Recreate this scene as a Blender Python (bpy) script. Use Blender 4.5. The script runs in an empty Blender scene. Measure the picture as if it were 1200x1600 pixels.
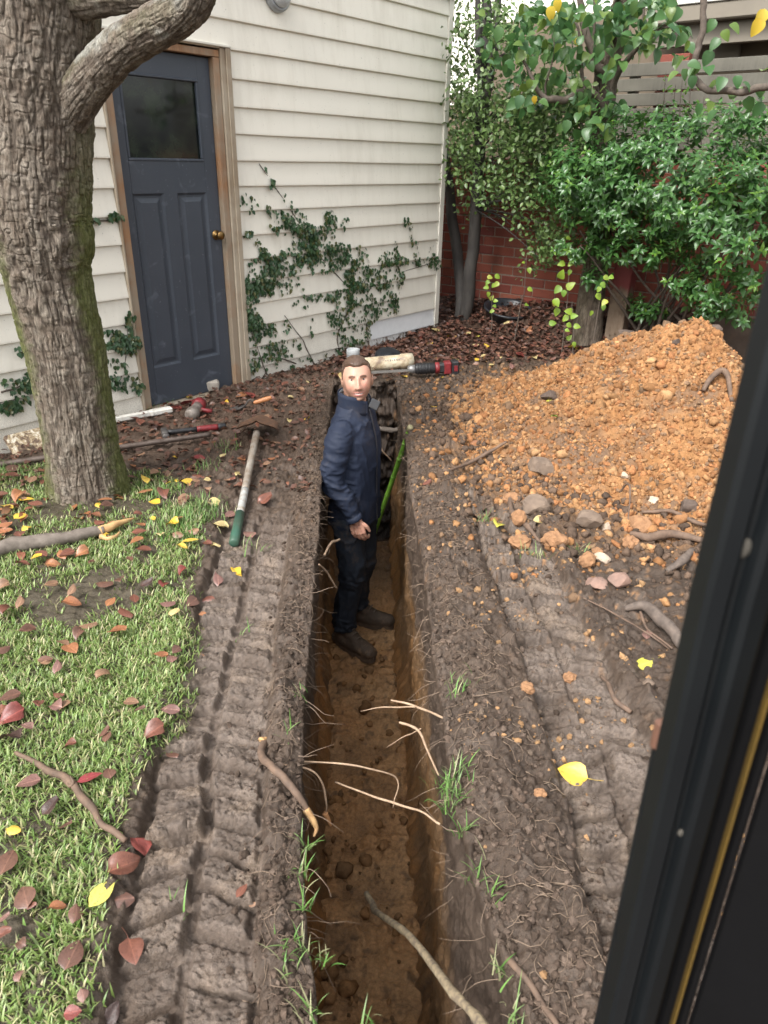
import bpy, bmesh, math, random
import numpy as np
from mathutils import Matrix, Vector
random.seed(7); RNG = np.random.default_rng(7)
scene = bpy.context.scene
COL = scene.collection

# ------------------------------------------------------------------ camera, sky, light, exposure
PITCH, ROLL, CAM_H, FPX = math.radians(26.0), math.radians(1.22), 1.5, 1125.0
CAM = np.array([0.0, 0.0, CAM_H])
FWD = np.array([0, math.cos(PITCH), -math.sin(PITCH)])
_r = np.array([1.0, 0, 0]); _u = np.cross(_r, FWD)
RIGHT = math.cos(ROLL) * _r + math.sin(ROLL) * _u
UP = -math.sin(ROLL) * _r + math.cos(ROLL) * _u
cd = bpy.data.cameras.new('camera'); cam = bpy.data.objects.new('camera', cd); COL.objects.link(cam)
cam.matrix_world = Matrix(((RIGHT[0], UP[0], -FWD[0], CAM[0]), (RIGHT[1], UP[1], -FWD[1], CAM[1]),
                           (RIGHT[2], UP[2], -FWD[2], CAM[2]), (0, 0, 0, 1)))
cd.sensor_fit = 'VERTICAL'; cd.sensor_height = 36.0; cd.sensor_width = 27.0
cd.lens = 36.0 * FPX / 1600.0
cd.clip_start = 0.05; cd.clip_end = 300
cd.dof.use_dof = True; cd.dof.focus_distance = 2.7; cd.dof.aperture_fstop = 5.6
scene.camera = cam

world = bpy.data.worlds.new('World'); scene.world = world; world.use_nodes = True
wn, wl = world.node_tree.nodes, world.node_tree.links
sky = wn.new('ShaderNodeTexSky'); sky.sky_type = 'NISHITA'; sky.sun_disc = False
SUN_EL, SUN_AZ = math.radians(50), math.radians(222)
sky.sun_elevation = SUN_EL; sky.sun_rotation = SUN_AZ
sky.air_density = 1.2; sky.dust_density = 4.0
hsv = wn.new('ShaderNodeHueSaturation'); hsv.inputs['Saturation'].default_value = 0.12
wl.new(sky.outputs[0], hsv.inputs['Color']); wl.new(hsv.outputs[0], wn['Background'].inputs['Color'])
wn['Background'].inputs['Strength'].default_value = 0.15
sd = bpy.data.lights.new('sun', 'SUN'); sd.energy = 1.5; sd.angle = math.radians(18); sd.color = (1, 0.965, 0.92)
sun = bpy.data.objects.new('sun', sd); COL.objects.link(sun)
sdir = Vector((math.sin(SUN_AZ) * math.cos(SUN_EL), math.cos(SUN_AZ) * math.cos(SUN_EL), math.sin(SUN_EL)))
sun.rotation_euler = sdir.to_track_quat('Z', 'Y').to_euler()
scene.view_settings.view_transform = 'Standard'; scene.view_settings.look = 'None'
scene.view_settings.gamma = 1.0; scene.view_settings.use_curve_mapping = False
scene.view_settings.exposure = 1.36
scene.cycles.max_bounces = 6; scene.cycles.diffuse_bounces = 4; scene.cycles.transparent_max_bounces = 8

# ------------------------------------------------------------------ placing helpers
def ray(px, py):
    return FWD + RIGHT * ((px - 600) / FPX) - UP * ((py - 800) / FPX)
def G(px, py, z=0.0):                      # point on the level z seen at a photo pixel
    d = ray(px, py); return CAM + d * ((z - CAM[2]) / d[2])
def AT(px, py, Y):                         # point at distance Y ahead
    d = ray(px, py); return CAM + d * (Y / d[1])
HD = math.radians(39.6)
WR = np.array([-1.114, 5.124, 0.0]); WD = np.array([math.sin(HD), math.cos(HD), 0]); WN = np.array([WD[1], -WD[0], 0])
def W(s, z, off=0.0): return WR + WD * s + WN * off + np.array([0, 0, z])     # shed wall: along, height, out
def WP(px, py, off=0.0):
    r = ray(px, py); P = WR + off * WN; k = ((P - CAM) @ WN) / (r @ WN); p = CAM + k * r
    return (p - WR) @ WD, p[2]
def Q(s, t, z): return WR + WD * s + WN * t + np.array([0, 0, z])             # back of the garden
def QP(px, py, s):
    r = ray(px, py); k = ((WR + s * WD - CAM) @ WD) / (r @ WD); return CAM + k * r
def lerp(a, b, t): return a + (b - a) * t
def sstep(a, b, x):
    t = np.clip((x - a) / (b - a), 0, 1); return t * t * (3 - 2 * t)

# ------------------------------------------------------------------ noise
def _hash(ix, iy, iz, seed):
    h = (ix.astype(np.int64) * 374761393 + iy.astype(np.int64) * 668265263 + iz.astype(np.int64) * 2147483647 + seed * 1274126177) & 0xffffffff
    h = ((h ^ (h >> 13)) * 1274126177) & 0xffffffff
    h = ((h ^ (h >> 16)) * 2246822519) & 0xffffffff
    return ((h ^ (h >> 15)) & 0xffffff) / float(0xffffff)
def vnoise(x, y, z=None, seed=0):
    x = np.asarray(x, float); y = np.asarray(y, float); z = np.zeros_like(x) if z is None else np.asarray(z, float)
    x, y, z = np.broadcast_arrays(x, y, z)
    ix, iy, iz = np.floor(x), np.floor(y), np.floor(z); fx, fy, fz = x - ix, y - iy, z - iz
    fx = fx * fx * fx * (fx * (fx * 6 - 15) + 10); fy = fy * fy * fy * (fy * (fy * 6 - 15) + 10); fz = fz * fz * (3 - 2 * fz)
    r = 0
    flat = not np.any(z)
    for dz in ((0,) if flat else (0, 1)):
        wz = (1 - fz if dz == 0 else fz)
        for dx in (0, 1):
            for dy in (0, 1):
                r = r + _hash(ix + dx, iy + dy, iz + dz, seed) * (fx if dx else 1 - fx) * (fy if dy else 1 - fy) * (1 if flat else wz)
    return r * 2 - 1
def fbm(x, y, z=None, oct=4, seed=0, gain=0.5):
    r = 0; a = 1.0; f = 1.0; tot = 0
    for o in range(oct):
        r = r + a * vnoise(np.asarray(x) * f + 17.3 * o, np.asarray(y) * f - 9.1 * o, None if z is None else np.asarray(z) * f + 3.7 * o, seed + o)
        tot += a; a *= gain; f *= 2.03
    return r / tot
def worley(x, y, seed=0):
    x = np.asarray(x, float); y = np.asarray(y, float)
    ix, iy = np.floor(x), np.floor(y); F1 = np.full(x.shape, 9.0); F2 = np.full(x.shape, 9.0); ID = np.zeros(x.shape)
    zz = np.zeros_like(ix)
    for dx in (-1, 0, 1):
        for dy in (-1, 0, 1):
            cx, cy = ix + dx, iy + dy
            d = np.hypot(cx + _hash(cx, cy, zz, seed) - x, cy + _hash(cx, cy, zz, seed + 5) - y)
            ID = np.where(d < F1, _hash(cx, cy, zz, seed + 9), ID)
            F2 = np.where(d < F1, F1, np.minimum(F2, d)); F1 = np.minimum(F1, d)
    return F1, F2, ID

# ------------------------------------------------------------------ objects
LOC = {}
def tag(o, label=None, cat=None, group=None, kind=None):
    if label: o['label'] = label
    if cat: o['category'] = cat
    if group: o['group'] = group
    if kind: o['kind'] = kind
    return o
def thing(name, loc, label, cat, group=None):
    o = bpy.data.objects.new(name, None); COL.objects.link(o); o.empty_display_size = 0.1
    o.location = Vector([float(c) for c in loc]); LOC[o] = np.array(loc, float)
    return tag(o, label, cat, group)
def link(name, me, parent=None, M=None):
    o = bpy.data.objects.new(name, me); COL.objects.link(o)
    if parent is not None:
        o.parent = parent
        base = LOC.get(parent, np.zeros(3))
        if M is None: pass
        else: o.matrix_basis = Matrix.Translation(Vector(-base)) @ M
        LOC[o] = base
    elif M is not None: o.matrix_basis = M
    return o
def mesh(name, verts, faces, mat=None, smooth=False, col=None, mi=None, mats=None):
    verts = np.asarray(verts, np.float32)
    me = bpy.data.meshes.new(name)
    if isinstance(faces, np.ndarray) and faces.ndim == 2:
        n, k = faces.shape
        me.vertices.add(len(verts)); me.vertices.foreach_set('co', verts.ravel())
        me.loops.add(n * k); me.loops.foreach_set('vertex_index', faces.astype(np.int32).ravel())
        me.polygons.add(n); me.polygons.foreach_set('loop_start', np.arange(0, n * k, k, dtype=np.int32))
        me.update(calc_edges=True)
    else:
        me.from_pydata([tuple(map(float, v)) for v in verts], [], [tuple(int(i) for i in f) for f in faces])
    for m in (mats or ([mat] if mat else [])): me.materials.append(m)
    if mi is not None: me.polygons.foreach_set('material_index', np.asarray(mi, np.int32))
    me.polygons.foreach_set('use_smooth', np.full(len(me.polygons), bool(smooth)))
    if col is not None:
        a = me.color_attributes.new('Col', 'FLOAT_COLOR', 'POINT')
        c = np.ones((len(verts), 4), np.float32); c[:, :col.shape[1]] = col; a.data.foreach_set('color', c.ravel())
    me.validate(); me.update()
    return me
def obj(name, verts, faces, mat=None, parent=None, smooth=False, col=None, **kw):
    verts = np.asarray(verts, float)
    if parent is not None: verts = verts - LOC.get(parent, np.zeros(3))
    return link(name, mesh(name, verts, faces, mat, smooth, col, **kw), parent)
class MB:
    def __init__(s): s.v = []; s.f = []; s.n = 0; s.c = []
    def add(s, v, f, c=None):
        v = np.asarray(v, float); s.v.append(v); s.f += [tuple(i + s.n for i in q) for q in f]; s.n += len(v)
        s.c.append(np.tile(np.array(c if c is not None else (1, 1, 1, 1.0)), (len(v), 1)))
        return s
    def build(s, name, mat, parent=None, smooth=False, usecol=False, **kw):
        return obj(name, np.vstack(s.v), s.f, mat, parent, smooth, np.vstack(s.c) if usecol else None, **kw)
def box(c, ax, hs, bev=0.0):                # chamfered box: centre, 3 axes, half sizes
    c = np.asarray(c, float); A = np.array(ax, float); b = min(bev, 0.49 * min(hs) * 2)
    if b <= 0:
        v = np.array([[x, y, z] for x in (-1, 1) for y in (-1, 1) for z in (-1, 1)], float) * hs
        f = [(0, 1, 3, 2), (4, 6, 7, 5), (0, 4, 5, 1), (2, 3, 7, 6), (0, 2, 6, 4), (1, 5, 7, 3)]
        return c + v @ A, (f if np.linalg.det(A) > 0 else [q[::-1] for q in f])
    v = []; idx = {}
    for sx in (-1, 1):
        for sy in (-1, 1):
            for sz in (-1, 1):
                for k in range(3):
                    p = np.array([sx * hs[0], sy * hs[1], sz * hs[2]], float)
                    for j in range(3):
                        if j != k: p[j] -= b * (sx, sy, sz)[j]
                    idx[(sx, sy, sz, k)] = len(v); v.append(p)
    f = []
    for k in range(3):
        for sg in (-1, 1):
            o = [j for j in range(3) if j != k]; ring = []
            for a, bb in ((-1, -1), (1, -1), (1, 1), (-1, 1)):
                s = [0, 0, 0]; s[k] = sg; s[o[0]] = a; s[o[1]] = bb; ring.append(idx[(*s, k)])
            f.append(tuple(ring))
    for k in range(3):                      # edges along axis k
        o = [j for j in range(3) if j != k]
        for a in (-1, 1):
            for bb in (-1, 1):
                q = []
                for sg, kk in ((-1, o[0]), (1, o[0]), (1, o[1]), (-1, o[1])):
                    s = [0, 0, 0]; s[k] = sg; s[o[0]] = a; s[o[1]] = bb; q.append(idx[(*s, kk)])
                f.append(tuple(q))
    for sx in (-1, 1):
        for sy in (-1, 1):
            for sz in (-1, 1): f.append(tuple(idx[(sx, sy, sz, k)] for k in range(3)))
    v = np.array(v)
    f = orient(v, f)
    return c + v @ A, (f if np.linalg.det(A) > 0 else [q[::-1] for q in f])
def orient(v, f):
    out = []
    for q in f:
        p = v[list(q)]; n = np.cross(p[1] - p[0], p[2] - p[0])
        out.append(q if n @ p.mean(0) > 0 else q[::-1])
    return out
XYZ = np.eye(3)
WAX = np.array([WD, WN, [0, 0, 1]])         # axes of the shed wall: along, out, up
def wbox(s0, s1, o0, o1, z0, z1, bev=0.0):
    return box(W((s0 + s1) / 2, (z0 + z1) / 2, (o0 + o1) / 2), WAX, ((s1 - s0) / 2, (o1 - o0) / 2, (z1 - z0) / 2), bev)
def qbox(s0, s1, t0, t1, z0, z1, bev=0.0):
    return box(Q((s0 + s1) / 2, (t0 + t1) / 2, (z0 + z1) / 2), WAX, ((s1 - s0) / 2, (t1 - t0) / 2, (z1 - z0) / 2), bev)
def spline(pts, n):
    pts = np.asarray(pts, float); k = len(pts)
    if k == 2: return pts[0] + np.linspace(0, 1, n)[:, None] * (pts[1] - pts[0])
    P = np.vstack([2 * pts[0] - pts[1], pts, 2 * pts[-1] - pts[-2]])
    u = np.linspace(0, k - 1 - 1e-9, n); i = np.floor(u).astype(int); t = (u - i)[:, None]
    p0, p1, p2, p3 = P[i], P[i + 1], P[i + 2], P[i + 3]
    return 0.5 * ((2 * p1) + (-p0 + p2) * t + (2 * p0 - 5 * p1 + 4 * p2 - p3) * t * t + (-p0 + 3 * p1 - 3 * p2 + p3) * t ** 3)
def frames(P):
    T = np.gradient(P, axis=0); T /= np.linalg.norm(T, axis=1)[:, None] + 1e-12
    a = np.array([0, 0, 1.0]) if abs(T[0][2]) < 0.8 else np.array([1.0, 0, 0])
    N = np.zeros_like(P); n = a - T[0] * (a @ T[0]); n /= np.linalg.norm(n); N[0] = n
    for i in range(1, len(P)):
        n = N[i - 1] - T[i] * (N[i - 1] @ T[i]); N[i] = n / (np.linalg.norm(n) + 1e-12)
    return T, N, np.cross(T, N)
def tube(pts, radii, sides=8, n=None, rough=0.0, freq=20.0, seed=0, caps=True, wob=0.0):
    """swept tube; returns verts, faces"""
    n = n or len(pts)
    P = spline(pts, n); r = np.interp(np.linspace(0, 1, n), np.linspace(0, 1, len(radii)), radii)
    if wob:
        u = np.arange(n) * 0.17; P = P + wob * np.stack([vnoise(u, u * 0 + seed, seed=seed), vnoise(u, u * 0 + seed + 3, seed=seed + 1), vnoise(u, u * 0 + seed + 7, seed=seed + 2)], 1)
    T, N, B = frames(P)
    a = np.linspace(0, 2 * math.pi, sides, endpoint=False)
    V = P[:, None, :] + r[:, None, None] * (np.cos(a)[None, :, None] * N[:, None, :] + np.sin(a)[None, :, None] * B[:, None, :])
    if rough:
        k = fbm(V[..., 0] * freq, V[..., 1] * freq, V[..., 2] * freq, oct=2, seed=seed)
        D = V - P[:, None, :]; V = P[:, None, :] + D * (1 + rough * k[..., None])
    V = V.reshape(-1, 3)
    f = []
    for i in range(n - 1):
        for j in range(sides):
            k = (j + 1) % sides; f.append((i * sides + j, i * sides + k, (i + 1) * sides + k, (i + 1) * sides + j))
    if caps: f.append(tuple(range(sides))[::-1]); f.append(tuple((n - 1) * sides + j for j in range(sides)))
    return V, f
def lathe(prof, base, axis, sides=20):
    axis = np.asarray(axis, float); axis /= np.linalg.norm(axis)
    a = np.array([0, 0, 1.0]) if abs(axis[2]) < 0.8 else np.array([1.0, 0, 0])
    n = np.cross(axis, a); n /= np.linalg.norm(n); b = np.cross(axis, n)
    an = np.linspace(0, 2 * math.pi, sides, endpoint=False)
    V = np.array([np.asarray(base) + axis * h + r * (math.cos(q) * n + math.sin(q) * b) for r, h in prof for q in an])
    f = []
    for i in range(len(prof) - 1):
        for j in range(sides):
            k = (j + 1) % sides; f.append((i * sides + j, i * sides + k, (i + 1) * sides + k, (i + 1) * sides + j))
    f.append(tuple(range(sides))[::-1]); f.append(tuple((len(prof) - 1) * sides + j for j in range(sides)))
    return V, f
_bm = bmesh.new(); bmesh.ops.create_icosphere(_bm, subdivisions=2, radius=1); _bm.verts.ensure_lookup_table()
ICO2 = (np.array([v.co[:] for v in _bm.verts]), [tuple(v.index for v in q.verts) for q in _bm.faces]); _bm.free()
_bm = bmesh.new(); bmesh.ops.create_icosphere(_bm, subdivisions=1, radius=1); _bm.verts.ensure_lookup_table()
ICO1 = (np.array([v.co[:] for v in _bm.verts]), [tuple(v.index for v in q.verts) for q in _bm.faces]); _bm.free()
_bm = bmesh.new(); bmesh.ops.create_icosphere(_bm, subdivisions=3, radius=1); _bm.verts.ensure_lookup_table()
ICO3 = (np.array([v.co[:] for v in _bm.verts]), [tuple(v.index for v in q.verts) for q in _bm.faces]); _bm.free()
def rot_to(z, spin=0.0):
    """3x3, columns x,y,z with the given z axis"""
    z = np.asarray(z, float); z = z / np.linalg.norm(z)
    a = np.array([math.cos(spin), math.sin(spin), 0.0]) if abs(z[2]) > 0.3 else np.array([0, 0, 1.0]) * math.cos(spin) + np.cross(z, [0, 0, 1.0]) * math.sin(spin)
    x = a - z * (a @ z); x /= np.linalg.norm(x); return np.stack([x, np.cross(z, x), z], 1)
def M4(R, p, s=1.0):
    m = Matrix.Identity(4)
    for i in range(3):
        for j in range(3): m[i][j] = float(R[i][j] * s)
        m[i][3] = float(p[i])
    return m
def rand_rot(n, rng=RNG):
    q = rng.normal(size=(n, 4)); q /= np.linalg.norm(q, axis=1)[:, None]; w, x, y, z = q.T
    return np.stack([np.stack([1 - 2 * (y * y + z * z), 2 * (x * y - z * w), 2 * (x * z + y * w)], 1),
                     np.stack([2 * (x * y + z * w), 1 - 2 * (x * x + z * z), 2 * (y * z - x * w)], 1),
                     np.stack([2 * (x * z - y * w), 2 * (y * z + x * w), 1 - 2 * (x * x + y * y)], 1)], 1)
def stamp(tmpl, Rm, pos, scale):
    """many copies of a template in one array mesh"""
    v, f = tmpl; v = np.asarray(v); N = len(pos); scale = np.asarray(scale)
    if scale.ndim == 1: scale = scale[:, None].repeat(3, 1)
    X = np.einsum('nij,nvj->nvi', Rm, v[None] * scale[:, None, :]) + pos[:, None, :]
    k = len(v); F = np.asarray(f)
    return X.reshape(-1, 3), (F[None] + (np.arange(N) * k)[:, None, None]).reshape(-1, F.shape[1])

# ------------------------------------------------------------------ materials
class NT:
    def __init__(s, name):
        s.m = bpy.data.materials.new(name); s.m.use_nodes = True; s.t = s.m.node_tree; s.b = s.t.nodes['Principled BSDF']
    def n(s, typ, **kw):
        nd = s.t.nodes.new(typ)
        for k, v in kw.items():
            if k in nd.inputs.keys() if hasattr(nd.inputs, 'keys') else False: s.set(nd.inputs[k], v)
            else: setattr(nd, k, v)
        return nd
    def set(s, sock, v):
        if isinstance(v, bpy.types.NodeSocket): s.t.links.new(v, sock)
        else: sock.default_value = v
    def noise(s, scale, detail=4, rough=0.55, vec=None, dist=0.0):
        nd = s.n('ShaderNodeTexNoise'); nd.inputs['Scale'].default_value = scale; nd.inputs['Detail'].default_value = detail
        nd.inputs['Roughness'].default_value = rough; nd.inputs['Distortion'].default_value = dist
        if vec is not None: s.t.links.new(vec, nd.inputs['Vector'])
        return nd.outputs['Fac']
    def coord(s, kind='Object', scale=(1, 1, 1)):
        tc = s.n('ShaderNodeTexCoord')
        if scale == (1, 1, 1): return tc.outputs[kind]
        mp = s.n('ShaderNodeMapping'); mp.inputs['Scale'].default_value = scale; s.t.links.new(tc.outputs[kind], mp.inputs['Vector']); return mp.outputs[0]
    def pos(s): return s.n('ShaderNodeNewGeometry').outputs['Position']
    def ramp(s, fac, stops):
        nd = s.n('ShaderNodeValToRGB'); e = nd.color_ramp.elements
        while len(e) < len(stops): e.new(0.5)
        for el, (p, c) in zip(e, stops): el.position = p; el.color = (*c, 1) if len(c) == 3 else c
        s.t.links.new(fac, nd.inputs['Fac']); return nd.outputs['Color']
    def mix(s, fac, a, b, mode='MIX'):
        nd = s.n('ShaderNodeMix'); nd.data_type = 'RGBA'; nd.blend_type = mode
        for i, v in ((0, fac), (6, a), (7, b)):
            if isinstance(v, tuple) and len(v) == 3: v = (*v, 1)
            s.set(nd.inputs[i], v)
        return nd.outputs[2]
    def math(s, op, a, b=0.0, clamp=False):
        nd = s.n('ShaderNodeMath'); nd.operation = op; nd.use_clamp = clamp; s.set(nd.inputs[0], a); s.set(nd.inputs[1], b); return nd.outputs[0]
    def attr(s, name='Col'): nd = s.n('ShaderNodeAttribute'); nd.attribute_name = name; return nd
    def out(s, col=None, rough=None, bump=None, bs=0.3, bd=0.01, metal=None, spec=None):
        if col is not None: s.set(s.b.inputs['Base Color'], (*col, 1) if isinstance(col, tuple) and len(col) == 3 else col)
        if rough is not None: s.set(s.b.inputs['Roughness'], rough)
        if metal is not None: s.b.inputs['Metallic'].default_value = metal
        if spec is not None: s.b.inputs['Specular IOR Level'].default_value = spec
        if bump is not None:
            nd = s.n('ShaderNodeBump'); nd.inputs['Strength'].default_value = bs; nd.inputs['Distance'].default_value = bd
            s.t.links.new(bump, nd.inputs['Height']); s.t.links.new(nd.outputs[0], s.b.inputs['Normal'])
        return s.m
def simple(name, c1, c2=None, scale=20, rough=0.6, metal=0.0, bs=0.2, bd=0.003, spec=0.5, detail=5, stretch=(1, 1, 1)):
    t = NT(name); v = t.coord('Object', stretch); f = t.noise(scale, detail, 0.6, v)
    c2 = c2 or tuple(x * 0.75 for x in c1)
    return t.out(t.ramp(f, [(0.3, c2), (0.7, c1)]), rough, f, bs, bd, metal, spec)
def leafmat(name, cols, rough=0.4, trans=0.3, spec=0.5, bs=0.25, spots=None, unit=False):
    t = NT(name); g = t.n('ShaderNodeNewGeometry'); oi = t.n('ShaderNodeObjectInfo')
    fr = t.math('FRACT', t.math('ADD', g.outputs['Random Per Island'], oi.outputs['Random']))
    n = len(cols); c = t.ramp(fr, [((i + 0.5) / n, k) for i, k in enumerate(cols)])
    nz = t.noise(6 if unit else 60, 5, 0.65, t.coord('Object'))
    c = t.mix(t.math('MULTIPLY', nz, 0.35), c, tuple(0.45 * x for x in cols[0]), 'MIX')
    if unit:
        sx_ = t.n('ShaderNodeSeparateXYZ'); t.t.links.new(t.coord('Object'), sx_.inputs[0]); ax_ = t.math('ABSOLUTE', sx_.outputs[0])
        vein = t.math('SINE', t.math('MULTIPLY', t.math('SUBTRACT', sx_.outputs[1], t.math('MULTIPLY', ax_, 0.8)), 48.0))
        c = t.mix(t.ramp(vein, [(0.80, (0, 0, 0)), (1.0, (0.22, 0.22, 0.22))]), c, tuple(min(0.9, 1.7 * x) for x in cols[0])); c = t.mix(t.ramp(ax_, [(0.012, (0.6, 0.6, 0.6)), (0.03, (0, 0, 0))]), c, tuple(min(0.9, 1.6 * x) for x in cols[0]))
        wn3 = t.noise(2.2, 4, 0.6, t.coord('Object')); c = t.mix(t.ramp(wn3, [(0.42, (0, 0, 0)), (0.70, (0.6, 0.6, 0.6))]), c, tuple(0.5 * x for x in cols[-1]))
    if spots is not None:
        nz2 = t.noise(16 if unit else 140, 4, 0.65, t.coord('Object')); c = t.mix(t.ramp(nz2, [(0.56, (0, 0, 0)), (0.66, (0.85, 0.85, 0.85))]), c, spots)
    t.out(c, rough, nz, bs, 0.002, spec=spec)
    if trans:
        tr = t.n('ShaderNodeBsdfTranslucent'); t.set(tr.inputs['Color'], c); mx = t.n('ShaderNodeMixShader'); mx.inputs[0].default_value = trans
        out = t.t.nodes['Material Output']; t.t.links.new(t.b.outputs[0], mx.inputs[1]); t.t.links.new(tr.outputs[0], mx.inputs[2]); t.t.links.new(mx.outputs[0], out.inputs['Surface'])
    return t.m
def colmat(name, rough=0.85, spec=0.3, n1=60, n2=320, bs=0.5, bd=0.006, amt=0.55, rough_attr=False, metal=0.0):
    """vertex attribute colour times fine grain"""
    t = NT(name); a = t.attr('Col'); p = t.pos(); f1 = t.noise(n1, 6, 0.65, p); f2 = t.noise(n2, 3, 0.6, p)
    f = t.math('ADD', t.math('MULTIPLY', f1, 0.6), t.math('MULTIPLY', f2, 0.4))
    g = t.ramp(f, [(0.28, (1 - amt,) * 3), (0.72, (1 + amt * 0.7,) * 3)])
    c = t.mix(1.0, a.outputs['Color'], g, 'MULTIPLY')
    r = rough
    if rough_attr: r = t.math('ADD', t.math('MULTIPLY', a.outputs['Alpha'], 0.6), t.math('MULTIPLY', f1, 0.35))
    return t.out(c, r, f, bs, bd, metal, spec)
# ------------------------------------------------------------------ the ground: one sheet, with the trench dug into it
LRIM = np.array([(-2, 0.02), (0.5, -0.05), (0.83, -0.104), (0.94, -0.127), (1.08, -0.155), (1.25, -0.189), (1.46, -0.215), (1.72, -0.238), (2.05, -0.255), (2.48, -0.268), (3.06, -0.303), (3.7, -0.338), (4.6, -0.37), (5.4, -0.40)])
RRIM = np.array([(-2, 0.30), (0.5, 0.27), (0.82, 0.295), (1.0, 0.255), (1.17, 0.225), (1.37, 0.198), (1.6, 0.187), (1.86, 0.185), (2.26, 0.17), (2.7, 0.155), (3.38, 0.129), (4.15, 0.112), (5.1, 0.07), (5.4, 0.05)])
def xl(y): return np.interp(y, LRIM[:, 0], LRIM[:, 1]) + 0.014 * fbm(np.asarray(y) * 3.1, 0 * np.asarray(y) + 1.5, oct=4, seed=3)
def xr(y): return np.interp(y, RRIM[:, 0], RRIM[:, 1]) + 0.014 * fbm(np.asarray(y) * 3.1, 0 * np.asarray(y) + 8.5, oct=4, seed=4)
TEND = 5.27
def depth(y):
    y = np.asarray(y, float); return 1.2 * (1 - sstep(TEND - 0.22, TEND + 0.02, y) ** 1.2)
GE = np.array([(-3, -0.45), (0.8, -0.535), (1.01, -0.608), (1.19, -0.62), (1.36, -0.655), (1.57, -0.635), (1.77, -0.56), (2.04, -0.61), (2.46, -0.76), (3.04, -0.815), (3.3, -1.0), (3.55, -1.2), (3.7, -2.4), (4, -4.0), (8, -9)])
def lawn_w(x, y):
    e = np.interp(y, GE[:, 0], GE[:, 1]); e = e + 0.06 * fbm(x * 5, y * 5, oct=3, seed=11)
    return sstep(0.05, -0.09, x - e)
LTC = np.array([(-1, -0.27), (0.5, -0.335), (1.0, -0.405), (1.46, -0.47), (2.04, -0.52), (2.67, -0.565), (3.3, -0.60)])
RTC = np.array([(-1, 0.55), (1.2, 0.64), (1.6, 0.655), (2.08, 0.63), (2.67, 0.585), (3.4, 0.55)])
def track(x, y, C, side, ymax):
    """rubber track print: u across in -1..1; returns (weight, height)"""
    c = np.interp(y, C[:, 0], C[:, 1]); w = 0.155
    u = (x - c) / w + 0.12 * fbm(x * 6, y * 6, oct=2, seed=20 + side)
    wt = sstep(1.06, 0.86, np.abs(u)) * sstep(ymax, ymax - 0.6, y)
    left = u < 0
    ph = y / 0.098 + np.where(left, 0.0, 0.5) + np.abs(u) * 0.42 + 0.26 * fbm(x * 5, y * 5, oct=3, seed=30 + side)
    k = ph - np.floor(ph)
    amp = 0.85 + 0.6 * fbm(np.floor(ph) * 3.7, left * 5.0, seed=33)
    bar = sstep(0.0, 0.10, k) * (1 - 0.35 * k) * sstep(1.0, 0.80, k) * sstep(0.04, 0.14, np.abs(u)) * sstep(1.0, 0.82, np.abs(u)) * amp
    ridge = 0.5 * sstep(0.16, 0.03, np.abs(u + 0.02))
    wear = sstep(-0.35, 0.25, fbm(x * 2.3, y * 2.3, oct=3, seed=36 + side))
    f1, f2, _ = worley(x * 38 + 0.5 * fbm(x * 30, y * 30, seed=41), y * 38, seed=40)
    crack = sstep(0.07, 0.0, f2 - f1) * bar
    h = -0.052 + (0.074 * bar + 0.034 * ridge) * (0.45 + 0.55 * wear) - 0.018 * crack
    berm = 0.030 * np.exp(-((np.abs(u) - 1.22) / 0.22) ** 2) * (0.6 + 0.8 * fbm(x * 9, y * 9, oct=2, seed=44)) * sstep(ymax, ymax - 0.6, y)
    return wt, h, berm, bar
def st(x, y):
    ax, ay = x - WR[0], y - WR[1]; return ax * WD[0] + ay * WD[1], ax * WN[0] + ay * WN[1]
def base_h(x, y):
    s, t = st(x, y)
    front = sstep(-0.6, 0.2, t + 0.35)
    b = 0.065 * sstep(0.7, 2.46, s) + (0.16 + 0.085 * np.clip(t, 0, 2.2)) * sstep(2.35, 3.15, s) - 0.04 * sstep(0.2, -1.7, s)
    b = np.where(s > 3.3, np.minimum(b, 0.3), b)
    return b + 0.02 * fbm(x * 0.9, y * 0.9, oct=2, seed=50) * sstep(9, 6, np.hypot(x, y))
HC = np.array([1.85, 4.35])
def heap_r(x, y):
    dx, dy = x - HC[0], y - HC[1]
    a = np.arctan2(dy, dx)
    rx = np.where(dx < 0, 1.46, 0.66); ry = np.where(dy < 0, 1.66, 1.2)
    r = np.hypot(dx / rx, dy / ry)
    return r * (1 + 0.10 * fbm(np.cos(a) * 2.2, np.sin(a) * 2.2, oct=3, seed=60))
def heap_top(x, y):
    r = heap_r(x, y)
    h = np.where(r < 1, 0.74 * np.clip(1 - r, 0, 1) ** 1.14, 0.5 * (1 - r))
    h = np.where(r < 0.12, 0.74 * 0.88 ** 1.14 + (0.12 - r) * 0.2, h)
    w = sstep(1.0, 0.7, r)
    h = h + w * (0.05 * fbm(x * 2.2, y * 2.2, oct=3, seed=61) + 0.035 * np.exp(-(((x - 1.42) / 0.16) ** 2 + ((y - 4.75) / 0.16) ** 2)) - 0.06 * np.exp(-(((x - 1.25) / 0.26) ** 2 + ((y - 4.25) / 0.22) ** 2)))
    return h
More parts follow.
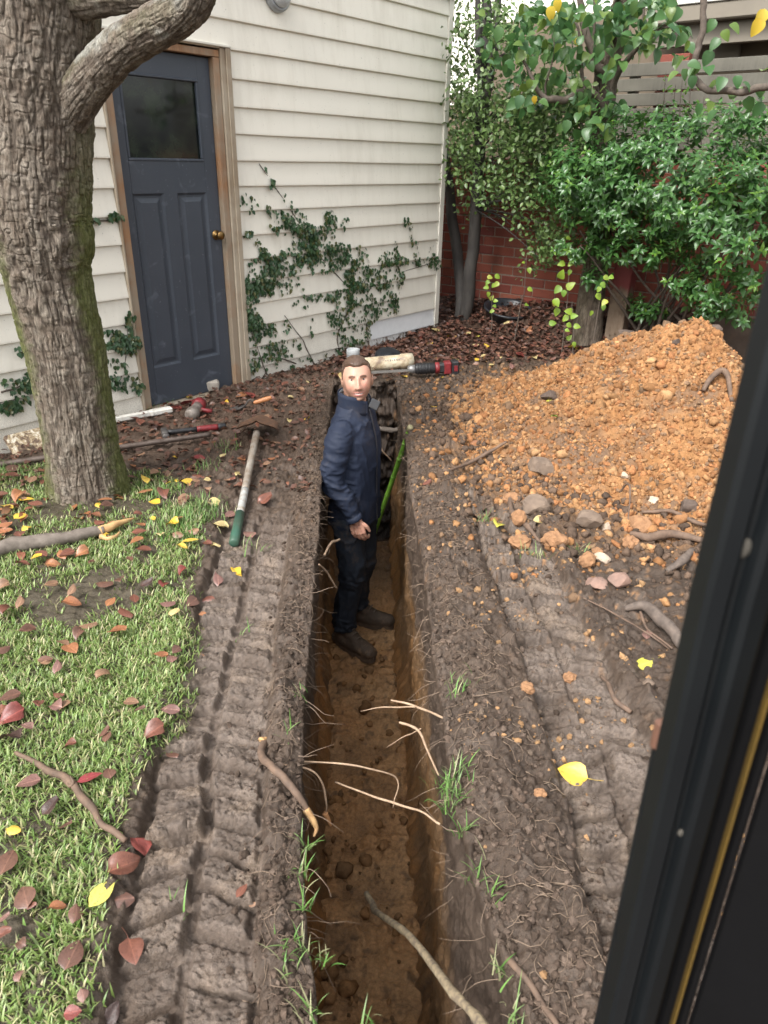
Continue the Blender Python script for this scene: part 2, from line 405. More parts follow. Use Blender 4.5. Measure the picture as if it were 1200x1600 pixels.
def heap_detail(x, y):
    k1, k2, kid = worley(x * 11 + 0.4 * fbm(x * 12, y * 12, seed=115), y * 11, seed=110); m1, m2, mid = worley(x * 29, y * 29 + 0.3 * fbm(x * 30, y * 30, seed=116), seed=111)
    hn2 = fbm(x * 18, y * 18, oct=4, seed=113); fade = sstep(1.02, 0.86, heap_r(x, y))
    d = 0.030 * np.clip(1 - k1 * 1.25, 0, 1) * (kid > 0.6) + 0.016 * np.clip(1 - m1 * 1.2, 0, 1) ** 0.8 * (0.4 + 0.6 * mid) + 0.026 * hn2 + 0.014 * fbm(x * 60, y * 60, oct=3, seed=117)
    return fade * (d - 0.012), mid, hn2
def top_h(x, y, detail=True):
    """height of the soil surface away from the trench walls, and zone weights"""
    x = np.asarray(x, float); y = np.asarray(y, float)
    s, t = st(x, y)
    z = base_h(x, y)
    lw = lawn_w(x, y)
    mulch = np.clip(sstep(5.55, 6.15, y + 0.25 * fbm(x * 3, y * 3, oct=2, seed=12) - 0.12 * (x - 0.5)), 0, 1) * (1 - sstep(0.95, 0.8, heap_r(x, y)) * 0)
    tl = track(x, y, LTC, 0, 3.3); tr = track(x, y, RTC, 1, 3.5)
    wl = tl[0] * (1 - lw); wr = tr[0]
    dl, dr = xl(y) - x, x - xr(y)             # distance from the rims, positive outside
    nearR = np.where(dr > 0, np.exp(-((dr - 0.14) / 0.13) ** 2), 0) * sstep(4.6, 3.6, y)
    nearL = np.where(dl > 0, np.exp(-((dl - 0.05) / 0.07) ** 2), 0) * sstep(5.2, 4.5, y)
    rough = 1 - 0.75 * np.maximum(wl, wr) - 0.3 * lw
    z = z + tl[1] * wl + tr[1] * wr + (tl[2] * (1 - lw * 0.5) + tr[2]) + nearR * 0.055 + nearL * 0.012
    z = z + 0.022 * lw * sstep(3.6, 3.0, y)
    if detail:
        far = sstep(12, 8, np.hypot(x, y))
        n1 = fbm(x * 7, y * 7, oct=4, seed=70)
        f1, f2, idd = worley(x * 17 + 0.4 * n1, y * 17 + 0.4 * n1, seed=71)
        g1, g2, _ = worley(x * 46, y * 46, seed=72)
        clod = np.clip(1 - f1 * 1.35, 0, 1) * (idd > 0.45) * (0.4 + idd)
        crumb = np.clip(1 - g1 * 1.3, 0, 1)
        z = z + far * rough * (0.020 * n1 + 0.016 * clod * (1 - lw) + 0.0075 * crumb + 0.015 * fbm(x * 34, y * 34, oct=3, seed=75) + 0.008 * fbm(x * 90, y * 90, oct=2, seed=73))
        z = z + far * 0.05 * sstep(0.1, 0.5, fbm(x * 3.3 + 4, y * 3.3, oct=2, seed=76)) * (dr > 0.03) * sstep(1.5, 1.05, heap_r(x, y)) * sstep(0.75, 0.95, heap_r(x, y))
        z = z + far * np.maximum(wl, wr) * (0.006 * fbm(x * 24, y * 24, oct=4, seed=74) + 0.003 * crumb + 0.003 * fbm(x * 95, y * 95, oct=2, seed=77))
    return z, dict(lawn=lw, mulch=mulch, tl=wl, tr=wr, bar=np.where(wl > wr, tl[3], tr[3]), dl=dl, dr=dr, s=s, t=t)
def surf(x, y):
    """soil or heap, whichever is on top (scalars or arrays)"""
    x = np.atleast_1d(np.asarray(x, float)); y = np.atleast_1d(np.asarray(y, float))
    return np.maximum(top_h(x, y)[0], base_h(x, y) + heap_top(x, y) + heap_detail(x, y)[0])
_gx, _gy, _gs = np.arange(-3.6, 4.2, 0.0125), np.arange(0.3, 9.3, 0.0125), None
surf_exact = surf
def surf(x, y):
    global _gs
    if _gs is None: _gs = surf_exact(*[a.ravel() for a in np.meshgrid(_gx, _gy)]).reshape(len(_gy), len(_gx))
    x = np.atleast_1d(np.asarray(x, float)); y = np.atleast_1d(np.asarray(y, float))
    u = np.clip((x - _gx[0]) / 0.0125, 0, len(_gx) - 1.001); v = np.clip((y - _gy[0]) / 0.0125, 0, len(_gy) - 1.001); i, j = u.astype(int), v.astype(int); a, b = u - i, v - j
    return (_gs[j, i] * (1 - a) + _gs[j, i + 1] * a) * (1 - b) + (_gs[j + 1, i] * (1 - a) + _gs[j + 1, i + 1] * a) * b
def on_ground(px, py, it=4):
    z = 0.0
    for _ in range(it):
        p = G(px, py, z); z = float(surf(p[0], p[1])[0])
    p = G(px, py, z); p[2] = float(surf(p[0], p[1])[0]); return p

ang = np.radians(np.concatenate([np.linspace(75, 40, 330), np.linspace(40, 15, 290)[1:], np.linspace(15, 9.2, 50)[1:]]))
rows = np.concatenate([[-30, -8, -3, -1.2, -0.3, 0.1, 0.3], 1.5 / np.tan(ang), [10, 11, 13, 17, 25, 45]])
rows = np.unique(np.concatenate([rows, np.linspace(TEND - 0.24, TEND + 0.04, 80)]))
uu = np.concatenate([np.linspace(0, 0.05, 14), np.linspace(0.05, 0.75, 150)[1:], 0.75 + np.cumsum(np.linspace(0.006, 0.05, 85)), [4.0, 5, 6.5, 9, 14, 25, 45]])
NW, NF = 84, 64
wl_g = np.linspace(0, 1, NW + 2)[1:-1] ** 1.15
Y = rows[:, None]
XL, XR, DP = xl(rows)[:, None], xr(rows)[:, None], depth(rows)[:, None]
def hcol(lab):
    out = {}
    return out
C_TOP = np.array((0.086, 0.060, 0.043)); C_DARK = np.array((0.040, 0.027, 0.019)); C_MUD = np.array((0.180, 0.142, 0.116))
C_CLAY = np.array((0.36, 0.185, 0.075)); C_FLOOR = np.array((0.42, 0.225, 0.095)); C_MULCH = np.array((0.055, 0.032, 0.022)); C_LSOIL = np.array((0.075, 0.062, 0.040))
def mixc(c, w, k): return c * (1 - w[..., None]) + np.asarray(k) * w[..., None]
def top_col(x, y, Zn):
    n1 = fbm(x * 3.1, y * 3.1, oct=3, seed=80); n2 = fbm(x * 14, y * 14, oct=3, seed=81); n3 = fbm(x * 45, y * 45, oct=2, seed=82)
    c = np.broadcast_to(C_TOP, x.shape + (3,)).copy()
    c = mixc(c, np.clip(0.5 + 0.9 * n1 + 0.5 * n2, 0, 1) * 0.55, C_DARK)
    c = mixc(c, np.clip(n2 + 0.3 * n3 - 0.1, 0, 1) * 0.5, C_MUD)
    tw = np.maximum(Zn['tl'], Zn['tr'])
    c = mixc(c, tw * np.clip(0.7 + 0.7 * n2 + 0.25 * (Zn['bar'] - 0.5), 0, 1), C_MUD * 0.95)
    c = mixc(c, tw * np.clip(n2 * 1.5 + n1 - 0.25, 0, 1) * 0.5, (0.20, 0.145, 0.10))
    c = mixc(c, Zn['lawn'] * 0.85, C_LSOIL)
    door = sstep(3.4, 4.2, y) * sstep(-0.3, -0.55, x)
    c = mixc(c, door * 0.5, (0.125, 0.080, 0.056))
    c = mixc(c, Zn['mulch'] * 0.95, C_MULCH)
    hr = heap_r(x, y)
    clay = sstep(1.16, 0.90, hr + 0.22 * n2 + 0.16 * n1 + 0.08 * n3)
    c = mixc(c, clay * np.clip(0.6 + n2, 0, 1), C_CLAY * 0.9)
    spk = np.clip(n3 * 3 - 1.35, 0, 1) * sstep(1.9, 1.2, hr)
    c = mixc(c, spk * 0.8, C_CLAY)
    al = 0.50 - 0.38 * tw * np.clip(0.6 + n2, 0, 1) + 0.2 * Zn['lawn'] + 0.1 * n2
    return np.concatenate([c, np.clip(al, 0.1, 1)[..., None]], -1)
# left ground (far to near the rim), walls, floor, right ground
slump = lambda g, d: 0.045 * np.exp(-(g * d) / 0.05)
xa = XL - uu[::-1][None, :]; ya = np.broadcast_to(Y, xa.shape); za, Za = top_h(xa, ya)
ze_l = za[:, -1:]
xe = XR + uu[None, :]; ye = np.broadcast_to(Y, xe.shape); zee, Ze = top_h(xe, ye); ze_r = zee[:, :1]
def wall(side):
    g = wl_g[None, :]
    rim, X0 = (ze_l, XL) if side < 0 else (ze_r, XR)
    zz = rim - (DP + 0 * rim) * g + 0 * rim
    yy = np.broadcast_to(Y, zz.shape)
    d = DP * g
    big = fbm(yy * 2.6, zz * 3.0, oct=3, seed=90 + side); med = fbm(yy * 11, zz * 12, oct=4, seed=92 + side)
    f1, f2, idd = worley(yy * 24, zz * 24 + 0.4 * med, seed=94 + side)
    scrape = fbm(yy * 26, zz * 1.6, oct=2, seed=96 + side)
    topsoil = sstep(0.50, 0.34, d + 0.06 * big)
    disp = 0.026 * big + topsoil * (0.022 * med + 0.016 * np.clip(1 - f1 * 1.3, 0, 1) * (idd > 0.4)) + (1 - topsoil) * (0.014 * med + 0.018 * scrape + 0.010 * fbm(yy * 40, zz * 30, oct=3, seed=99))
    disp = disp * sstep(0, 0.06, d) * sstep(0, 0.02, d)
    lean = 0.030 * (1 - np.exp(-d / 0.12)) - 0.03 * g * 0      # undercut a little under the sod
    foot = 0.05 * sstep(0.85, 1.0, g) * sstep(0.2, 1.0, DP)
    xx = X0 + side * (lean * 0.6 + disp * 0.9) - side * foot - (0.115 * sstep(1.65, 0.85, yy) * g if side > 0 else 0)
    xx = np.where(DP > 0.02, xx, X0 - side * 0.002 * g)
    # colour: dark topsoil over brown and orange clay
    e = d + 0.05 * big + 0.05 * med
    c = np.broadcast_to(C_TOP * 0.95, zz.shape + (3,)).copy()
    c = mixc(c, np.clip(0.5 + med * 1.2, 0, 1) * 0.5, C_DARK)
    c = mixc(c, sstep(0.36, 0.56, e), (0.20, 0.120, 0.062))
    c = mixc(c, sstep(0.55, 0.80, e) * np.clip(0.5 + 1.6 * fbm(yy * 3, zz * 5, oct=3, seed=98 + side), 0, 1), (0.36, 0.185, 0.072))
    c = mixc(c, np.clip(scrape * 1.5 - 0.2, 0, 1) * sstep(0.3, 0.5, d) * 0.5, (0.085, 0.062, 0.05))
    al = np.clip(0.75 - 0.35 * sstep(0.4, 0.7, e), 0, 1)
    return xx, yy, zz, np.concatenate([c, al[..., None]], -1)
xb, yb, zb, cb = wall(-1)
xd, yd, zd, cdl = wall(1)
f = np.linspace(0, 1, NF)[None, :]
bx0 = xb[:, -1:]; bx1 = xd[:, -1:]
xc = bx0 + (bx1 - bx0) * f; yc = np.broadcast_to(Y, xc.shape)
deep = sstep(0.1, 1.0, DP)
zf = (ze_l * (1 - f) + ze_r * f) - DP
w1, w2, wid = worley(xc * 21, yc * 21, seed=101); v1, _, vid = worley(xc * 52, yc * 52, seed=103)
nn = fbm(xc * 6, yc * 6, oct=4, seed=102)
lump = 0.8 * np.clip(1 - w1 * 1.35, 0, 1) * (wid > 0.6) * sstep(-0.35, 0.25, nn + 0.4 * fbm(xc * 1.5, yc * 1.5, seed=104))
zc = zf + deep * (0.018 * nn + 0.034 * lump + 0.014 * np.clip(1 - v1 * 1.3, 0, 1) + 0.05 * np.abs(f - 0.5) ** 2 * 2) * np.sin(np.pi * np.clip(f, 0.01, 0.99)) ** 0.25
cc = np.broadcast_to(C_FLOOR, xc.shape + (3,)).copy()
cc = mixc(cc, np.clip(0.45 + 1.3 * fbm(xc * 4, yc * 4, oct=3, seed=105), 0, 1) * 0.7, (0.44, 0.27, 0.135))
cc = mixc(cc, np.clip(1.8 * fbm(xc * 9, yc * 9, oct=3, seed=106) - 0.1, 0, 1) * 0.5, (0.16, 0.095, 0.050))
cc = mixc(cc, np.clip(3 * fbm(xc * 30, yc * 30, oct=2, seed=107) - 1.1, 0, 1) * 0.6, (0.055, 0.038, 0.028))
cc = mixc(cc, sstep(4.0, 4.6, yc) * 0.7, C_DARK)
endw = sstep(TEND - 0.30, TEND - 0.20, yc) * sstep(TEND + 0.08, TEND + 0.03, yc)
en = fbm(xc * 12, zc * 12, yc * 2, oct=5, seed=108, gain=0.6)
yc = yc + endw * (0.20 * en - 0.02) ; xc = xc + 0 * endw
cc = mixc(cc, endw, C_DARK * 0.5); cc = mixc(cc, endw * np.clip(1.5 * en, 0, 1) * 0.5, C_DARK)  # end wall darkened: damp soil, plus occlusion shade put into the colour
cc = np.concatenate([cc, np.full(xc.shape + (1,), 0.42)], -1)
shal = (1 - deep)[..., None]
tz, tZ = top_h(xc, yc); tc = top_col(xc, yc, tZ)
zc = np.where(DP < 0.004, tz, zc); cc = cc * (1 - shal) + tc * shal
cb = cb * (1 - shal) + top_col(xb, yb, {k: np.broadcast_to(v[:, -1:], xb.shape) for k, v in Za.items()}) * shal
cdl = cdl * (1 - shal) + top_col(xd, yd, {k: np.broadcast_to(v[:, :1], xd.shape) for k, v in Ze.items()}) * shal
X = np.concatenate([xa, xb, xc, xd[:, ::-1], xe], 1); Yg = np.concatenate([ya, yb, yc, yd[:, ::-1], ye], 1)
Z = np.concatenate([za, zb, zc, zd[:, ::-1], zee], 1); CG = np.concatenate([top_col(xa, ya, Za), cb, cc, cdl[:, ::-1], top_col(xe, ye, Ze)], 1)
nr, nc = X.shape
ii = np.arange(nr * nc).reshape(nr, nc)
FG = np.stack([ii[:-1, :-1], ii[:-1, 1:], ii[1:, 1:], ii[1:, :-1]], -1).reshape(-1, 4)
M_SOIL = colmat('soil', rough_attr=True, n1=70, n2=330, bs=0.9, bd=0.010, amt=0.7, spec=0.35)
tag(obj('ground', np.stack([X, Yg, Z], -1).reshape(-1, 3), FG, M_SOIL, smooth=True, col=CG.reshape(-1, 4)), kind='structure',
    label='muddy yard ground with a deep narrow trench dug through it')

# the heap of orange clay
na, nrr = 520, 330
aa = np.linspace(0, 2 * math.pi, na, endpoint=False)[None, :]; rr = np.linspace(0.0, 1.16, nrr)[:, None] ** 0.85
hx = HC[0] + np.cos(aa) * rr * np.where(np.cos(aa) < 0, 1.5, 0.7); hy = HC[1] + np.sin(aa) * rr * np.where(np.sin(aa) < 0, 1.7, 1.25)
hx = np.maximum(hx, xr(np.minimum(hy, TEND)) + 0.05)
hz = base_h(hx, hy) + heap_top(hx, hy)
hd, mid, hn2 = heap_detail(hx, hy); hn = fbm(hx * 4, hy * 4, oct=3, seed=112); hz = hz + hd
hc = np.broadcast_to(np.array((0.245, 0.118, 0.046)), hx.shape + (3,)).copy()
hc = mixc(hc, np.clip(0.4 + 1.5 * hn2, 0, 1) * 0.5, (0.40, 0.225, 0.105))
hc = mixc(hc, np.clip(mid * 2 - 1.2, 0, 1) * 0.6, (0.36, 0.17, 0.07))
dirt = np.clip(1.5 * hn + 1.15 * sstep(0.45, 0.95, heap_r(hx, hy)) * sstep(0.0, -0.75, hx - HC[0]) + 0.5 * np.exp(-(((hx - 1.25) / 0.3) ** 2 + ((hy - 4.3) / 0.22) ** 2)) - 0.30 + 0.6 * hn2, 0, 1)
hc = mixc(hc, dirt * 0.85, (0.135, 0.090, 0.062))
hc = np.concatenate([hc, np.full(hx.shape + (1,), 0.85)], -1)
jj = np.arange(nrr * na).reshape(nrr, na); jn = np.roll(jj, -1, 1)
FH = np.stack([jj[:-1], jj[1:], jn[1:], jn[:-1]], -1).reshape(-1, 4)
M_CLAY = colmat('clay', rough=0.9, n1=55, n2=300, bs=0.8, bd=0.006, amt=0.5, spec=0.2)
tag(obj('clay_heap', np.stack([hx, hy, hz], -1).reshape(-1, 3), FH, M_CLAY, smooth=True, col=hc.reshape(-1, 4)), 'tall heap of crumbly orange clay dug out beside the trench', 'spoil heap')
# ------------------------------------------------------------------ the weatherboard shed
def weathered(name, c, dirt, rough=0.6):
    t = NT(name); p = t.pos()
    mp = t.n('ShaderNodeMapping'); mp.inputs['Scale'].default_value = (9, 9, 1.1); t.t.links.new(p, mp.inputs['Vector'])
    streak = t.noise(1.6, 6, 0.65, mp.outputs[0]); blot = t.noise(2.3, 5, 0.6, p); fine = t.noise(160, 3, 0.6, p); spk = t.noise(75, 2, 0.5, p)
    f = t.math('ADD', t.math('MULTIPLY', streak, 0.6), t.math('MULTIPLY', blot, 0.45))
    c1 = t.mix(t.ramp(f, [(0.50, (0, 0, 0)), (0.80, (0.55, 0.55, 0.55))]), c, dirt)
    c1 = t.mix(t.ramp(spk, [(0.70, (0, 0, 0)), (0.76, (0.5, 0.5, 0.5))]), c1, tuple(x * 0.45 for x in dirt))
    mp2 = t.n('ShaderNodeSeparateXYZ'); t.t.links.new(p, mp2.inputs[0])
    low = t.ramp(t.math('ADD', mp2.outputs[2], t.math('MULTIPLY', blot, 0.35)), [(0.18, (0.75, 0.75, 0.75)), (0.62, (0, 0, 0))])
    grit = t.noise(240, 3, 0.7, p)
    c1 = t.mix(t.math('MULTIPLY', t.ramp(grit, [(0.42, (0, 0, 0)), (0.62, (1, 1, 1))]), low), c1, (0.36, 0.33, 0.29))
    return t.out(c1, rough, fine, 0.10, 0.002, spec=0.4)
M_BOARD = weathered('cream_paint', (0.80, 0.765, 0.675), (0.54, 0.50, 0.41))
M_TRIM = weathered('trim_paint', (0.72, 0.69, 0.61), (0.50, 0.47, 0.39))
M_NEWBD = simple('white_primer', (0.80, 0.81, 0.82), (0.70, 0.71, 0.72), 14, 0.6)
def scraped():
    t = NT('scraped_paint'); mp = t.coord('Object', (34, 34, 9)); f = t.noise(1.0, 6, 0.75, mp, 0.6); g = t.noise(6, 3, 0.6, t.coord('Object'))
    c = t.ramp(t.math('ADD', f, t.math('MULTIPLY', t.math('SUBTRACT', g, 0.5), 0.3)), [(0.46, (0.20, 0.15, 0.12)), (0.52, (0.76, 0.75, 0.74))]); return t.out(c, 0.75, f, 0.4, 0.002)
M_SCRAPE = scraped()
shed = thing('weatherboard_shed', W(0.8, -0.05), 'cream weatherboard shed with a blue-grey door and ivy on its wall', 'shed')
PIT, BZ0 = 0.1535, 0.10
def board(s0, s1, z0, mat=M_BOARD, seed=0, label=None, z1=None):
    """one lapped board: wedge section, slightly wavy lower edge"""
    n = max(2, int((s1 - s0) / 0.08)); ss = np.linspace(s0, s1, n)
    z1 = z0 + PIT + 0.014 if z1 is None else z1
    prof = [(0.000, z0), (0.022, z0), (0.0260, z0 + 0.003), (0.0260, z0 + 0.012), (0.0070, z1), (0.000, z1)]
    w = 0.0022 * fbm(ss * 1.7, ss * 0 + seed * 3.3, oct=3, seed=seed); o2 = 0.0012 * fbm(ss * 2.9, ss * 0 + seed, oct=2, seed=seed + 50)
    V = []; F = []; k = len(prof)
    for i, s in enumerate(ss):
        for (o, z) in prof: V.append(W(s, z + w[i], o + (o2[i] if o > 0.001 else 0)))
    for i in range(n - 1):
        for j in range(k): F.append((i * k + j, i * k + (j + 1) % k, (i + 1) * k + (j + 1) % k, (i + 1) * k + j)[::-1])
    F.append(tuple(range(k))); F.append(tuple((n - 1) * k + j for j in range(k))[::-1])
    o = obj('weatherboard', V, F, mat, shed)
    if label: o['label'] = label
S_END = 2.405
for i in range(-2, 18):
    z0 = BZ0 + PIT * i; z1 = None
    if z0 < 2.0:
        if z0 > -0.3: board(-4.6, -0.772, z0, seed=i + 5)
        if z0 > 0.35 or z0 < -0.1: board(0.132, S_END, z0, seed=i + 40)
        elif z0 > 0.2: board(0.132, S_END, z0, seed=i + 40)
        else:
            board(0.132, 1.49, z0, seed=i + 40)
            board(1.493, S_END, z0, M_NEWBD if z0 > 0.05 else M_SCRAPE, i + 80, 'patched white lower board' if z0 > 0.05 else 'scraped lowest board with flaking white paint')
    else: board(-4.6, S_END, z0, seed=i + 5)
board(0.132, 1.49, BZ0 - PIT, seed=77); board(1.493, S_END, BZ0 - PIT, M_SCRAPE, 78, 'scraped lowest board with flaking white paint')
v, f = wbox(S_END + 0.002, S_END + 0.062, -0.06, 0.030, -0.3, 2.70, 0.003); obj('corner_trim', v, f, M_TRIM, shed)
M_DARK = simple('dark_lining', (0.03, 0.03, 0.032), None, 8, 0.7)
b = MB(); b.add(*wbox(-4.6, -0.79, -0.10, -0.003, -0.4, 2.85)); b.add(*wbox(0.14, S_END, -0.10, -0.003, -0.4, 2.85)); b.add(*wbox(-0.79, 0.14, -0.10, -0.003, 2.12, 2.85))
b.add(*wbox(-4.6, S_END + 0.03, -3.6, -3.5, -0.4, 2.85)); b.add(*wbox(S_END - 0.05, S_END + 0.028, -3.5, -0.103, -0.4, 2.85)); b.add(*wbox(-4.6, -4.5, -3.5, -0.103, -0.4, 2.85))
b.build('wall', M_TRIM, shed)
M_ROOF = simple('roof_metal', (0.24, 0.25, 0.26), None, 6, 0.45, 0.6)
v, f = wbox(-4.8, S_END + 0.12, -3.75, 0.10, 2.86, 2.90); obj('roof', v, f, M_ROOF, shed)
v, f = wbox(-4.75, S_END + 0.09, 0.026, 0.05, 2.672, 2.855, 0.003); obj('fascia', v, f, M_ROOF, shed)
# door opening: raw timber frame
def wood(name, c1, c2, c3):
    t = NT(name); v = t.coord('Object', (60, 60, 2.2)); f = t.noise(1.0, 6, 0.6, v, 0.4); g = t.noise(3.0, 4, 0.6, t.coord('Object'))
    c = t.mix(t.ramp(g, [(0.40, (0, 0, 0)), (0.62, (1, 1, 1))]), t.ramp(f, [(0.35, c2), (0.65, c1)]), c3)
    return t.out(c, 0.6, f, 0.3, 0.002)
M_JAMB = wood('raw_timber', (0.36, 0.185, 0.085), (0.21, 0.105, 0.05), (0.30, 0.24, 0.175))
M_GREYWD = wood('weathered_timber', (0.34, 0.27, 0.19), (0.23, 0.17, 0.115), (0.40, 0.34, 0.26))
fr = MB()
for a in (wbox(0.004, 0.052, -0.09, 0.022, -0.02, 2.045, 0.003), wbox(-0.752, -0.704, -0.09, 0.022, 0.0, 2.045, 0.003), wbox(-0.752, 0.052, -0.09, 0.022, 2.047, 2.085, 0.003)): fr.add(*a)
dfr = fr.build('door_frame', M_JAMB, shed)
ar = MB()
for a in (wbox(0.0545, 0.1285, -0.003, 0.032, -0.03, 2.10, 0.005), wbox(0.090, 0.1285, 0.0325, 0.042, -0.03, 2.10, 0.003), wbox(-0.771, -0.754, -0.003, 0.032, -0.02, 2.10, 0.005)): ar.add(*a)
ar.build('architrave', M_GREYWD, dfr)
v, f = wbox(-0.775, 0.131, -0.002, 0.046, 2.101, 2.116, 0.003); obj('head_flashing', v, f, M_TRIM, dfr)
v, f = wbox(-0.76, 0.06, -0.09, 0.03, -0.10, -0.004, 0.004); obj('threshold', v, f, M_GREYWD, dfr)
def doorpaint():
    t = NT('door_paint'); p = t.coord('Object'); f = t.noise(3, 5, 0.6, p); g = t.noise(55, 4, 0.7, p); k = t.noise(7.5, 3, 0.5, p, 0.6)
    c = t.ramp(f, [(0.3, (0.043, 0.053, 0.070)), (0.7, (0.055, 0.066, 0.086))])
    c = t.mix(t.ramp(g, [(0.66, (0, 0, 0)), (0.72, (0.5, 0.5, 0.5))]), c, (0.30, 0.32, 0.36))
    c = t.mix(t.ramp(k, [(0.62, (0, 0, 0)), (0.72, (0.28, 0.28, 0.28))]), c, (0.22, 0.25, 0.31))
    return t.out(c, 0.5, g, 0.08, 0.002)
M_DOOR = doorpaint()
DZ0, DZ1 = 0.002, 2.040
d = MB(); o0, o1 = -0.055, -0.018
g0, g1, gz0, gz1 = -0.632, -0.095, 1.472, 1.922
pz0, pz1 = 0.245, 1.295; PL = ((-0.632, -0.415), (-0.318, -0.095))
for a in (wbox(-0.701, g0, o0, o1, DZ0, DZ1, 0.002), wbox(g1, 0.001, o0, o1, DZ0, DZ1, 0.002), wbox(g0, g1, o0, o1, gz1, DZ1), wbox(g0, g1, o0, o1, pz1, gz0), wbox(g0, g1, o0, o1, DZ0, pz0), wbox(PL[0][1], PL[1][0], o0, o1, pz0, pz1)): d.add(*a)
door = d.build('door', M_DOOR, shed)
for (a0, a1) in PL:                          # raised and fielded panels
    V = []; F = []
    for ins, o in ((0, o1 - 0.001), (0.014, o1 - 0.013), (0.026, o1 - 0.013), (0.052, o1 - 0.003)):
        V += [W(a0 + ins, pz0 + ins, o), W(a1 - ins, pz0 + ins, o), W(a1 - ins, pz1 - ins, o), W(a0 + ins, pz1 - ins, o)]
    for k in range(3):
        for j in range(4): F.append((k * 4 + j, k * 4 + (j + 1) % 4, (k + 1) * 4 + (j + 1) % 4, (k + 1) * 4 + j))
    F.append((12, 13, 14, 15)); obj('door_panel', V, F, M_DOOR, door)
bd = MB()
for a in (wbox(g0, g1, o1 - 0.016, o1 + 0.005, gz1 - 0.016, gz1, 0.004), wbox(g0, g1, o1 - 0.016, o1 + 0.005, gz0, gz0 + 0.016, 0.004), wbox(g0, g0 + 0.016, o1 - 0.016, o1 + 0.005, gz0 + 0.0165, gz1 - 0.0165, 0.004), wbox(g1 - 0.016, g1, o1 - 0.016, o1 + 0.005, gz0 + 0.0165, gz1 - 0.0165, 0.004)): bd.add(*a)
bd.build('glazing_bead', M_DOOR, door)
def glassmat():
    t = NT('door_glass'); p = t.coord('Object'); f = t.noise(5, 5, 0.65, p); g = t.noise(2.5, 4, 0.6, p)
    return t.out(t.ramp(f, [(0.42, (0.006, 0.008, 0.008)), (0.70, (0.030, 0.042, 0.026))]), t.math('ADD', t.math('MULTIPLY', g, 0.12), 0.02), None, spec=0.6)  # reflected foliage is painted into the pane colour as greenish mottling
v, f = wbox(g0 + 0.002, g1 - 0.002, o1 - 0.024, o1 - 0.017, gz0 + 0.002, gz1 - 0.002); obj('glass_pane', v, f, glassmat(), door)
M_BRASS = simple('worn_brass', (0.34, 0.215, 0.085), (0.18, 0.11, 0.045), 30, 0.35, 1.0)
v, f = lathe([(0.001, 0), (0.031, 0.0), (0.031, 0.006), (0.013, 0.010), (0.011, 0.03), (0.022, 0.036), (0.028, 0.048), (0.026, 0.060), (0.016, 0.066), (0.001, 0.067)], W(-0.045, 1.035, o1), WN, 20); obj('door_knob', v, f, M_BRASS, door, True)
# bulkhead lamp above the door
M_LAMPG = simple('lamp_grey', (0.42, 0.44, 0.46), None, 20, 0.4, 0.4)
lamp_o = WR * 0
v, f = lathe([(0.001, 0), (0.098, 0), (0.10, 0.015), (0.094, 0.04), (0.080, 0.05), (0.078, 0.046)], W(0.545, 2.435, 0.012), WN, 28); lt = obj('wall_lamp', v, f, M_LAMPG, shed, True)
v, f = lathe([(0.077, 0.046), (0.074, 0.066), (0.058, 0.086), (0.03, 0.097), (0.001, 0.10)], W(0.545, 2.435, 0.012), WN, 28); obj('lens', v, f, simple('frosted_lens', (0.55, 0.57, 0.58), None, 40, 0.25), lt, True)
# ------------------------------------------------------------------ leaves as geometry
def leaf_tmpl(prof, fold=0.25, droop=0.2, n=5, tip=0.0, curl=0.0, twist=0.0, cols=3):
    """leaf of length 1 along +y, facing +z; prof(u) = half width"""
    V = []; F = []
    us = np.linspace(0, 1, n)
    xs = np.linspace(-1, 1, cols)
    for u in us:
        w = max(prof(u), 0.004)
        for x in xs:
            X = x * w; Y = u; Zz = fold * abs(X) * (1 - curl * abs(x)) - droop * u * u + curl * 0.25 * math.sin(3 * u + 2 * x) * abs(x)
            a = twist * (u - 0.5); V.append((X * math.cos(a) - Zz * math.sin(a), Y, X * math.sin(a) + Zz * math.cos(a)))
    for i in range(n - 1):
        for j in range(cols - 1):
            a = i * cols + j; F.append((a, a + 1, a + cols + 1, a + cols))
    return np.array(V), F
HEART = lambda u: 0.41 * (math.sin(math.pi * min(1, u ** 0.70))) ** 0.72 if 0 < u < 1 else 0.03
OVAL = lambda u: 0.30 * math.sin(math.pi * u ** 0.85) ** 0.9 if 0 < u < 1 else 0.015
LANCE = lambda u: 0.25 * math.sin(math.pi * u ** 0.8) if 0 < u < 1 else 0.012
IVY = lambda u: 0.42 * math.sin(math.pi * min(1, (0.04 + 0.96 * u) ** 0.5)) ** 0.9 if u < 1 else 0.03
T_HEART, T_OVAL, T_LANCE, T_IVY = leaf_tmpl(HEART, 0.35, 0.28, 8), leaf_tmpl(OVAL, 0.35, 0.15, 4), leaf_tmpl(LANCE, 0.4, 0.30, 5), leaf_tmpl(IVY, 0.2, 0.12, 4)
def leaf_frames(N, ydir, zdir):
    """rotations with y along ydir and z near zdir"""
    y = ydir / (np.linalg.norm(ydir, axis=1)[:, None] + 1e-9)
    x = np.cross(y, zdir); x /= np.linalg.norm(x, axis=1)[:, None] + 1e-9
    return np.stack([x, y, np.cross(x, y)], 2)
def foliage(parent, tmpl, pos, R, size, mat, nobj=300, name='leaf', prefer=None):
    """the nobj leaves nearest the camera as objects, the rest joined"""
    dist = np.linalg.norm(pos - CAM, axis=1) if prefer is None else prefer
    k = min(nobj, len(pos)); order = np.argsort(dist); a, b = order[:k], order[k:]
    if k:
        me = mesh(name, tmpl[0], tmpl[1], mat, True)
        for i in a: link(name, me, parent, M4(R[i], pos[i], size[i]))
    if len(b):
        v, f = stamp(tmpl, R[b], pos[b], size[b])
        o = obj('foliage', v, f, mat, parent, True); o['kind'] = 'stuff'
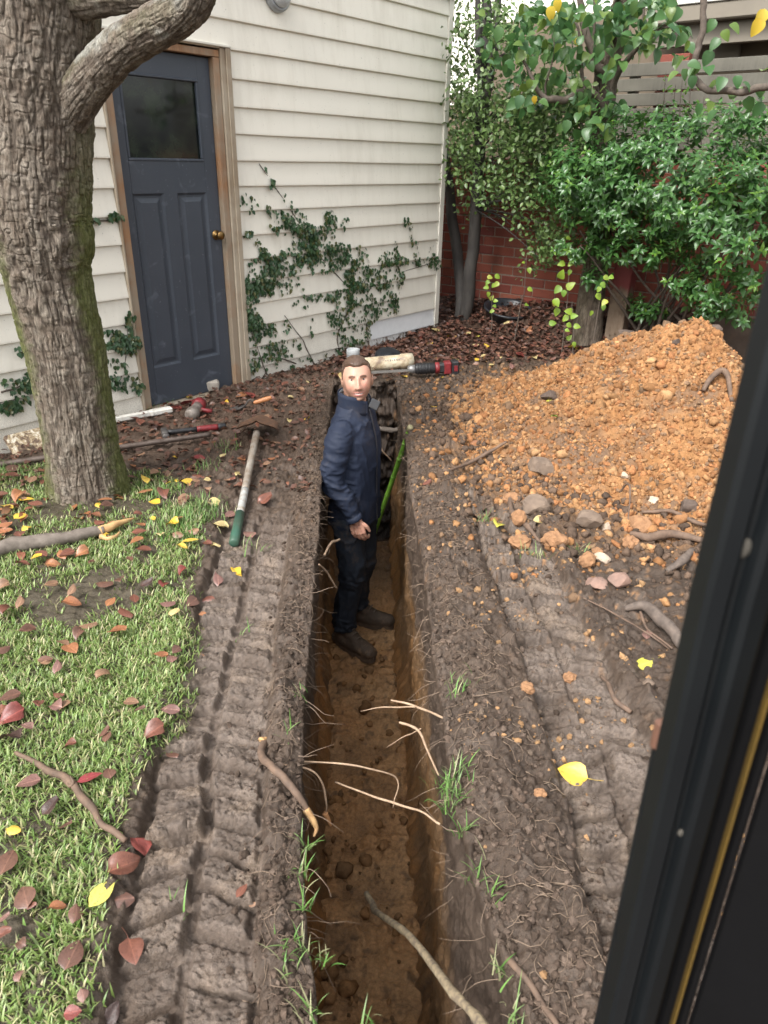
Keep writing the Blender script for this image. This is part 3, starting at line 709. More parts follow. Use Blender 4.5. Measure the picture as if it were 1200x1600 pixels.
def near(p, n, r): return np.asarray(p) + RNG.normal(size=(n, 3)) * np.asarray(r)

M_BARKD = simple('dark_bark', (0.055, 0.048, 0.042), (0.022, 0.020, 0.018), 18, 0.8, bs=0.6, bd=0.01, stretch=(1, 1, 0.35))
M_BARKG = simple('grey_bark', (0.15, 0.125, 0.10), (0.07, 0.058, 0.048), 22, 0.85, bs=0.7, bd=0.012, stretch=(1, 1, 0.3))
M_TWIG = simple('twig_bark', (0.11, 0.085, 0.065), (0.055, 0.042, 0.033), 60, 0.8, bs=0.4)

# ------------------------------------------------------------------ the big tree beside the lawn
def barkmat():
    t = NT('furrowed_bark'); a = t.attr('Col'); p = t.pos()
    mp = t.n('ShaderNodeMapping'); mp.inputs['Scale'].default_value = (1, 1, 0.22); t.t.links.new(p, mp.inputs['Vector'])
    f = t.noise(120, 6, 0.7, mp.outputs[0]); g = t.noise(420, 3, 0.6, p)
    k = t.math('ADD', t.math('MULTIPLY', f, 0.65), t.math('MULTIPLY', g, 0.35))
    c = t.mix(1.0, a.outputs['Color'], t.ramp(k, [(0.34, (0.30,) * 3), (0.66, (1.7,) * 3)]), 'MULTIPLY')
    return t.out(c, 0.85, k, 1.0, 0.016, spec=0.25)
M_BARK = barkmat()
def trunk_mesh(pts, radii, n, sides, amp, cs, seed, moss=1.0, lichen=0.0, knots=()):
    P = spline(pts, n); T, N, B = frames(P)
    r = np.interp(np.linspace(0, 1, n), np.linspace(0, 1, len(radii)), radii)
    L = np.concatenate([[0], np.cumsum(np.linalg.norm(np.diff(P, axis=0), axis=1))])
    an = np.linspace(0, 2 * math.pi, sides, endpoint=False)
    A, LL = np.meshgrid(an, L); Rr = r[:, None] * np.ones_like(A)
    ca, sa = np.cos(A), np.sin(A)
    wob = fbm(ca * 1.1, sa * 1.1, LL * 2.0, oct=3, seed=seed)
    Rr = Rr * (1 + 0.07 * wob)
    fq = 0.62 / cs; lw_ = 0.9 * fbm(ca * 4, sa * 4, LL * 5.5, oct=3, seed=seed + 1); lx_ = 0.9 * fbm(ca * 4, sa * 4, LL * 5.5, oct=3, seed=seed + 7)
    c30, s30 = math.cos(0.6), math.sin(0.6); xa_, ya_ = (ca * c30 - sa * s30) * Rr, (ca * s30 + sa * c30) * Rr
    def ridge(k, st, sd): return np.abs(vnoise(xa_ * fq * k + lw_, ya_ * fq * k + lx_, LL * fq * k * st, seed=sd))
    r1, r2 = ridge(1.0, 0.21, seed + 3), ridge(2.1, 0.24, seed + 4)
    plate = 0.66 * sstep(0.02, 0.42, r1) + 0.34 * sstep(0.0, 0.38, r2)
    ID = 0.5 + 0.5 * vnoise(ca * Rr * fq * 0.7, sa * Rr * fq * 0.7, LL * fq * 0.5, seed=seed + 2)
    plate = plate * (1 - 0.55 * sstep(0.16, 0.02, np.abs(vnoise(xa_ * fq * 0.8, ya_ * fq * 0.8, LL * fq * 1.1, seed=seed + 9))))
    fine = fbm(ca * Rr * 75, sa * Rr * 75, LL * 20, oct=3, seed=seed + 4)
    flake = fbm(ca * Rr * 25, sa * Rr * 25, LL * 55, oct=3, seed=seed + 5)
    h = amp * (plate * (0.8 + 0.5 * ID) - 0.6 + 0.40 * fine + 0.34 * flake)
    for (kl, ka, kr, kh) in knots:
        dd = np.hypot((LL - kl) / kr, (np.angle(np.exp(1j * (A - ka)))) * np.mean(radii) / kr)
        h = h + kh * np.exp(-dd ** 2) * (1 - 1.3 * np.exp(-(dd / 0.45) ** 2)) + 0.25 * kh * np.cos(dd * 9) * np.exp(-(dd / 1.4) ** 2)
    Rr = Rr + h
    V = P[:, None, :] + Rr[..., None] * (ca[..., None] * N[:, None, :] + sa[..., None] * B[:, None, :])
    D = ca[..., None] * N[:, None, :] + sa[..., None] * B[:, None, :]
    c = np.broadcast_to(np.array((0.195, 0.160, 0.125)), V.shape).copy()
    c = mixc(c, np.clip(0.5 + 1.2 * fine, 0, 1) * 0.5, (0.15, 0.108, 0.078))
    c = mixc(c, np.clip(ID * 0.5 + 0.5 * flake, 0, 1) * 0.7, (0.42, 0.375, 0.315))
    c = mixc(c, np.clip(1.25 * (1 - plate) - 0.1, 0, 1) * 0.75, (0.060, 0.043, 0.032))
    side = sstep(0.30, 0.95, np.abs(D[..., 0] * 0.9 + 0.30 * D[..., 1]))
    mo = np.clip(side * 1.5 + 0.9 * wob + 0.6 * flake - 0.55, 0, 1) * moss * (1 - 0.6 * sstep(1.35, 1.75, LL))
    c = mixc(c, mo * 0.78, (0.105, 0.125, 0.028))
    if lichen:
        li = np.clip(2.2 * fbm(V[..., 0] * 14, V[..., 1] * 14, V[..., 2] * 14, oct=3, seed=seed + 8) + 0.9 * D[..., 2] - 0.25, 0, 1) * lichen
        c = mixc(c, li * 0.75, (0.40, 0.40, 0.36))
    ii = np.arange(n * sides).reshape(n, sides); jn = np.roll(ii, -1, 1)
    F = np.stack([ii[:-1], jn[:-1], jn[1:], ii[1:]], -1).reshape(-1, 4)
    return V.reshape(-1, 3), F, np.concatenate([c, np.ones(c.shape[:2] + (1,))], -1).reshape(-1, 4)
TB = np.array([-1.485, 3.29, -0.02])
tree = thing('pear_tree', TB, 'big old tree with furrowed mossy bark on the lawn before the shed door', 'tree')
YT = 3.29
tp = [TB + (0.0, 0, -0.10), TB + (0, 0, 0.02), AT(128, 700, YT), AT(104, 560, YT), AT(73, 430, YT), AT(66, 375, YT), AT(58, 330, YT), AT(58, 250, YT), AT(58, 150, YT), AT(60, 50, YT), AT(62, -60, YT), AT(60, -200, YT)]
v, f, c = trunk_mesh(tp, [0.222, 0.192, 0.172, 0.169, 0.176, 0.206, 0.212, 0.206, 0.212, 0.222, 0.228, 0.21], 820, 420, 0.0090, 0.0145, 200,
                     knots=[(2.20, 5.1, 0.055, 0.03), (1.10, 4.6, 0.10, 0.022), (1.55, 4.2, 0.04, 0.015), (1.25, 5.6, 0.08, 0.02), (1.9, 4.9, 0.035, 0.012)])
obj('trunk', v, f, M_BARK, tree, True, c)
bp = [AT(62, 262, 3.30), AT(98, 190, 3.25), AT(140, 128, 3.18), AT(188, 78, 3.10), AT(236, 46, 3.02), AT(280, 20, 2.95), AT(308, -12, 2.9), AT(322, -90, 2.85)]
v, f, c = trunk_mesh(bp, [0.09, 0.088, 0.078, 0.073, 0.070, 0.066, 0.062, 0.055], 360, 200, 0.0055, 0.012, 230, moss=0.3, lichen=0.8)
obj('branch', v, f, M_BARK, tree, True, c)
bp = [AT(60, -15, 3.28), AT(140, -8, 3.18), AT(215, -12, 3.1), AT(300, -22, 3.0), AT(420, -60, 2.9)]
v, f, c = trunk_mesh(bp, [0.09, 0.072, 0.056, 0.05, 0.04], 200, 110, 0.005, 0.015, 260, moss=0.4, lichen=0.25)
obj('branch', v, f, M_BARK, tree, True, c)

# ------------------------------------------------------------------ creeping ivy on the boards
M_IVY = leafmat('ivy_leaf', [(0.034, 0.080, 0.032), (0.048, 0.105, 0.042), (0.026, 0.064, 0.030), (0.065, 0.120, 0.042), (0.040, 0.090, 0.044), (0.12, 0.12, 0.04)], 0.38, 0.15)
def ivy(name_loc, label, blobs, ox, oy, sc, stems, nobj):
    root = thing('ivy', W(*name_loc), label, 'ivy')
    P, Rm, S = [], [], []
    for (bx, by, rx, ry, cnt) in blobs:
        cnt = max(1, int(cnt * 3.6))
        for _ in range(cnt):
            while True:
                a, b_ = RNG.uniform(-1, 1, 2)
                if a * a + b_ * b_ < 1: break
            s, z = WP(ox + sc * (bx + a * rx * 1.35), oy + sc * (by + b_ * ry * 1.35))
            if -0.70 < s < 0.0 or -0.78 < s < -0.69 and RNG.random() < 0.4: continue
            if float(fbm(np.array(s * 9.0), np.array(z * 9.0), oct=3, seed=66)) < -0.02 + 0.10 * RNG.normal() and RNG.random() < 0.85: continue
            fr_ = ((z - BZ0) / PIT) % 1.0
            off = 0.026 - 0.018 * fr_ + RNG.uniform(0.006, 0.030)
            P.append(W(s, z, off)); S.append(RNG.uniform(0.017, 0.036))
    P = np.array(P); N = len(P)
    yd = np.array([0, 0, -1.0]) + WD * RNG.normal(size=(N, 1)) * 0.55 + WN * RNG.uniform(0.0, 0.55, (N, 1))
    zd = WN + RNG.normal(size=(N, 3)) * 0.35 + np.array([0, 0, 0.45])
    foliage(root, T_IVY, P, leaf_frames(N, yd, zd), np.array(S), M_IVY, nobj, prefer=RNG.random(N))
    for st_ in stems:
        pts = []
        for (x, y) in st_:
            s, z = WP(ox + sc * x, oy + sc * y); pts.append(W(s, z, 0.026 - 0.018 * (((z - BZ0) / PIT) % 1.0) + 0.006))
        v, f = tube(pts, [0.006, 0.004, 0.0025], 6, 6 * len(pts), 0.3, 60, wob=0.006); obj('stem', v, f, M_TWIG, root, True)
ZB = [(235,190,30,35,14),(290,215,35,15,10),(370,260,40,30,24),(450,270,40,40,36),(340,310,30,15,10),(490,330,60,40,60),(560,330,50,35,40),(605,270,22,40,20),(680,280,20,22,8),(630,395,50,25,26),(470,420,70,40,70),(560,430,90,50,110),(400,460,60,40,46),(300,490,50,50,50),(730,430,35,40,36),(270,550,40,30,40),(330,570,80,22,44),(420,540,40,30,22),(480,560,10,30,6),(560,605,70,10,18),(470,650,25,25,8),(255,640,24,60,50),(265,740,26,60,56),(330,750,40,20,18),(400,740,14,30,10),(258,880,22,50,24),(340,870,32,50,30),(420,830,40,30,20),(520,740,8,35,6),(740,520,60,40,70),(840,500,60,50,60),(900,520,26,30,20),(770,590,70,50,80),(860,590,50,40,44),(650,610,40,30,26),(660,700,50,40,40),(740,680,60,50,60),(850,650,45,30,30),(700,770,60,40,50),(860,440,30,28,14),(900,400,8,35,8),(930,440,25,16,12),(985,400,8,35,8),(1030,440,45,26,34),(1075,455,18,22,12),(1060,410,8,25,6),(940,265,10,20,7),(962,320,5,35,8),(440,935,30,18,12),(585,875,18,14,8),(650,870,22,30,10),(490,885,30,10,6),(312,45,8,12,5),(340,95,8,20,7),(400,160,9,26,8),(425,195,9,14,5),(285,370,10,26,7),(310,410,16,16,8),(235,325,18,12,7),(1000,450,30,14,14)]
ivy((0.6, -0.05), 'dark green ivy spreading over the boards right of the shed door', ZB, 300, 250, 0.35,
    [[(545, 925), (500, 840), (470, 780), (400, 690)], [(660, 880), (640, 780), (700, 600), (560, 420), (440, 240), (290, 20)], [(790, 870), (770, 740), (800, 560), (1080, 450)], [(330, 960), (300, 900), (260, 760)], [(290, 990), (330, 930)], [(460, 910), (380, 880), (270, 880)]], 300)
ZL = [(95,430,26,22,14),(60,590,60,18,30),(30,700,40,22,30),(100,620,50,45,50),(130,570,32,28,24),(170,690,18,32,22),(600,300,18,36,16),(570,400,50,36,46),(520,350,30,9,8),(490,410,14,9,4),(540,490,25,18,12),(600,410,38,38,30),(575,520,10,22,6),(575,590,70,26,60),(520,580,36,16,16),(620,600,26,28,18),(500,520,18,36,16),(400,-165,14,12,6),(450,-172,30,8,10),(520,-190,22,16,10),(560,-175,16,14,6)]
ivy((-1.4, -0.05), 'dark green ivy creeping over the boards left of the shed door behind the tree', ZL, 0, 400, 1 / 3,
    [[(0, 640), (90, 600), (200, 560)], [(380, -160), (480, -170), (590, -170)], [(500, 620), (560, 560), (600, 320)]], 200)

# ------------------------------------------------------------------ back of the garden: brick wall, fence, carport, house
BS = 3.20; BH, BLN, MJ = 0.076, 0.230, 0.010
wallt = thing('brick_wall', Q(BS, 1.5, 0.1), 'old red brick garden wall behind the shrubs', 'wall')
def brickmat():
    t = NT('red_brick'); oi = t.n('ShaderNodeObjectInfo'); p = t.pos(); f = t.noise(14, 5, 0.6, p); g = t.noise(160, 4, 0.65, p); nd = t.n('ShaderNodeNewGeometry')
    r = t.math('FRACT', t.math('ADD', oi.outputs['Random'], nd.outputs['Random Per Island']))
    c = t.ramp(r, [(0.0, (0.20, 0.050, 0.036)), (0.35, (0.235, 0.070, 0.046)), (0.6, (0.16, 0.042, 0.033)), (0.82, (0.25, 0.085, 0.054)), (1.0, (0.10, 0.037, 0.032))])
    c = t.mix(t.ramp(f, [(0.52, (0, 0, 0)), (0.75, (0.55, 0.55, 0.55))]), c, (0.13, 0.055, 0.045))
    c = t.mix(t.ramp(g, [(0.62, (0, 0, 0)), (0.74, (0.4, 0.4, 0.4))]), c, (0.42, 0.22, 0.17)); return t.out(c, 0.85, g, 0.5, 0.004, spec=0.25)
M_BRICK = brickmat()
M_MORTAR = simple('mortar', (0.30, 0.255, 0.205), (0.19, 0.16, 0.13), 40, 0.9, bs=0.5)
v, f = qbox(BS + 0.008, BS + 0.22, -2.5, 5.0, -0.1, 1.5); obj('mortar', v, f, M_MORTAR, wallt)
def brick_tmpl(seed):
    v, f = box((0, 0, 0), np.eye(3), (0.055, BLN / 2, BH / 2), 0.004)
    return v + 0.0016 * np.random.default_rng(seed).normal(size=v.shape), f
BT = [mesh('brick', *brick_tmpl(i), M_BRICK) for i in range(5)]
RB = np.stack([WD, WN, [0, 0, 1.0]], 1)
cand = []
for r_ in range(18):
    for k_ in range(-11, 22):
        t_ = k_ * (BLN + MJ) + (0.12 if r_ % 2 else 0); z_ = 0.0 + r_ * (BH + MJ) + BH / 2
        p = Q(BS + 0.055, t_, z_); dd = p - CAM; zc_ = dd @ FWD; sx = 600 + FPX * (dd @ RIGHT) / zc_; sy = 800 - FPX * (dd @ UP) / zc_
        vis = (690 < sx < 1180) and (200 < sy < 520) and zc_ > 0
        cand.append((0 if vis else 1, t_, z_))
cand.sort(key=lambda q: (q[0], abs(q[1] - 0.9)))
rest = []
for i, (vis, t_, z_) in enumerate(cand):
    p = Q(BS + 0.055 + RNG.normal() * 0.0015, t_, z_)
    if i < 300: link('brick', BT[i % 5], wallt, M4(RB, p))
    else: rest.append(p)
v, f = stamp(box((0, 0, 0), np.eye(3), (0.055, BLN / 2, BH / 2)), np.repeat(RB[None], len(rest), 0), np.array(rest), np.ones(len(rest)))
obj('brickwork', v, f, M_BRICK, wallt)['kind'] = 'stuff'
M_SLAT = wood('grey_slats', (0.098, 0.090, 0.070), (0.066, 0.060, 0.047), (0.115, 0.106, 0.083))
fen = thing('slat_fence', Q(3.45, 2.5, 1.3), 'grey timber fence of horizontal slats above the brick wall', 'fence')
for i in range(9):
    z1 = 2.262 - i * 0.1085; v, f = qbox(3.430, 3.452, 1.02 + 0.012 * (i % 3), 5.2, z1 - 0.091, z1, 0.003); obj('slat', v, f, M_SLAT, fen)
for t_ in (1.16, 2.9, 4.6): v, f = qbox(3.455, 3.53, t_, t_ + 0.07, 0.4, 2.20, 0.003); obj('post', v, f, M_SLAT, fen)
pier = thing('brick_pier', Q(3.66, 1.45, 0.1), 'red brick pier showing through the gaps of the slat fence', 'pier')
for r_ in range(26):
    z_ = 0.1 + r_ * 0.086
    if z_ < 1.5: continue
    v, f = qbox(3.545, 3.76, 1.36 + 0.004 * (r_ % 2), 1.60, z_, z_ + 0.076, 0.004); obj('brick', v, f, M_BRICK, pier)
v, f = qbox(3.553, 3.752, 1.37, 1.592, 0.1, 2.32); obj('mortar', v, f, M_MORTAR, pier)
pal = thing('paling_fence', Q(3.62, -0.6, 0.2), 'brown paling fence with a capping rail behind the small leaved tree', 'fence')
M_PAL = wood('brown_paling', (0.25, 0.19, 0.13), (0.17, 0.125, 0.085), (0.29, 0.235, 0.17))
for i in range(28):
    t_ = -2.2 + i * 0.104; v, f = qbox(3.60, 3.615, t_, t_ + 0.099, 0.2, 2.02 + 0.01 * math.sin(i * 7.0), 0.002); obj('paling', v, f, M_PAL, pal)
v, f = qbox(3.56, 3.655, -2.25, 0.75, 2.042, 2.085, 0.004); obj('capping_rail', v, f, M_PAL, pal)
# carport next door
M_BEIGE = simple('beige_paint', (0.185, 0.16, 0.122), (0.15, 0.13, 0.10), 5, 0.6)
M_TAN = simple('tan_wall', (0.14, 0.105, 0.07), (0.10, 0.078, 0.053), 4, 0.8)
cpt = thing('carport', Q(5.5, 2.5, 0), 'beige carport next door with a corrugated metal roof', 'carport')
v, f = qbox(4.52, 4.60, 0.85, 6.5, 2.50, 2.665, 0.004); obj('beam', v, f, M_BEIGE, cpt)
v, f = qbox(4.40, 4.515, 0.80, 6.5, 2.668, 2.80, 0.012); obj('gutter', v, f, M_BEIGE, cpt)
v, f = qbox(4.385, 4.43, 0.80, 6.5, 2.802, 2.822, 0.004); obj('gutter_lip', v, f, simple('pale_lip', (0.55, 0.54, 0.50), None, 8, 0.5), cpt)
v, f = qbox(4.9, 5.0, -1.2, 6.5, 0, 2.9); obj('wall', v, f, M_TAN, cpt)
V = []; F = []; nt = 380
for j in range(nt):
    t_ = 0.75 + 5.8 * j / nt; h = 0.012 * math.cos(2 * math.pi * t_ / 0.076)
    V += [Q(4.44, t_, 2.83 + h), Q(7.6, t_, 2.83 + 3.16 * 0.36 + h)]
F = [(2 * j, 2 * j + 2, 2 * j + 3, 2 * j + 1) for j in range(nt - 1)]
def roofmat():
    t = NT('corrugated_iron'); f = t.noise(1.6, 4, 0.6, t.coord('Object', (1, 1, 1))); g = t.noise(26, 3, 0.6, t.coord('Object'))
    return t.out(t.mix(t.ramp(t.math('ADD', f, t.math('MULTIPLY', g, 0.2)), [(0.55, (0, 0, 0)), (0.72, (1, 1, 1))]), (0.62, 0.63, 0.64), (0.30, 0.15, 0.11)), 0.5, f, 0.1, metal=0.2)
obj('roof_sheet', V, F, roofmat(), cpt)
pa = QP(1136, 82, 4.88); v, f = lathe([(0.001, 0), (0.125, 0), (0.125, 0.02), (0.10, 0.03), (0.001, 0.03)], pa, -WD, 28); obj('round_vent', v, f, M_BEIGE, cpt, True)
hs = thing('neighbour_house', Q(7.5, -2, 0), 'pale cream house wall glimpsed through the trees', 'house')
M_CREAM = simple('cream_render', (0.86, 0.83, 0.74), (0.80, 0.77, 0.68), 3, 0.8)
v, f = qbox(7.0, 7.2, -7.5, -0.35, 0, 6.2); obj('wall', v, f, M_CREAM, hs)
v, f = qbox(7.2, 12, -7.5, -0.35, 6.21, 6.35); obj('roof', v, f, M_ROOF, hs)
v, f = qbox(7.2, 7.32, -0.5, 7, 0, 5.2); obj('side_wing', v, f, M_CREAM, hs)

# ------------------------------------------------------------------ plants along the back
def limb(name, pts, radii, mat, parent, sides=12, rough=0.12, n=None, freq=14):
    v, f = tube(pts, radii, sides, n or 10 * len(pts), rough, freq, seed=len(pts) * 7, wob=0.012); return obj(name, v, f, mat, parent, True)
def gz(p): return float(surf(p[0], p[1])[0])
for pts_, rad_ in (([AT(60, -150, YT), AT(40, -420, 3.35), AT(-40, -900, 3.5)], [0.225, 0.17, 0.09]), ([AT(62, -170, YT), AT(180, -480, 3.2), AT(420, -900, 3.1)], [0.16, 0.11, 0.05]),
                   ([AT(320, -70, 2.86), AT(345, -260, 2.8), AT(470, -560, 2.6)], [0.058, 0.045, 0.02]), ([AT(405, -52, 2.9), AT(560, -170, 2.75), AT(760, -420, 2.5)], [0.042, 0.032, 0.014])):
    limb('branch', pts_, rad_, M_BARKG, tree, 18, 0.2)
# small leaved multi-stemmed tree in the corner
p0 = QP(728, 478, 2.72); p0[2] = gz(p0) - 0.02
pit = thing('small_leaved_tree', p0, 'multi stemmed dark tree with tiny leaves growing beside the shed corner', 'tree')
limb('trunk', [p0, QP(735, 430, 2.74), QP(742, 340, 2.74), QP(748, 250, 2.74), QP(752, 150, 2.74), QP(758, 60, 2.74), QP(760, -80, 2.74), QP(750, -300, 2.74)], [0.062, 0.058, 0.055, 0.05, 0.05, 0.045, 0.035, 0.012], M_BARKG if False else M_BARKD, pit, 16)
limb('trunk', [p0 + WN * -0.05, QP(718, 420, 2.86), QP(706, 330, 2.9), QP(697, 250, 2.95), QP(690, 160, 3.0)], [0.055, 0.052, 0.05, 0.046, 0.04], M_BARKD, pit, 16)
limb('stem', [QP(748, 240, 2.74), QP(752, 150, 2.7), QP(748, 70, 2.68), QP(742, -60, 2.66)], [0.03, 0.028, 0.026, 0.02], M_BARKD, pit)
limb('stem', [QP(752, 200, 2.74), QP(765, 130, 2.7), QP(775, 60, 2.66), QP(778, -60, 2.64)], [0.036, 0.034, 0.03, 0.025], M_BARKD, pit)
PB = [(735,165,45,35,260),(800,180,55,45,300),(855,195,45,45,240),(722,225,28,42,220),(780,225,55,45,380),(850,240,45,36,280),(830,285,36,32,160),(760,285,36,26,130),(880,300,26,26,90),(862,345,30,36,120),(850,385,26,24,90),(800,310,36,20,80),(745,325,26,28,44),(720,50,14,60,110),(790,60,34,55,150),(735,110,22,30,70),(720,130,14,30,60),(775,20,24,26,80),(870,170,40,40,120),(905,215,28,40,120),(830,150,40,26,120),(842,410,14,16,30),(815,345,14,24,24)]
P, S = [], []
for (x, y, rx, ry, k_) in PB:
    c0 = QP(x, y, RNG.uniform(2.55, 2.8))
    for _ in range(max(2, k_ // 40)):
        sp_ = QP(x + RNG.normal() * rx * 0.6, y + RNG.normal() * ry * 0.6, RNG.uniform(2.3, 3.0))
        hub_ = QP(748 + RNG.uniform(-6, 20), min(max(y + 40, 120), 330), 2.74)
        v, f = tube([hub_, (hub_ + sp_) / 2 + (0, 0, 0.03), sp_], [0.008, 0.005, 0.002], 5, 9, 0, wob=0.02); obj('twig', v, f, M_BARKD, pit, True) if RNG.random() < 0.55 else None
    for _ in range(max(1, k_ // 4)):
        cc_ = QP(x + rx * np.clip(RNG.normal() * 0.55, -1.2, 1.2), y + ry * np.clip(RNG.normal() * 0.55, -1.2, 1.2), RNG.uniform(2.25, 3.1))
        P.append(cc_ + RNG.normal(size=(11, 3)) * 0.06)
P = np.vstack(P); N = len(P)
T_SMALL = leaf_tmpl(OVAL, 0.3, 0.1, 4)
M_PITT = leafmat('small_leaf', [(0.095, 0.165, 0.045), (0.135, 0.215, 0.065), (0.070, 0.130, 0.038), (0.18, 0.25, 0.085), (0.105, 0.180, 0.050)], 0.42, 0.25)
foliage(pit, T_SMALL, P, leaf_frames(N, RNG.normal(size=(N, 3)) + (0, 0, -0.2), np.array([0, -0.5, 0.9]) + RNG.normal(size=(N, 3)) * 0.6), RNG.uniform(0.032, 0.054, N), M_PITT, 0)
# pear tree at the back
p0 = QP(921, 498, 2.62); p0[2] = gz(p0) - 0.03
pt = thing('pear_tree', p0, 'pear tree with round glossy leaves growing in front of the brick wall', 'tree')
pv, pf, pc = trunk_mesh([p0, QP(927, 440, 2.62), QP(935, 380, 2.62), QP(941, 310, 2.62), QP(943, 250, 2.62), QP(940, 205, 2.62), QP(947, 120, 2.6), QP(962, 50, 2.58), QP(978, -20, 2.55), QP(985, -120, 2.5), QP(1000, -330, 2.45)], [0.125, 0.105, 0.098, 0.092, 0.09, 0.092, 0.082, 0.074, 0.07, 0.055, 0.02], 260, 110, 0.005, 0.018, 300, moss=0.15)
obj('trunk', pv, pf, M_BARK, pt, True, pc * np.array([0.66, 0.64, 0.62, 1]))
PS = 2.45
for pts, rad in (([(940, 230, 2.6), (946, 130, 2.5), (932, 100, 2.4), (916, 45, 2.35), (905, -20, 2.3)], [0.04, 0.034, 0.032, 0.026, 0.02]),
                 ([(945, 215, 2.6), (935, 160, 2.45), (905, 148, 2.3), (872, 158, 2.2), (845, 145, 2.1), (825, 110, 2.05), (812, 75, 2.0)], [0.038, 0.03, 0.028, 0.026, 0.018, 0.012, 0.006]),
                 ([(945, 220, 2.58), (962, 130, 2.45), (985, 90, 2.35), (1010, 55, 2.3), (1060, 38, 2.25)], [0.03, 0.022, 0.018, 0.012, 0.005]),
                 ([(938, 250, 2.6), (900, 185, 2.5), (885, 175, 2.45), (860, 165, 2.6)], [0.02, 0.014, 0.01, 0.006]),
                 ([(912, 140, 2.4), (908, 80, 2.4), (900, 30, 2.38)], [0.014, 0.012, 0.008]),
                 ([(935, 150, 2.5), (928, 60, 2.45), (930, -10, 2.4)], [0.012, 0.010, 0.008]),
                 ([(850, 148, 2.15), (860, 110, 2.1), (868, 60, 2.05)], [0.008, 0.006, 0.003]),
                 ([(1000, 65, 2.32), (1005, 30, 2.3), (1000, -20, 2.3)], [0.010, 0.008, 0.006])):
    limb('branch', [QP(*q) for q in pts], rad, M_TWIG, pt, 9, 0.15)
PL_ = [(800,55,46,46,46),(850,45,50,36,60),(868,95,46,36,46),(845,165,50,26,40),(980,22,50,34,56),(1002,62,30,22,24),(1062,62,16,30,13),(950,40,40,40,30),(925,120,46,50,44),(905,172,34,34,30),(820,110,36,26,24),(905,30,40,30,40),(870,15,50,18,36),(1020,12,30,16,20),(785,95,24,26,12),(930,190,30,26,16),(965,160,20,30,8),(960,105,20,30,10),(1040,30,24,20,9),(1035,60,20,16,7)]
P, S = [], []
for (x, y, rx, ry, k_) in PL_:
    for _ in range(int(k_ * 1.15)): P.append(QP(x + RNG.uniform(-1, 1) * rx, y + RNG.uniform(-1, 1) * ry, RNG.uniform(1.95, 2.75)))
P = np.array(P); N = len(P)
M_PEAR = leafmat('pear_leaf', [(0.060, 0.150, 0.046), (0.090, 0.190, 0.055), (0.046, 0.122, 0.046), (0.115, 0.215, 0.060), (0.066, 0.150, 0.066), (0.16, 0.24, 0.05)], 0.32, 0.42)
foliage(pt, T_HEART, P, leaf_frames(N, RNG.normal(size=(N, 3)) * 0.7 + (0, -0.2, -0.7), np.array([0.1, -0.55, 0.75]) + RNG.normal(size=(N, 3)) * 0.45), RNG.uniform(0.062, 0.10, N), M_PEAR, 300)
M_YEL = leafmat('yellow_leaf', [(0.75, 0.52, 0.03), (0.68, 0.50, 0.06), (0.62, 0.40, 0.03), (0.72, 0.56, 0.10)], 0.45, 0.3, spots=None)
yl = mesh('yellow_leaf', *T_HEART, M_YEL, True)
for q, sz in (((857, 10, 1.9), 0.09), ((868, -2, 1.95), 0.08), ((833, 150, 2.0), 0.055), ((900, 60, 2.2), 0.05)):
    o = link('yellow_leaf', yl, pt, M4(leaf_frames(1, np.array([[0.4, 0, -0.8]]), np.array([[0.1, -1, 0.4]]))[0], QP(*q), sz)); o['label'] = 'bright yellow leaf among the green pear leaves'
# overhanging pear branch, right
ob = thing('overhanging_branch', QP(1100, -160, 1.5), 'bare pear branch hanging from above with a few round leaves at its tip', 'branch')
limb('stem', [QP(1108, -160, 1.5), QP(1096, 0, 1.5), QP(1093, 70, 1.5), QP(1086, 112, 1.5), QP(1100, 138, 1.48), QP(1150, 142, 1.45), QP(1230, 135, 1.4)], [0.022, 0.018, 0.017, 0.016, 0.018, 0.018, 0.02], M_TWIG, ob, 10, 0.25, 90, 30)
P = np.array([QP(x, y, 1.5 + RNG.uniform(-0.12, 0.05)) for (x, y) in ((1128, 48), (1140, 38), (1118, 30), (1125, 60), (1112, 78), (1085, 106), (1066, 108), (1080, 118), (1092, 96), (1105, 104), (1060, 112), (1074, 100), (1130, 120), (1150, 118), (1160, 128), (1170, 150), (1180, 145), (1110, 158), (1120, 172), (1098, 162), (1140, 155), (1190, 130), (1195, 110), (1175, 175), (1192, 160), (1122, 128))]); N = len(P)
foliage(ob, T_HEART, P, leaf_frames(N, RNG.normal(size=(N, 3)) * 0.6 + (0, -0.2, -0.8), np.array([0, -0.6, 0.7]) + RNG.normal(size=(N, 3)) * 0.4), RNG.uniform(0.055, 0.085, N), M_PEAR, 60)
for q, sz in (((1190, 28, 1.45), 0.085), ((1196, 14, 1.45), 0.08)):
    o = link('yellow_leaf', yl, ob, M4(leaf_frames(1, np.array([[-0.3, 0, -0.9]]), np.array([[0.0, -1, 0.2]]))[0], QP(*q), sz)); o['label'] = 'bright yellow leaf at the right edge'
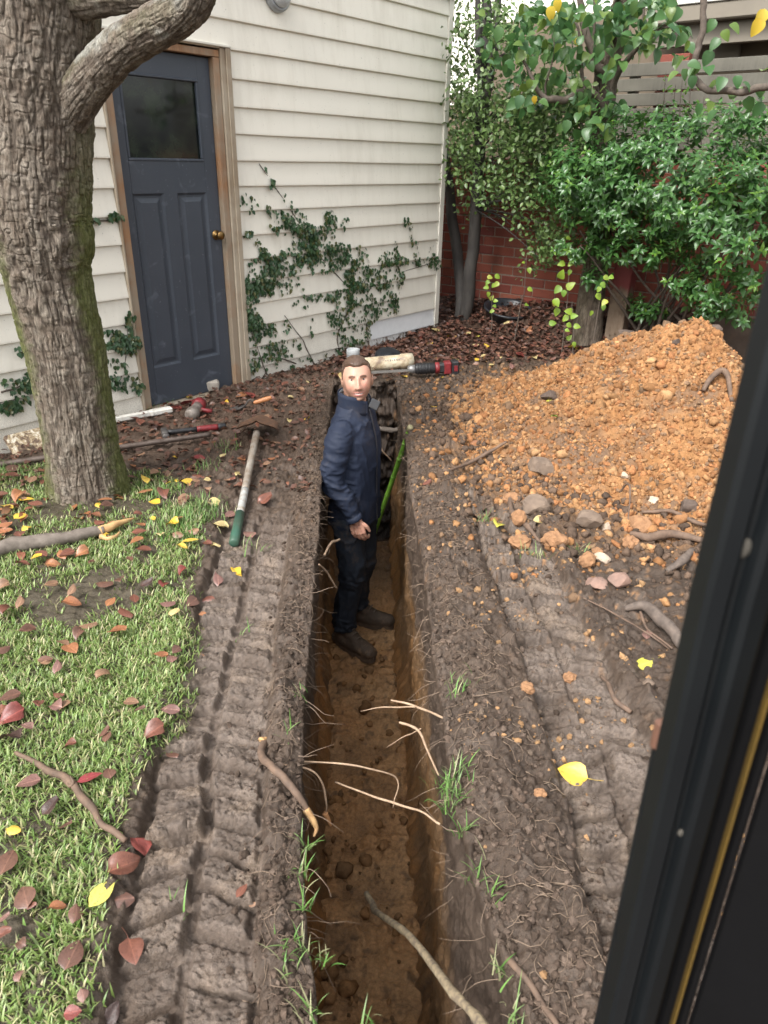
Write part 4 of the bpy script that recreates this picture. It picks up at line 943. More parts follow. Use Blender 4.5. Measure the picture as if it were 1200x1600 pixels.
# glossy laurel shrub on the right
c0 = Q(2.72, 2.15, 0.0); c0[2] = gz(c0) - 0.02
lau = thing('evergreen_shrub', c0, 'broad glossy green shrub behind the clay heap', 'shrub')
tips = []
def shell(n, cs, rad, lo=0.45):
    for _ in range(n):
        d_ = RNG.normal(size=3); d_ /= np.linalg.norm(d_); r_ = RNG.uniform(lo, 1.0) ** 0.5
        q = np.array(cs) + d_ * np.array(rad) * r_ * (1 + 0.12 * RNG.normal())
        tips.append((Q(*q), np.array(d_[0] * WD + d_[1] * WN + d_[2] * np.array([0, 0, 1.0]))))
shell(800, (2.45, 2.12, 1.42), (0.60, 1.05, 0.44)); shell(170, (2.3, 1.52, 1.40), (0.45, 0.42, 0.28)); shell(190, (2.35, 2.6, 1.15), (0.55, 0.55, 0.5))
shell(60, (2.3, 1.95, 0.95), (0.3, 0.5, 0.12)); shell(70, (2.4, 2.55, 0.72), (0.3, 0.3, 0.25)); shell(26, (2.3, 1.45, 0.95), (0.2, 0.18, 0.14)); shell(24, (2.6, 1.95, 0.5), (0.16, 0.22, 0.1)); shell(10, (2.4, 1.6, 0.72), (0.12, 0.14, 0.1)); shell(90, (2.5, 2.1, 1.82), (0.45, 0.95, 0.10))
P, Yd, Zd, S, K = [], [], [], [], []
for (p, d_) in tips:
    g = d_ * 0.7 + np.array([0, -0.15, 0.55]) + RNG.normal(size=3) * 0.25; g /= np.linalg.norm(g)
    x = np.cross(g, (0.3, 0.2, 0.9)); x /= np.linalg.norm(x); y = np.cross(g, x); a0 = RNG.uniform(0, 6.28); sc_ = RNG.uniform(0.8, 1.2)
    for i in range(9):
        a = a0 + i * 2.4; k_ = i / 9; o_ = math.cos(a) * x + math.sin(a) * y
        P.append(p - g * 0.08 * k_ * sc_); Yd.append(o_ * (0.55 + 0.5 * k_) + g * (0.65 - 0.75 * k_) + (0, 0, -0.12)); Zd.append(g + 0.35 * np.array([0, -0.3, 1.0])); S.append((0.034 + 0.030 * k_) * sc_); K.append(i)
P, Yd, Zd, S, K = map(np.array, (P, Yd, Zd, S, K)); Rl = leaf_frames(len(P), Yd, Zd)
M_LAU = leafmat('glossy_leaf', [(0.056, 0.150, 0.036), (0.082, 0.195, 0.044), (0.044, 0.120, 0.034), (0.11, 0.23, 0.052), (0.064, 0.160, 0.040)], 0.32, 0.34, 0.6)
M_LAUY = leafmat('young_leaf', [(0.115, 0.24, 0.035), (0.16, 0.29, 0.04), (0.09, 0.21, 0.04)], 0.3, 0.35, 0.5)
young = (RNG.random(len(tips)) < 0.14).repeat(9) & (K < 5)
foliage(lau, T_LANCE, P[~young], Rl[~young], S[~young] * 1.12, M_LAU, 300)
foliage(lau, T_LANCE, P[young], Rl[young], S[young], M_LAUY, 0)
for i in range(16):
    b0 = c0 + WN * RNG.uniform(-0.35, 0.35) + WD * RNG.uniform(-0.1, 0.1); e = Q(2.45 + RNG.uniform(-0.3, 0.3), 2.1 + RNG.uniform(-0.9, 0.7), RNG.uniform(0.9, 1.5))
    limb('stem', [b0, (b0 * 0.55 + e * 0.45) + RNG.normal(size=3) * 0.05, e], [0.014, 0.010, 0.005], M_TWIG, lau, 7, 0.1, 20)
def sprig_mesh(h, seed):
    r_ = np.random.default_rng(seed); pts = [np.zeros(3)]
    for i in range(4): pts.append(pts[-1] + np.array([r_.normal() * 0.03, r_.normal() * 0.03, h / 4]))
    return pts
# thin upright whips standing out of the shrub top
whip = thing('leafy_whip', Q(2.6, 1.75, 1.6), 'thin upright shoots with sparse small leaves rising above the shrub', 'plant')
P = []
for (x, y0, y1) in ((1035, 185, 110), (1060, 190, 125), (1075, 185, 118), (1050, 190, 132), (1095, 195, 150), (1120, 200, 168)):
    v, f = tube([QP(x, y0 + 40, 2.5), QP(x + 3, (y0 + y1) / 2, 2.5), QP(x + 6, y1, 2.5)], [0.004, 0.003, 0.0015], 5, 8); obj('stem', v, f, M_TWIG, whip, True)
    for _ in range(9): P.append(QP(x + RNG.normal() * 8, RNG.uniform(y1, y0), 2.5 + RNG.normal() * 0.03))
P = np.array(P); N = len(P); foliage(whip, T_SMALL, P, leaf_frames(N, RNG.normal(size=(N, 3)), np.array([0, -0.6, 0.7]) + RNG.normal(size=(N, 3)) * 0.5), RNG.uniform(0.03, 0.05, N), M_LAUY, 60)
# suckers with lime green leaves
M_LIME = leafmat('lime_leaf', [(0.26, 0.42, 0.06), (0.34, 0.48, 0.06), (0.20, 0.36, 0.06), (0.48, 0.50, 0.08), (0.30, 0.44, 0.05)], 0.4, 0.4)
def sucker(base_px, s, pts_px, leaves, label, extra=()):
    p0 = QP(*base_px, s); p0[2] = gz(p0) - 0.01
    r_ = thing('pear_sucker', p0, label, 'sapling', 'suckers in the leaf litter')
    v, f = tube([p0] + [QP(x, y, s) for x, y in pts_px], [0.005, 0.004, 0.002], 6, 24, 0, wob=0.006); obj('stem', v, f, M_TWIG, r_, True)
    me = mesh('leaf', *T_HEART, M_LIME, True)
    for (x, y, w) in leaves:
        Rr = leaf_frames(1, np.array([[RNG.normal(), -0.3, RNG.normal() * 0.6 - 0.5]]), np.array([[RNG.normal() * 0.3, -0.9, 0.5]]))[0]
        link('leaf', me, r_, M4(Rr, QP(x, y, s - 0.02 + RNG.normal() * 0.02) + Rr[:, 1] * -0.5 * w * 0.0052, w * 0.0056))
sucker((880, 545), 2.25, [(882, 500), (888, 450), (893, 380)], [(885, 352, 9), (878, 395, 13), (895, 396, 14), (878, 412, 11), (892, 412, 9), (877, 430, 14), (891, 447, 14), (872, 452, 13), (881, 458, 10), (869, 472, 13), (890, 487, 13), (870, 487, 12), (884, 497, 11), (863, 505, 11), (888, 372, 7), (890, 425, 8), (889, 528, 9)], 'tallest lime green sucker in the leaf litter beside the pear trunk')
sucker((770, 505), 2.5, [(768, 480), (770, 455)], [(765, 433, 9), (777, 432, 10), (762, 441, 9), (776, 444, 10), (760, 449, 9), (771, 446, 8), (763, 460, 9), (768, 466, 9), (774, 470, 8), (773, 478, 7), (769, 486, 8)], 'short lime green sucker in front of the black tub')
sucker((806, 520), 2.4, [(812, 480), (820, 450), (822, 400)], [(827, 422, 9), (828, 452, 9), (823, 476, 8), (818, 410, 5)], 'nearly bare sucker right of the black tub')
sucker((928, 530), 2.1, [(933, 490), (940, 450), (945, 430)], [(942, 445, 9), (947, 434, 9), (935, 463, 10), (945, 472, 10), (936, 452, 8), (924, 489, 7), (955, 433, 8), (943, 480, 8)], 'lime green sucker in front of the stump post')
sucker((898, 540), 2.2, [(896, 500), (893, 470)], [(889, 508, 9), (901, 510, 10), (896, 494, 11), (886, 516, 7), (897, 538, 8)], 'low sucker with yellowing leaves beside the tallest one')
# post stub and black tub
pb = QP(966, 497, 2.72); pb[2] = gz(pb) - 0.05
pst = thing('timber_post', pb, 'short timber post with flaking red paint beside the pear trunk', 'post')
def postmat():
    t = NT('red_flaked_post'); s_ = t.n('ShaderNodeSeparateXYZ'); t.t.links.new(t.pos(), s_.inputs[0]); f = t.noise(30, 5, 0.65, t.coord('Object', (1, 1, 0.3)))
    c = t.mix(t.ramp(t.math('ADD', t.math('MULTIPLY', s_.outputs[2], 1.0), t.math('MULTIPLY', f, 0.25)), [(0.70, (0, 0, 0)), (0.74, (1, 1, 1))]), t.ramp(f, [(0.3, (0.115, 0.078, 0.05)), (0.7, (0.19, 0.14, 0.098))]), (0.16, 0.032, 0.03)); return t.out(c, 0.75, f, 0.4)
v, f = box(pb + (0, 0, 0.40), WAX, (0.06, 0.075, 0.50), 0.006); obj('shaft', v, f, postmat(), pst)
tb = QP(793, 476, 2.90); tb[2] = gz(tb) - 0.12
M_TUB = simple('black_plastic', (0.012, 0.014, 0.018), (0.02, 0.022, 0.026), 10, 0.35)
tub = thing('plant_tub', tb, 'black plastic tub lying half buried in leaves by the brick wall', 'tub')
v, f = lathe([(0.17, -0.08), (0.215, 0.15), (0.235, 0.155), (0.238, 0.172), (0.225, 0.178), (0.205, 0.16), (0.17, 0.03), (0.001, 0.03)], tb, (0.05, -0.22, 1), 36); obj('tub_body', v, f, M_TUB, tub, True)
# ------------------------------------------------------------------ tools and odds and ends by the door
def axes_from(a, b, up=(0, 0, 1.0)):
    x = np.asarray(b, float) - a; L = np.linalg.norm(x); x = x / L; y = np.cross(up, x); y /= np.linalg.norm(y); return np.array([x, y, np.cross(x, y)]), L
def og(px, py, dz=0.0):
    p = on_ground(px, py); p[2] += dz; return p
M_STEEL = simple('rusty_steel', (0.17, 0.135, 0.115), (0.085, 0.060, 0.048), 25, 0.5, 0.5, bs=0.3)
M_IRON = simple('dark_iron', (0.13, 0.12, 0.115), (0.06, 0.055, 0.05), 30, 0.5, 0.4)
M_RUST = simple('orange_rust', (0.20, 0.098, 0.050), (0.085, 0.052, 0.036), 45, 0.85, bs=0.5)
M_BLKRUB = simple('black_rubber', (0.022, 0.022, 0.024), None, 60, 0.5)
M_REDRUB = simple('red_grip', (0.25, 0.024, 0.028), (0.12, 0.016, 0.018), 40, 0.45)
M_WHITEW = simple('white_flaking_paint', (0.78, 0.77, 0.72), (0.60, 0.57, 0.50), 30, 0.6)
# long crowbar
a, b = og(-60, 742, 0.03), og(330, 686, 0.03)
bar = thing('crowbar', a, 'long rusty steel bar lying behind the tree trunk', 'crowbar')
v, f = tube([a, lerp(a, b, 0.5), b], [0.0165, 0.016, 0.0155], 12, 40, 0.05, 25); obj('shaft', v, f, M_STEEL, bar, True)
# white timber offcut
a, b = og(165, 663, 0.02), og(266, 646, 0.022)
ax, L = axes_from(a, b)
wt_ = thing('timber_offcut', a, 'white painted timber offcut lying in front of the door', 'timber')
M = MB(); v, f = box((a + b) / 2 - (b - a) * 0.1, ax, (L * 0.40, 0.018, 0.016), 0.005); M.add(v, f); v, f = box(b - ax[0] * 0.06, ax, (0.075, 0.026, 0.018), 0.008); M.add(v, f)
M.build('batten', M_WHITEW, wt_)
# flaking painted block against the wall
def flake_block():
    t = NT('flaked_board'); f = t.noise(26, 6, 0.7, t.coord('Object'), 0.8); return t.out(t.ramp(f, [(0.44, (0.13, 0.085, 0.06)), (0.52, (0.42, 0.32, 0.19)), (0.62, (0.72, 0.68, 0.58))]), 0.75, f, 0.6, 0.003)
M_FLAKE = flake_block()
p = og(46, 706, 0.06)
p = og(50, 702, 0.05)
blk = thing('painted_board', p, 'old board with flaking cream paint leaning by the wall behind the tree', 'timber')
ax = np.array([WD, WN * 0.75 + np.array([0, 0, -0.66]), WN * 0.66 + np.array([0, 0, 0.75])])
v, f = box(p, ax, (0.12, 0.075, 0.018), 0.006); obj('plank', v, f, M_FLAKE, blk)
# claw hammer with red and black handle
a, b = og(258, 683, 0.025), og(350, 672, 0.022)
ax, L = axes_from(a, b)
hm = thing('hammer', a, 'hammer with a red and black rubber handle lying by the steel bar', 'hammer')
v, f = tube([a + ax[0] * 0.01, b - ax[0] * L * 0.46], [0.015, 0.0155], 12, 6); obj('shaft', v, f, M_BLKRUB, hm, True)
v, f = tube([b - ax[0] * L * 0.46, b - ax[0] * L * 0.25, b - ax[0] * L * 0.1], [0.017, 0.0195, 0.018], 14, 8); obj('grip', v, f, M_REDRUB, hm, True)
v, f = lathe([(0.001, 0), (0.020, 0), (0.022, 0.01), (0.022, 0.04), (0.015, 0.05), (0.001, 0.05)], b - ax[0] * L * 0.1, ax[0], 14); obj('butt_cap', v, f, M_BLKRUB, hm, True)
M = MB(); v, f = box(a, ax, (0.018, 0.045, 0.018), 0.004); M.add(v, f); v, f = lathe([(0.016, 0.0), (0.016, 0.02), (0.022, 0.025), (0.022, 0.042), (0.018, 0.046), (0.001, 0.046)], a - ax[1] * 0.044, -ax[1], 14); M.add(v, f)
v, f = tube([a + ax[1] * 0.04, a + ax[1] * 0.075 - ax[2] * 0.006, a + ax[1] * 0.105 - ax[2] * 0.025], [0.016, 0.012, 0.005], 8, 8); M.add(v, f)
M.build('hammer_head', M_IRON, hm, True)
# club hammer, head toward the camera
a, b = og(303, 655, 0.045), og(316, 634, 0.045)
ax, L = axes_from(a, b)
ch = thing('club_hammer', a, 'heavy grey club hammer with a red collar lying in front of the door', 'hammer')
v, f = lathe([(0.001, -0.01), (0.036, -0.008), (0.043, 0.004), (0.044, 0.05), (0.036, 0.062), (0.033, 0.11), (0.034, 0.15), (0.001, 0.152)], a - ax[0] * 0.05, ax[0], 18); obj('hammer_head', v, f, simple('worn_steel', (0.30, 0.27, 0.24), (0.15, 0.12, 0.10), 28, 0.55, 0.3), ch, True)
v, f = lathe([(0.036, 0.0), (0.043, 0.004), (0.045, 0.04), (0.040, 0.065), (0.001, 0.066)], a + ax[0] * 0.10, ax[0], 18); obj('collar', v, f, M_REDRUB, ch, True)
v, f = tube([a + ax[0] * 0.07 + ax[1] * 0.02, a + ax[0] * 0.075 - ax[1] * 0.10 - (0, 0, 0.02)], [0.014, 0.016], 10, 5); obj('handle', v, f, M_REDRUB, ch, True)
# stone by the door
def rockmesh(seed, sc=(1, 1, 0.8), blk=0.5):
    v = ICO3[0].copy(); r_ = np.random.default_rng(seed)
    for _ in range(9):
        d_ = r_.normal(size=3); d_ /= np.linalg.norm(d_); k_ = v @ d_; lim = r_.uniform(0.45, 0.75); v = v - np.clip(k_ - lim, 0, None)[:, None] * d_ * 0.9
    v = v * (1 + 0.16 * fbm(v[:, 0] * 3, v[:, 1] * 3, v[:, 2] * 3 + seed, oct=5, seed=seed, gain=0.65))[:, None]
    return v * np.array(sc), ICO3[1]
M_CONC = simple('grey_stone', (0.44, 0.40, 0.35), (0.27, 0.24, 0.20), 12, 0.85, bs=0.5)
p = og(329, 610, 0.04)
v, f = box((0, 0, 0), np.eye(3), (0.062, 0.05, 0.042), 0.012); v = v + 0.004 * np.random.default_rng(5).normal(size=v.shape)
tag(link('stone_block', mesh('stone_block', v, f, M_CONC), None, M4(rot_to((0.1, -0.1, 1), 0.3), p)), 'pale grey stone block resting against the foot of the door', 'stone')
# slate and trowel
p = og(372, 640, 0.012); q = og(408, 633, 0.03)
tr = thing('trowel', p, 'pointing trowel with an orange wooden handle on the dirt by the door', 'trowel')
ax, L = axes_from(p, q)
V = np.array([p - ax[0] * 0.12, p + ax[0] * 0.02 - ax[1] * 0.055, p + ax[0] * 0.06, p + ax[0] * 0.02 + ax[1] * 0.055]); V2 = np.vstack([V + (0, 0, 0.004), V])
obj('blade', V2, [(0, 1, 2, 3), (4, 7, 6, 5), (0, 4, 5, 1), (1, 5, 6, 2), (2, 6, 7, 3), (3, 7, 4, 0)], M_IRON, tr)
v, f = tube([p + ax[0] * 0.05, p + ax[0] * 0.08 + (0, 0, 0.03), q - ax[0] * 0.05 + (0, 0, 0.006)], [0.005, 0.005, 0.006], 8, 12); obj('tang', v, f, M_IRON, tr, True)
v, f = tube([q - ax[0] * 0.05, q - ax[0] * 0.02, q + ax[0] * 0.04, q + ax[0] * 0.075], [0.011, 0.014, 0.017, 0.012], 12, 14); obj('handle', v, f, simple('orange_wood', (0.50, 0.22, 0.09), (0.38, 0.15, 0.06), 30, 0.5), tr, True)
# shovel
a, b = og(366, 856, 0.022), og(402, 692, 0.06)
ax, L = axes_from(a, b)
sh = thing('shovel', a, 'long handled shovel with a green grip lying along the edge of the lawn', 'shovel')
M_GALV = simple('muddy_galvanised_tube', (0.36, 0.33, 0.29), (0.20, 0.145, 0.10), 22, 0.55, 0.3)
v, f = tube([a + ax[0] * L * 0.42, lerp(a, b, 0.7), b], [0.0185, 0.019, 0.021], 14, 30, 0.04, 30); obj('shaft', v, f, M_GALV, sh, True)
v, f = tube([a + ax[0] * L * 0.22, a + ax[0] * L * 0.419], [0.0185, 0.0185], 14, 8); obj('painted_band', v, f, simple('pale_blue_paint', (0.42, 0.46, 0.47), (0.22, 0.17, 0.12), 26, 0.5), sh, True)
v, f = lathe([(0.001, 0), (0.018, 0.0), (0.0225, 0.005), (0.0225, 0.10), (0.0215, 0.12), (0.022, L * 0.219), (0.001, L * 0.219)], a, ax[0], 18); obj('grip', v, f, simple('dark_green_rubber', (0.030, 0.095, 0.065), (0.045, 0.075, 0.05), 18, 0.45), sh, True)
V = []; F = []; nu, nv = 15, 11                 # dished blade, hollow side down
for i in range(nu):
    u = i / (nu - 1)
    for j in range(nv):
        w_ = -1 + 2 * j / (nv - 1); hw = 0.115 * (1.0 if u < 0.6 else math.cos((u - 0.6) / 0.4 * 1.35) ** 0.6)
        V.append(b + ax[0] * (-0.005 + 0.29 * u) + ax[1] * hw * w_ + np.array([0, 0, 0.050 - 0.055 * u - 0.030 * w_ * w_ + 0.018 * math.exp(-(w_ / 0.16) ** 2) * (1 - u) + (0.012 if i == 0 else 0)]))
n0 = len(V); V += [p_ - np.array([0, 0, 0.0025]) for p_ in V]
for i in range(nu - 1):
    for j in range(nv - 1):
        q_ = (i * nv + j, i * nv + j + 1, (i + 1) * nv + j + 1, (i + 1) * nv + j); F.append(q_); F.append(tuple(k + n0 for k in q_[::-1]))
for i in range(nu - 1):
    for j in (0, nv - 1): F.append((i * nv + j, (i + 1) * nv + j, (i + 1) * nv + j + n0, i * nv + j + n0))
for j in range(nv - 1):
    for i in (0, nu - 1): F.append((i * nv + j, i * nv + j + 1, i * nv + j + 1 + n0, i * nv + j + n0))
obj('blade', V, F, M_RUST, sh, True)
# pipes, lid and saw beyond the trench
M_PVC = NT('muddy_pvc'); _f = M_PVC.noise(9, 6, 0.7, M_PVC.coord('Object')); M_PVC = M_PVC.out(M_PVC.ramp(_f, [(0.44, (0.58, 0.52, 0.39)), (0.54, (0.44, 0.35, 0.23)), (0.64, (0.20, 0.14, 0.095))]), 0.5, _f, 0.2)
a, b = og(556, 588, 0.062), og(643, 577, 0.062)
pv_ = thing('pvc_pipe', a, 'muddy cream plastic pipe lying beyond the end of the trench', 'pipe')
ax, L = axes_from(a, b)
v, f = lathe([(0.001, 0.03), (0.048, 0.03), (0.048, 0.0), (0.054, 0.0), (0.054, L * 0.80), (0.060, L * 0.81), (0.060, L), (0.050, L), (0.050, L - 0.03), (0.001, L - 0.03)], a, ax[0], 26); obj('pipe_barrel', v, f, M_PVC, pv_, True)
M = MB()
for k_ in range(7): v, f = box(a + ax[0] * (L * 0.50 + 0.018 * k_) + ax[2] * 0.030 * 1.0 - ax[1] * 0.0453, np.array([ax[0], ax[2] * 0.83 - ax[1] * -0.55, np.cross(ax[0], ax[2] * 0.83 + ax[1] * 0.55)]), (0.0035, 0.004 + 0.002 * (k_ % 3), 0.0008)); M.add(v, f)
M.build('printed_mark', M_IRON, pv_)
p = og(551, 568, -0.02)
gp = thing('pipe_stub', p, 'short grey pipe stub standing upright against the shed wall', 'pipe')
M_GPIPE = simple('grey_pvc', (0.46, 0.48, 0.49), (0.36, 0.37, 0.37), 20, 0.5)
v, f = lathe([(0.048, -0.1), (0.050, 0.105), (0.053, 0.11), (0.053, 0.15), (0.050, 0.155), (0.044, 0.155), (0.044, 0.02), (0.001, 0.02)], p, (0.03, 0.02, 1), 26); obj('pipe_barrel', v, f, M_GPIPE, gp, True)
p = og(607, 566, 0.05)
ld = thing('drain_disc', p, 'round black plastic lid standing behind the cream pipe', 'lid')
axl = np.array([0.10, -0.42, 0.9])
v, f = lathe([(0.001, -0.012), (0.112, -0.012), (0.115, 0.0), (0.110, 0.012), (0.085, 0.020), (0.05, 0.022), (0.045, 0.03), (0.001, 0.032)], p, axl, 32); obj('disc', v, f, M_TUB, ld, True)
a, b = og(578, 588, 0.055), og(706, 582, 0.062)
ax, L = axes_from(a, b)
sw = thing('reciprocating_saw', a, 'black and red cordless saw with a long blade lying beyond the trench', 'saw')
v, f = box(a + ax[0] * L * 0.24 + (0, 0, -0.008), ax, (L * 0.23, 0.0012, 0.010)); obj('blade', v, f, simple('blade_steel', (0.40, 0.38, 0.35), None, 30, 0.4, 0.6), sw)
v, f = lathe([(0.006, 0.0), (0.026, 0.004), (0.031, 0.03), (0.034, 0.055), (0.001, 0.055)], a + ax[0] * L * 0.455, ax[0], 16); obj('shoe', v, f, simple('grey_shoe', (0.34, 0.34, 0.34), (0.2, 0.19, 0.18), 40, 0.4, 0.5), sw, True)
v, f = lathe([(0.030, 0), (0.038, 0.01), (0.040, 0.03), (0.041, L * 0.24), (0.036, L * 0.25), (0.001, L * 0.25)], a + ax[0] * L * 0.54, ax[0], 18); obj('gearcase', v, f, M_BLKRUB, sw, True)
M = MB()
for k_ in range(5): v, f = lathe([(0.041, 0), (0.0435, 0.003), (0.0435, 0.008), (0.041, 0.011)], a + ax[0] * L * (0.57 + 0.035 * k_), ax[0], 16); M.add(v, f)
M.build('grip_rib', M_BLKRUB, sw, True)
v, f = lathe([(0.038, 0), (0.043, 0.004), (0.043, 0.03), (0.038, 0.034)], a + ax[0] * L * 0.79, ax[0], 18); obj('red_ring', v, f, M_REDRUB, sw, True)
v, f = box(a + ax[0] * L * 0.865, ax, (L * 0.055, 0.034, 0.036), 0.012); obj('motor_housing', v, f, M_BLKRUB, sw)
v, f = box(a + ax[0] * L * 0.94, ax, (0.028, 0.040, 0.046), 0.008); obj('red_collar', v, f, M_REDRUB, sw)
v, f = box(a + ax[0] * (L * 0.94 + 0.058), ax, (0.028, 0.043, 0.050), 0.008); obj('battery', v, f, M_BLKRUB, sw)
v, f = box(a + ax[0] * (L * 0.94 + 0.06) - ax[1] * 0.0435, ax, (0.014, 0.002, 0.022), 0.001); obj('battery_badge', v, f, M_REDRUB, sw)
# green pole leaning in the trench
a = G(569, 880, -1.16); b = G(641, 668, 0.05)
M_GRN = simple('green_pole_paint', (0.20, 0.42, 0.045), (0.12, 0.27, 0.035), 22, 0.45)
pl = thing('green_pole', a, 'bright green pole leaning against the trench wall behind the man', 'pole')
v, f = tube([a, lerp(a, b, 0.5), b], [0.016, 0.016, 0.016], 12, 20, 0.05, 18); obj('shaft', v, f, M_GRN, pl, True)
ax, L = axes_from(a, b)
v, f = lathe([(0.001, -0.01), (0.018, -0.01), (0.019, 0.02), (0.0165, 0.03)], b - ax[0] * 0.02, ax[0], 12); obj('end_cap', v, f, simple('muddy_cap', (0.30, 0.27, 0.15), None, 30, 0.7), pl, True)
M = MB()
for k_ in (0.55, 0.68, 0.80, 0.9): v, f = lathe([(0.016, -0.008), (0.0185, 0), (0.016, 0.008)], lerp(a, b, k_), ax[0], 12); M.add(v, f)
M.build('cane_node', M_GRN, pl, True)

# ------------------------------------------------------------------ sticks and roots
M_STICK = simple('grey_stick', (0.18, 0.150, 0.125), (0.085, 0.068, 0.055), 30, 0.8, bs=0.5, stretch=(1, 1, 1))
M_ROOTB = simple('brown_root', (0.165, 0.105, 0.070), (0.075, 0.050, 0.036), 30, 0.8, bs=0.5)
M_ROOTP = simple('pale_root', (0.42, 0.30, 0.20), (0.26, 0.17, 0.11), 50, 0.75, bs=0.3)
M_SPLIT = simple('split_wood', (0.55, 0.36, 0.16), (0.36, 0.20, 0.09), 26, 0.75)
M_ROOTG = simple('grey_brown_root', (0.150, 0.115, 0.092), (0.062, 0.048, 0.040), 40, 0.8, bs=0.6)
def stick(name, label, cat, pts, rad, mat, sides=9, group=None, sub=(), rough=0.25, wob=0.004):
    root = thing(name, pts[0], label, cat, group)
    v, f = tube(pts, rad, sides, 8 * len(pts), rough, 25, seed=int(abs(pts[0][0]) * 1000) % 97, wob=wob); obj('stem', v, f, mat, root, True)
    for (nm, p_, r_, m_) in sub: v, f = tube(p_, r_, 7, 6 * len(p_), 0.2, 30, wob=0.004); obj(nm, v, f, m_, root, True)
    return root
g = lambda x, y, dz=0.012: og(x, y, dz)
stick('fallen_limb', 'thick grey fallen limb with a split end lying on the grass by the tree', 'branch', [g(-60, 884, .03), g(20, 862, .03), g(90, 850, .03), g(140, 843, .03), g(165, 836, .032)], [0.034, 0.032, 0.03, 0.027, 0.022], M_STICK, 14,
      sub=[('split_end', [g(158, 840, .03), g(185, 828, .035), g(212, 818, .03)], [0.024, 0.016, 0.004], M_SPLIT), ('splinter', [g(160, 846, .02), g(175, 846, .02), g(190, 836, .02)], [0.014, 0.010, 0.003], M_SPLIT)])
stick('twig', 'thin bent brown twig lying across the lawn edge', 'twig', [g(28, 1182, .02), g(75, 1210, .022), g(110, 1228, .024), g(140, 1270, .024), g(165, 1300, .02), g(200, 1322, .016)], [0.006, 0.009, 0.010, 0.0095, 0.008, 0.007], M_ROOTB, 9,
      sub=[('side_shoot', [g(100, 1222, .02), g(112, 1240, .03), g(118, 1232, .05)], [0.006, 0.005, 0.002], M_ROOTB)])
stick('root', 'stout snapped brown root curving over the left trench edge', 'root', [g(412, 1162, .01), g(408, 1190, .03), g(425, 1212, .03), g(450, 1232, .025), g(470, 1250, .01), g(487, 1268, -.02)], [0.011, 0.0105, 0.011, 0.011, 0.0095, 0.008], M_ROOTB, 10,
      sub=[('frayed_end', [g(480, 1262, -.01), g(490, 1274, -.03), g(492, 1284, -.05)], [0.010, 0.009, 0.003], M_SPLIT), ('frayed_end', [g(412, 1166, .012), g(414, 1158, .012)], [0.013, 0.008], M_SPLIT)])
b0 = G(572, 1395, -0.62); b1 = g(765, 1606, -.02)
stick('dead_branch', 'long mottled dead branch slanting across the near end of the trench', 'branch', [b0, lerp(b0, b1, .10) + (0.004, 0, -.03), lerp(b0, b1, .2) + (-.01, 0, -.01), lerp(b0, b1, .5) + (.01, 0, .015), lerp(b0, b1, .8), b1, b1 + (b1 - b0) * .12], [0.009, 0.0105, 0.0095, 0.010, 0.011, 0.012, 0.012], simple('mottled_stick', (0.36, 0.285, 0.175), (0.095, 0.072, 0.055), 55, 0.75, bs=0.6), 12)
stick('root', 'reddish thin root sticking out of the right trench edge near the bottom', 'root', [g(770, 1460, -.05), g(800, 1500, .0), g(840, 1560, .01), g(870, 1610, .01)], [0.006, 0.007, 0.007, 0.006], M_ROOTB)
stick('root', 'long pale root reaching right across the trench from the left edge', 'root', [g(430, 1192, .0), G(500, 1193, -.08), G(560, 1198, -.10), G(617, 1213, -.16), G(619, 1240, -.22), G(612, 1262, -.25)], [0.0028, 0.0028, 0.0027, 0.0025, 0.002, 0.0008], M_ROOTP, 7)
stick('root', 'straight pale root reaching left across the trench from the right edge', 'root', [g(688, 1276, -.02), G(640, 1262, -.12), G(580, 1245, -.16), G(524, 1223, -.2)], [0.003, 0.0034, 0.0034, 0.003], M_ROOTP, 7)
stick('root', 'thin looping root hanging from the left edge down into the trench', 'root', [g(440, 1196, .0), G(490, 1206, -.07), G(507, 1245, -.16), G(512, 1280, -.24)], [0.003, 0.003, 0.003, 0.002], M_ROOTP, 6,
      sub=[('frayed_end', [G(510, 1272, -.22), G(515, 1290, -.26)], [0.009, 0.004], simple('orange_root_end', (0.50, 0.24, 0.10), None, 60, 0.8))])
stick('root', 'forked pale root poking out of the right wall in the middle of the trench', 'root', [g(704, 1116, -.02), G(660, 1107, -.1), G(612, 1094, -.12)], [0.004, 0.004, 0.003], M_ROOTP, 7, sub=[('side_root', [G(650, 1106, -.1), G(600, 1104, -.16), G(565, 1110, -.2)], [0.003, 0.0025, 0.001], M_ROOTP)])
stick('root', 'slanting pale root below the forked one on the right trench wall', 'root', [g(690, 1168, -.1), G(655, 1145, -.15), G(626, 1128, -.14)], [0.003, 0.0045, 0.004], M_ROOTP, 7, sub=[('side_root', [G(660, 1140, -.14), G(630, 1150, -.2), G(606, 1166, -.25)], [0.002, 0.002, 0.001], M_ROOTP)])
stick('root', 'cut pale root end sticking out of the left wall beside the man', 'root', [g(507, 850, -.05), G(518, 848, -.12), G(530, 843, -.16)], [0.005, 0.006, 0.006], M_ROOTP, 8)
stick('root', 'pale root slanting down in front of the man\'s thigh', 'root', [g(498, 878, -.02), G(510, 895, -.15), G(526, 918, -.25)], [0.004, 0.0045, 0.004], M_ROOTP, 8)
stick('root', 'thick grey root crossing the dark far end of the trench', 'root', [G(560, 672, -.30), G(585, 669, -.32), G(612, 672, -.32), G(628, 668, -.3)], [0.02, 0.022, 0.02, 0.015], M_STICK, 10)
stick('root', 'second grey root under the first in the far end of the trench', 'root', [G(575, 690, -.45), G(600, 684, -.45), G(625, 690, -.42)], [0.012, 0.016, 0.012], M_STICK, 10)
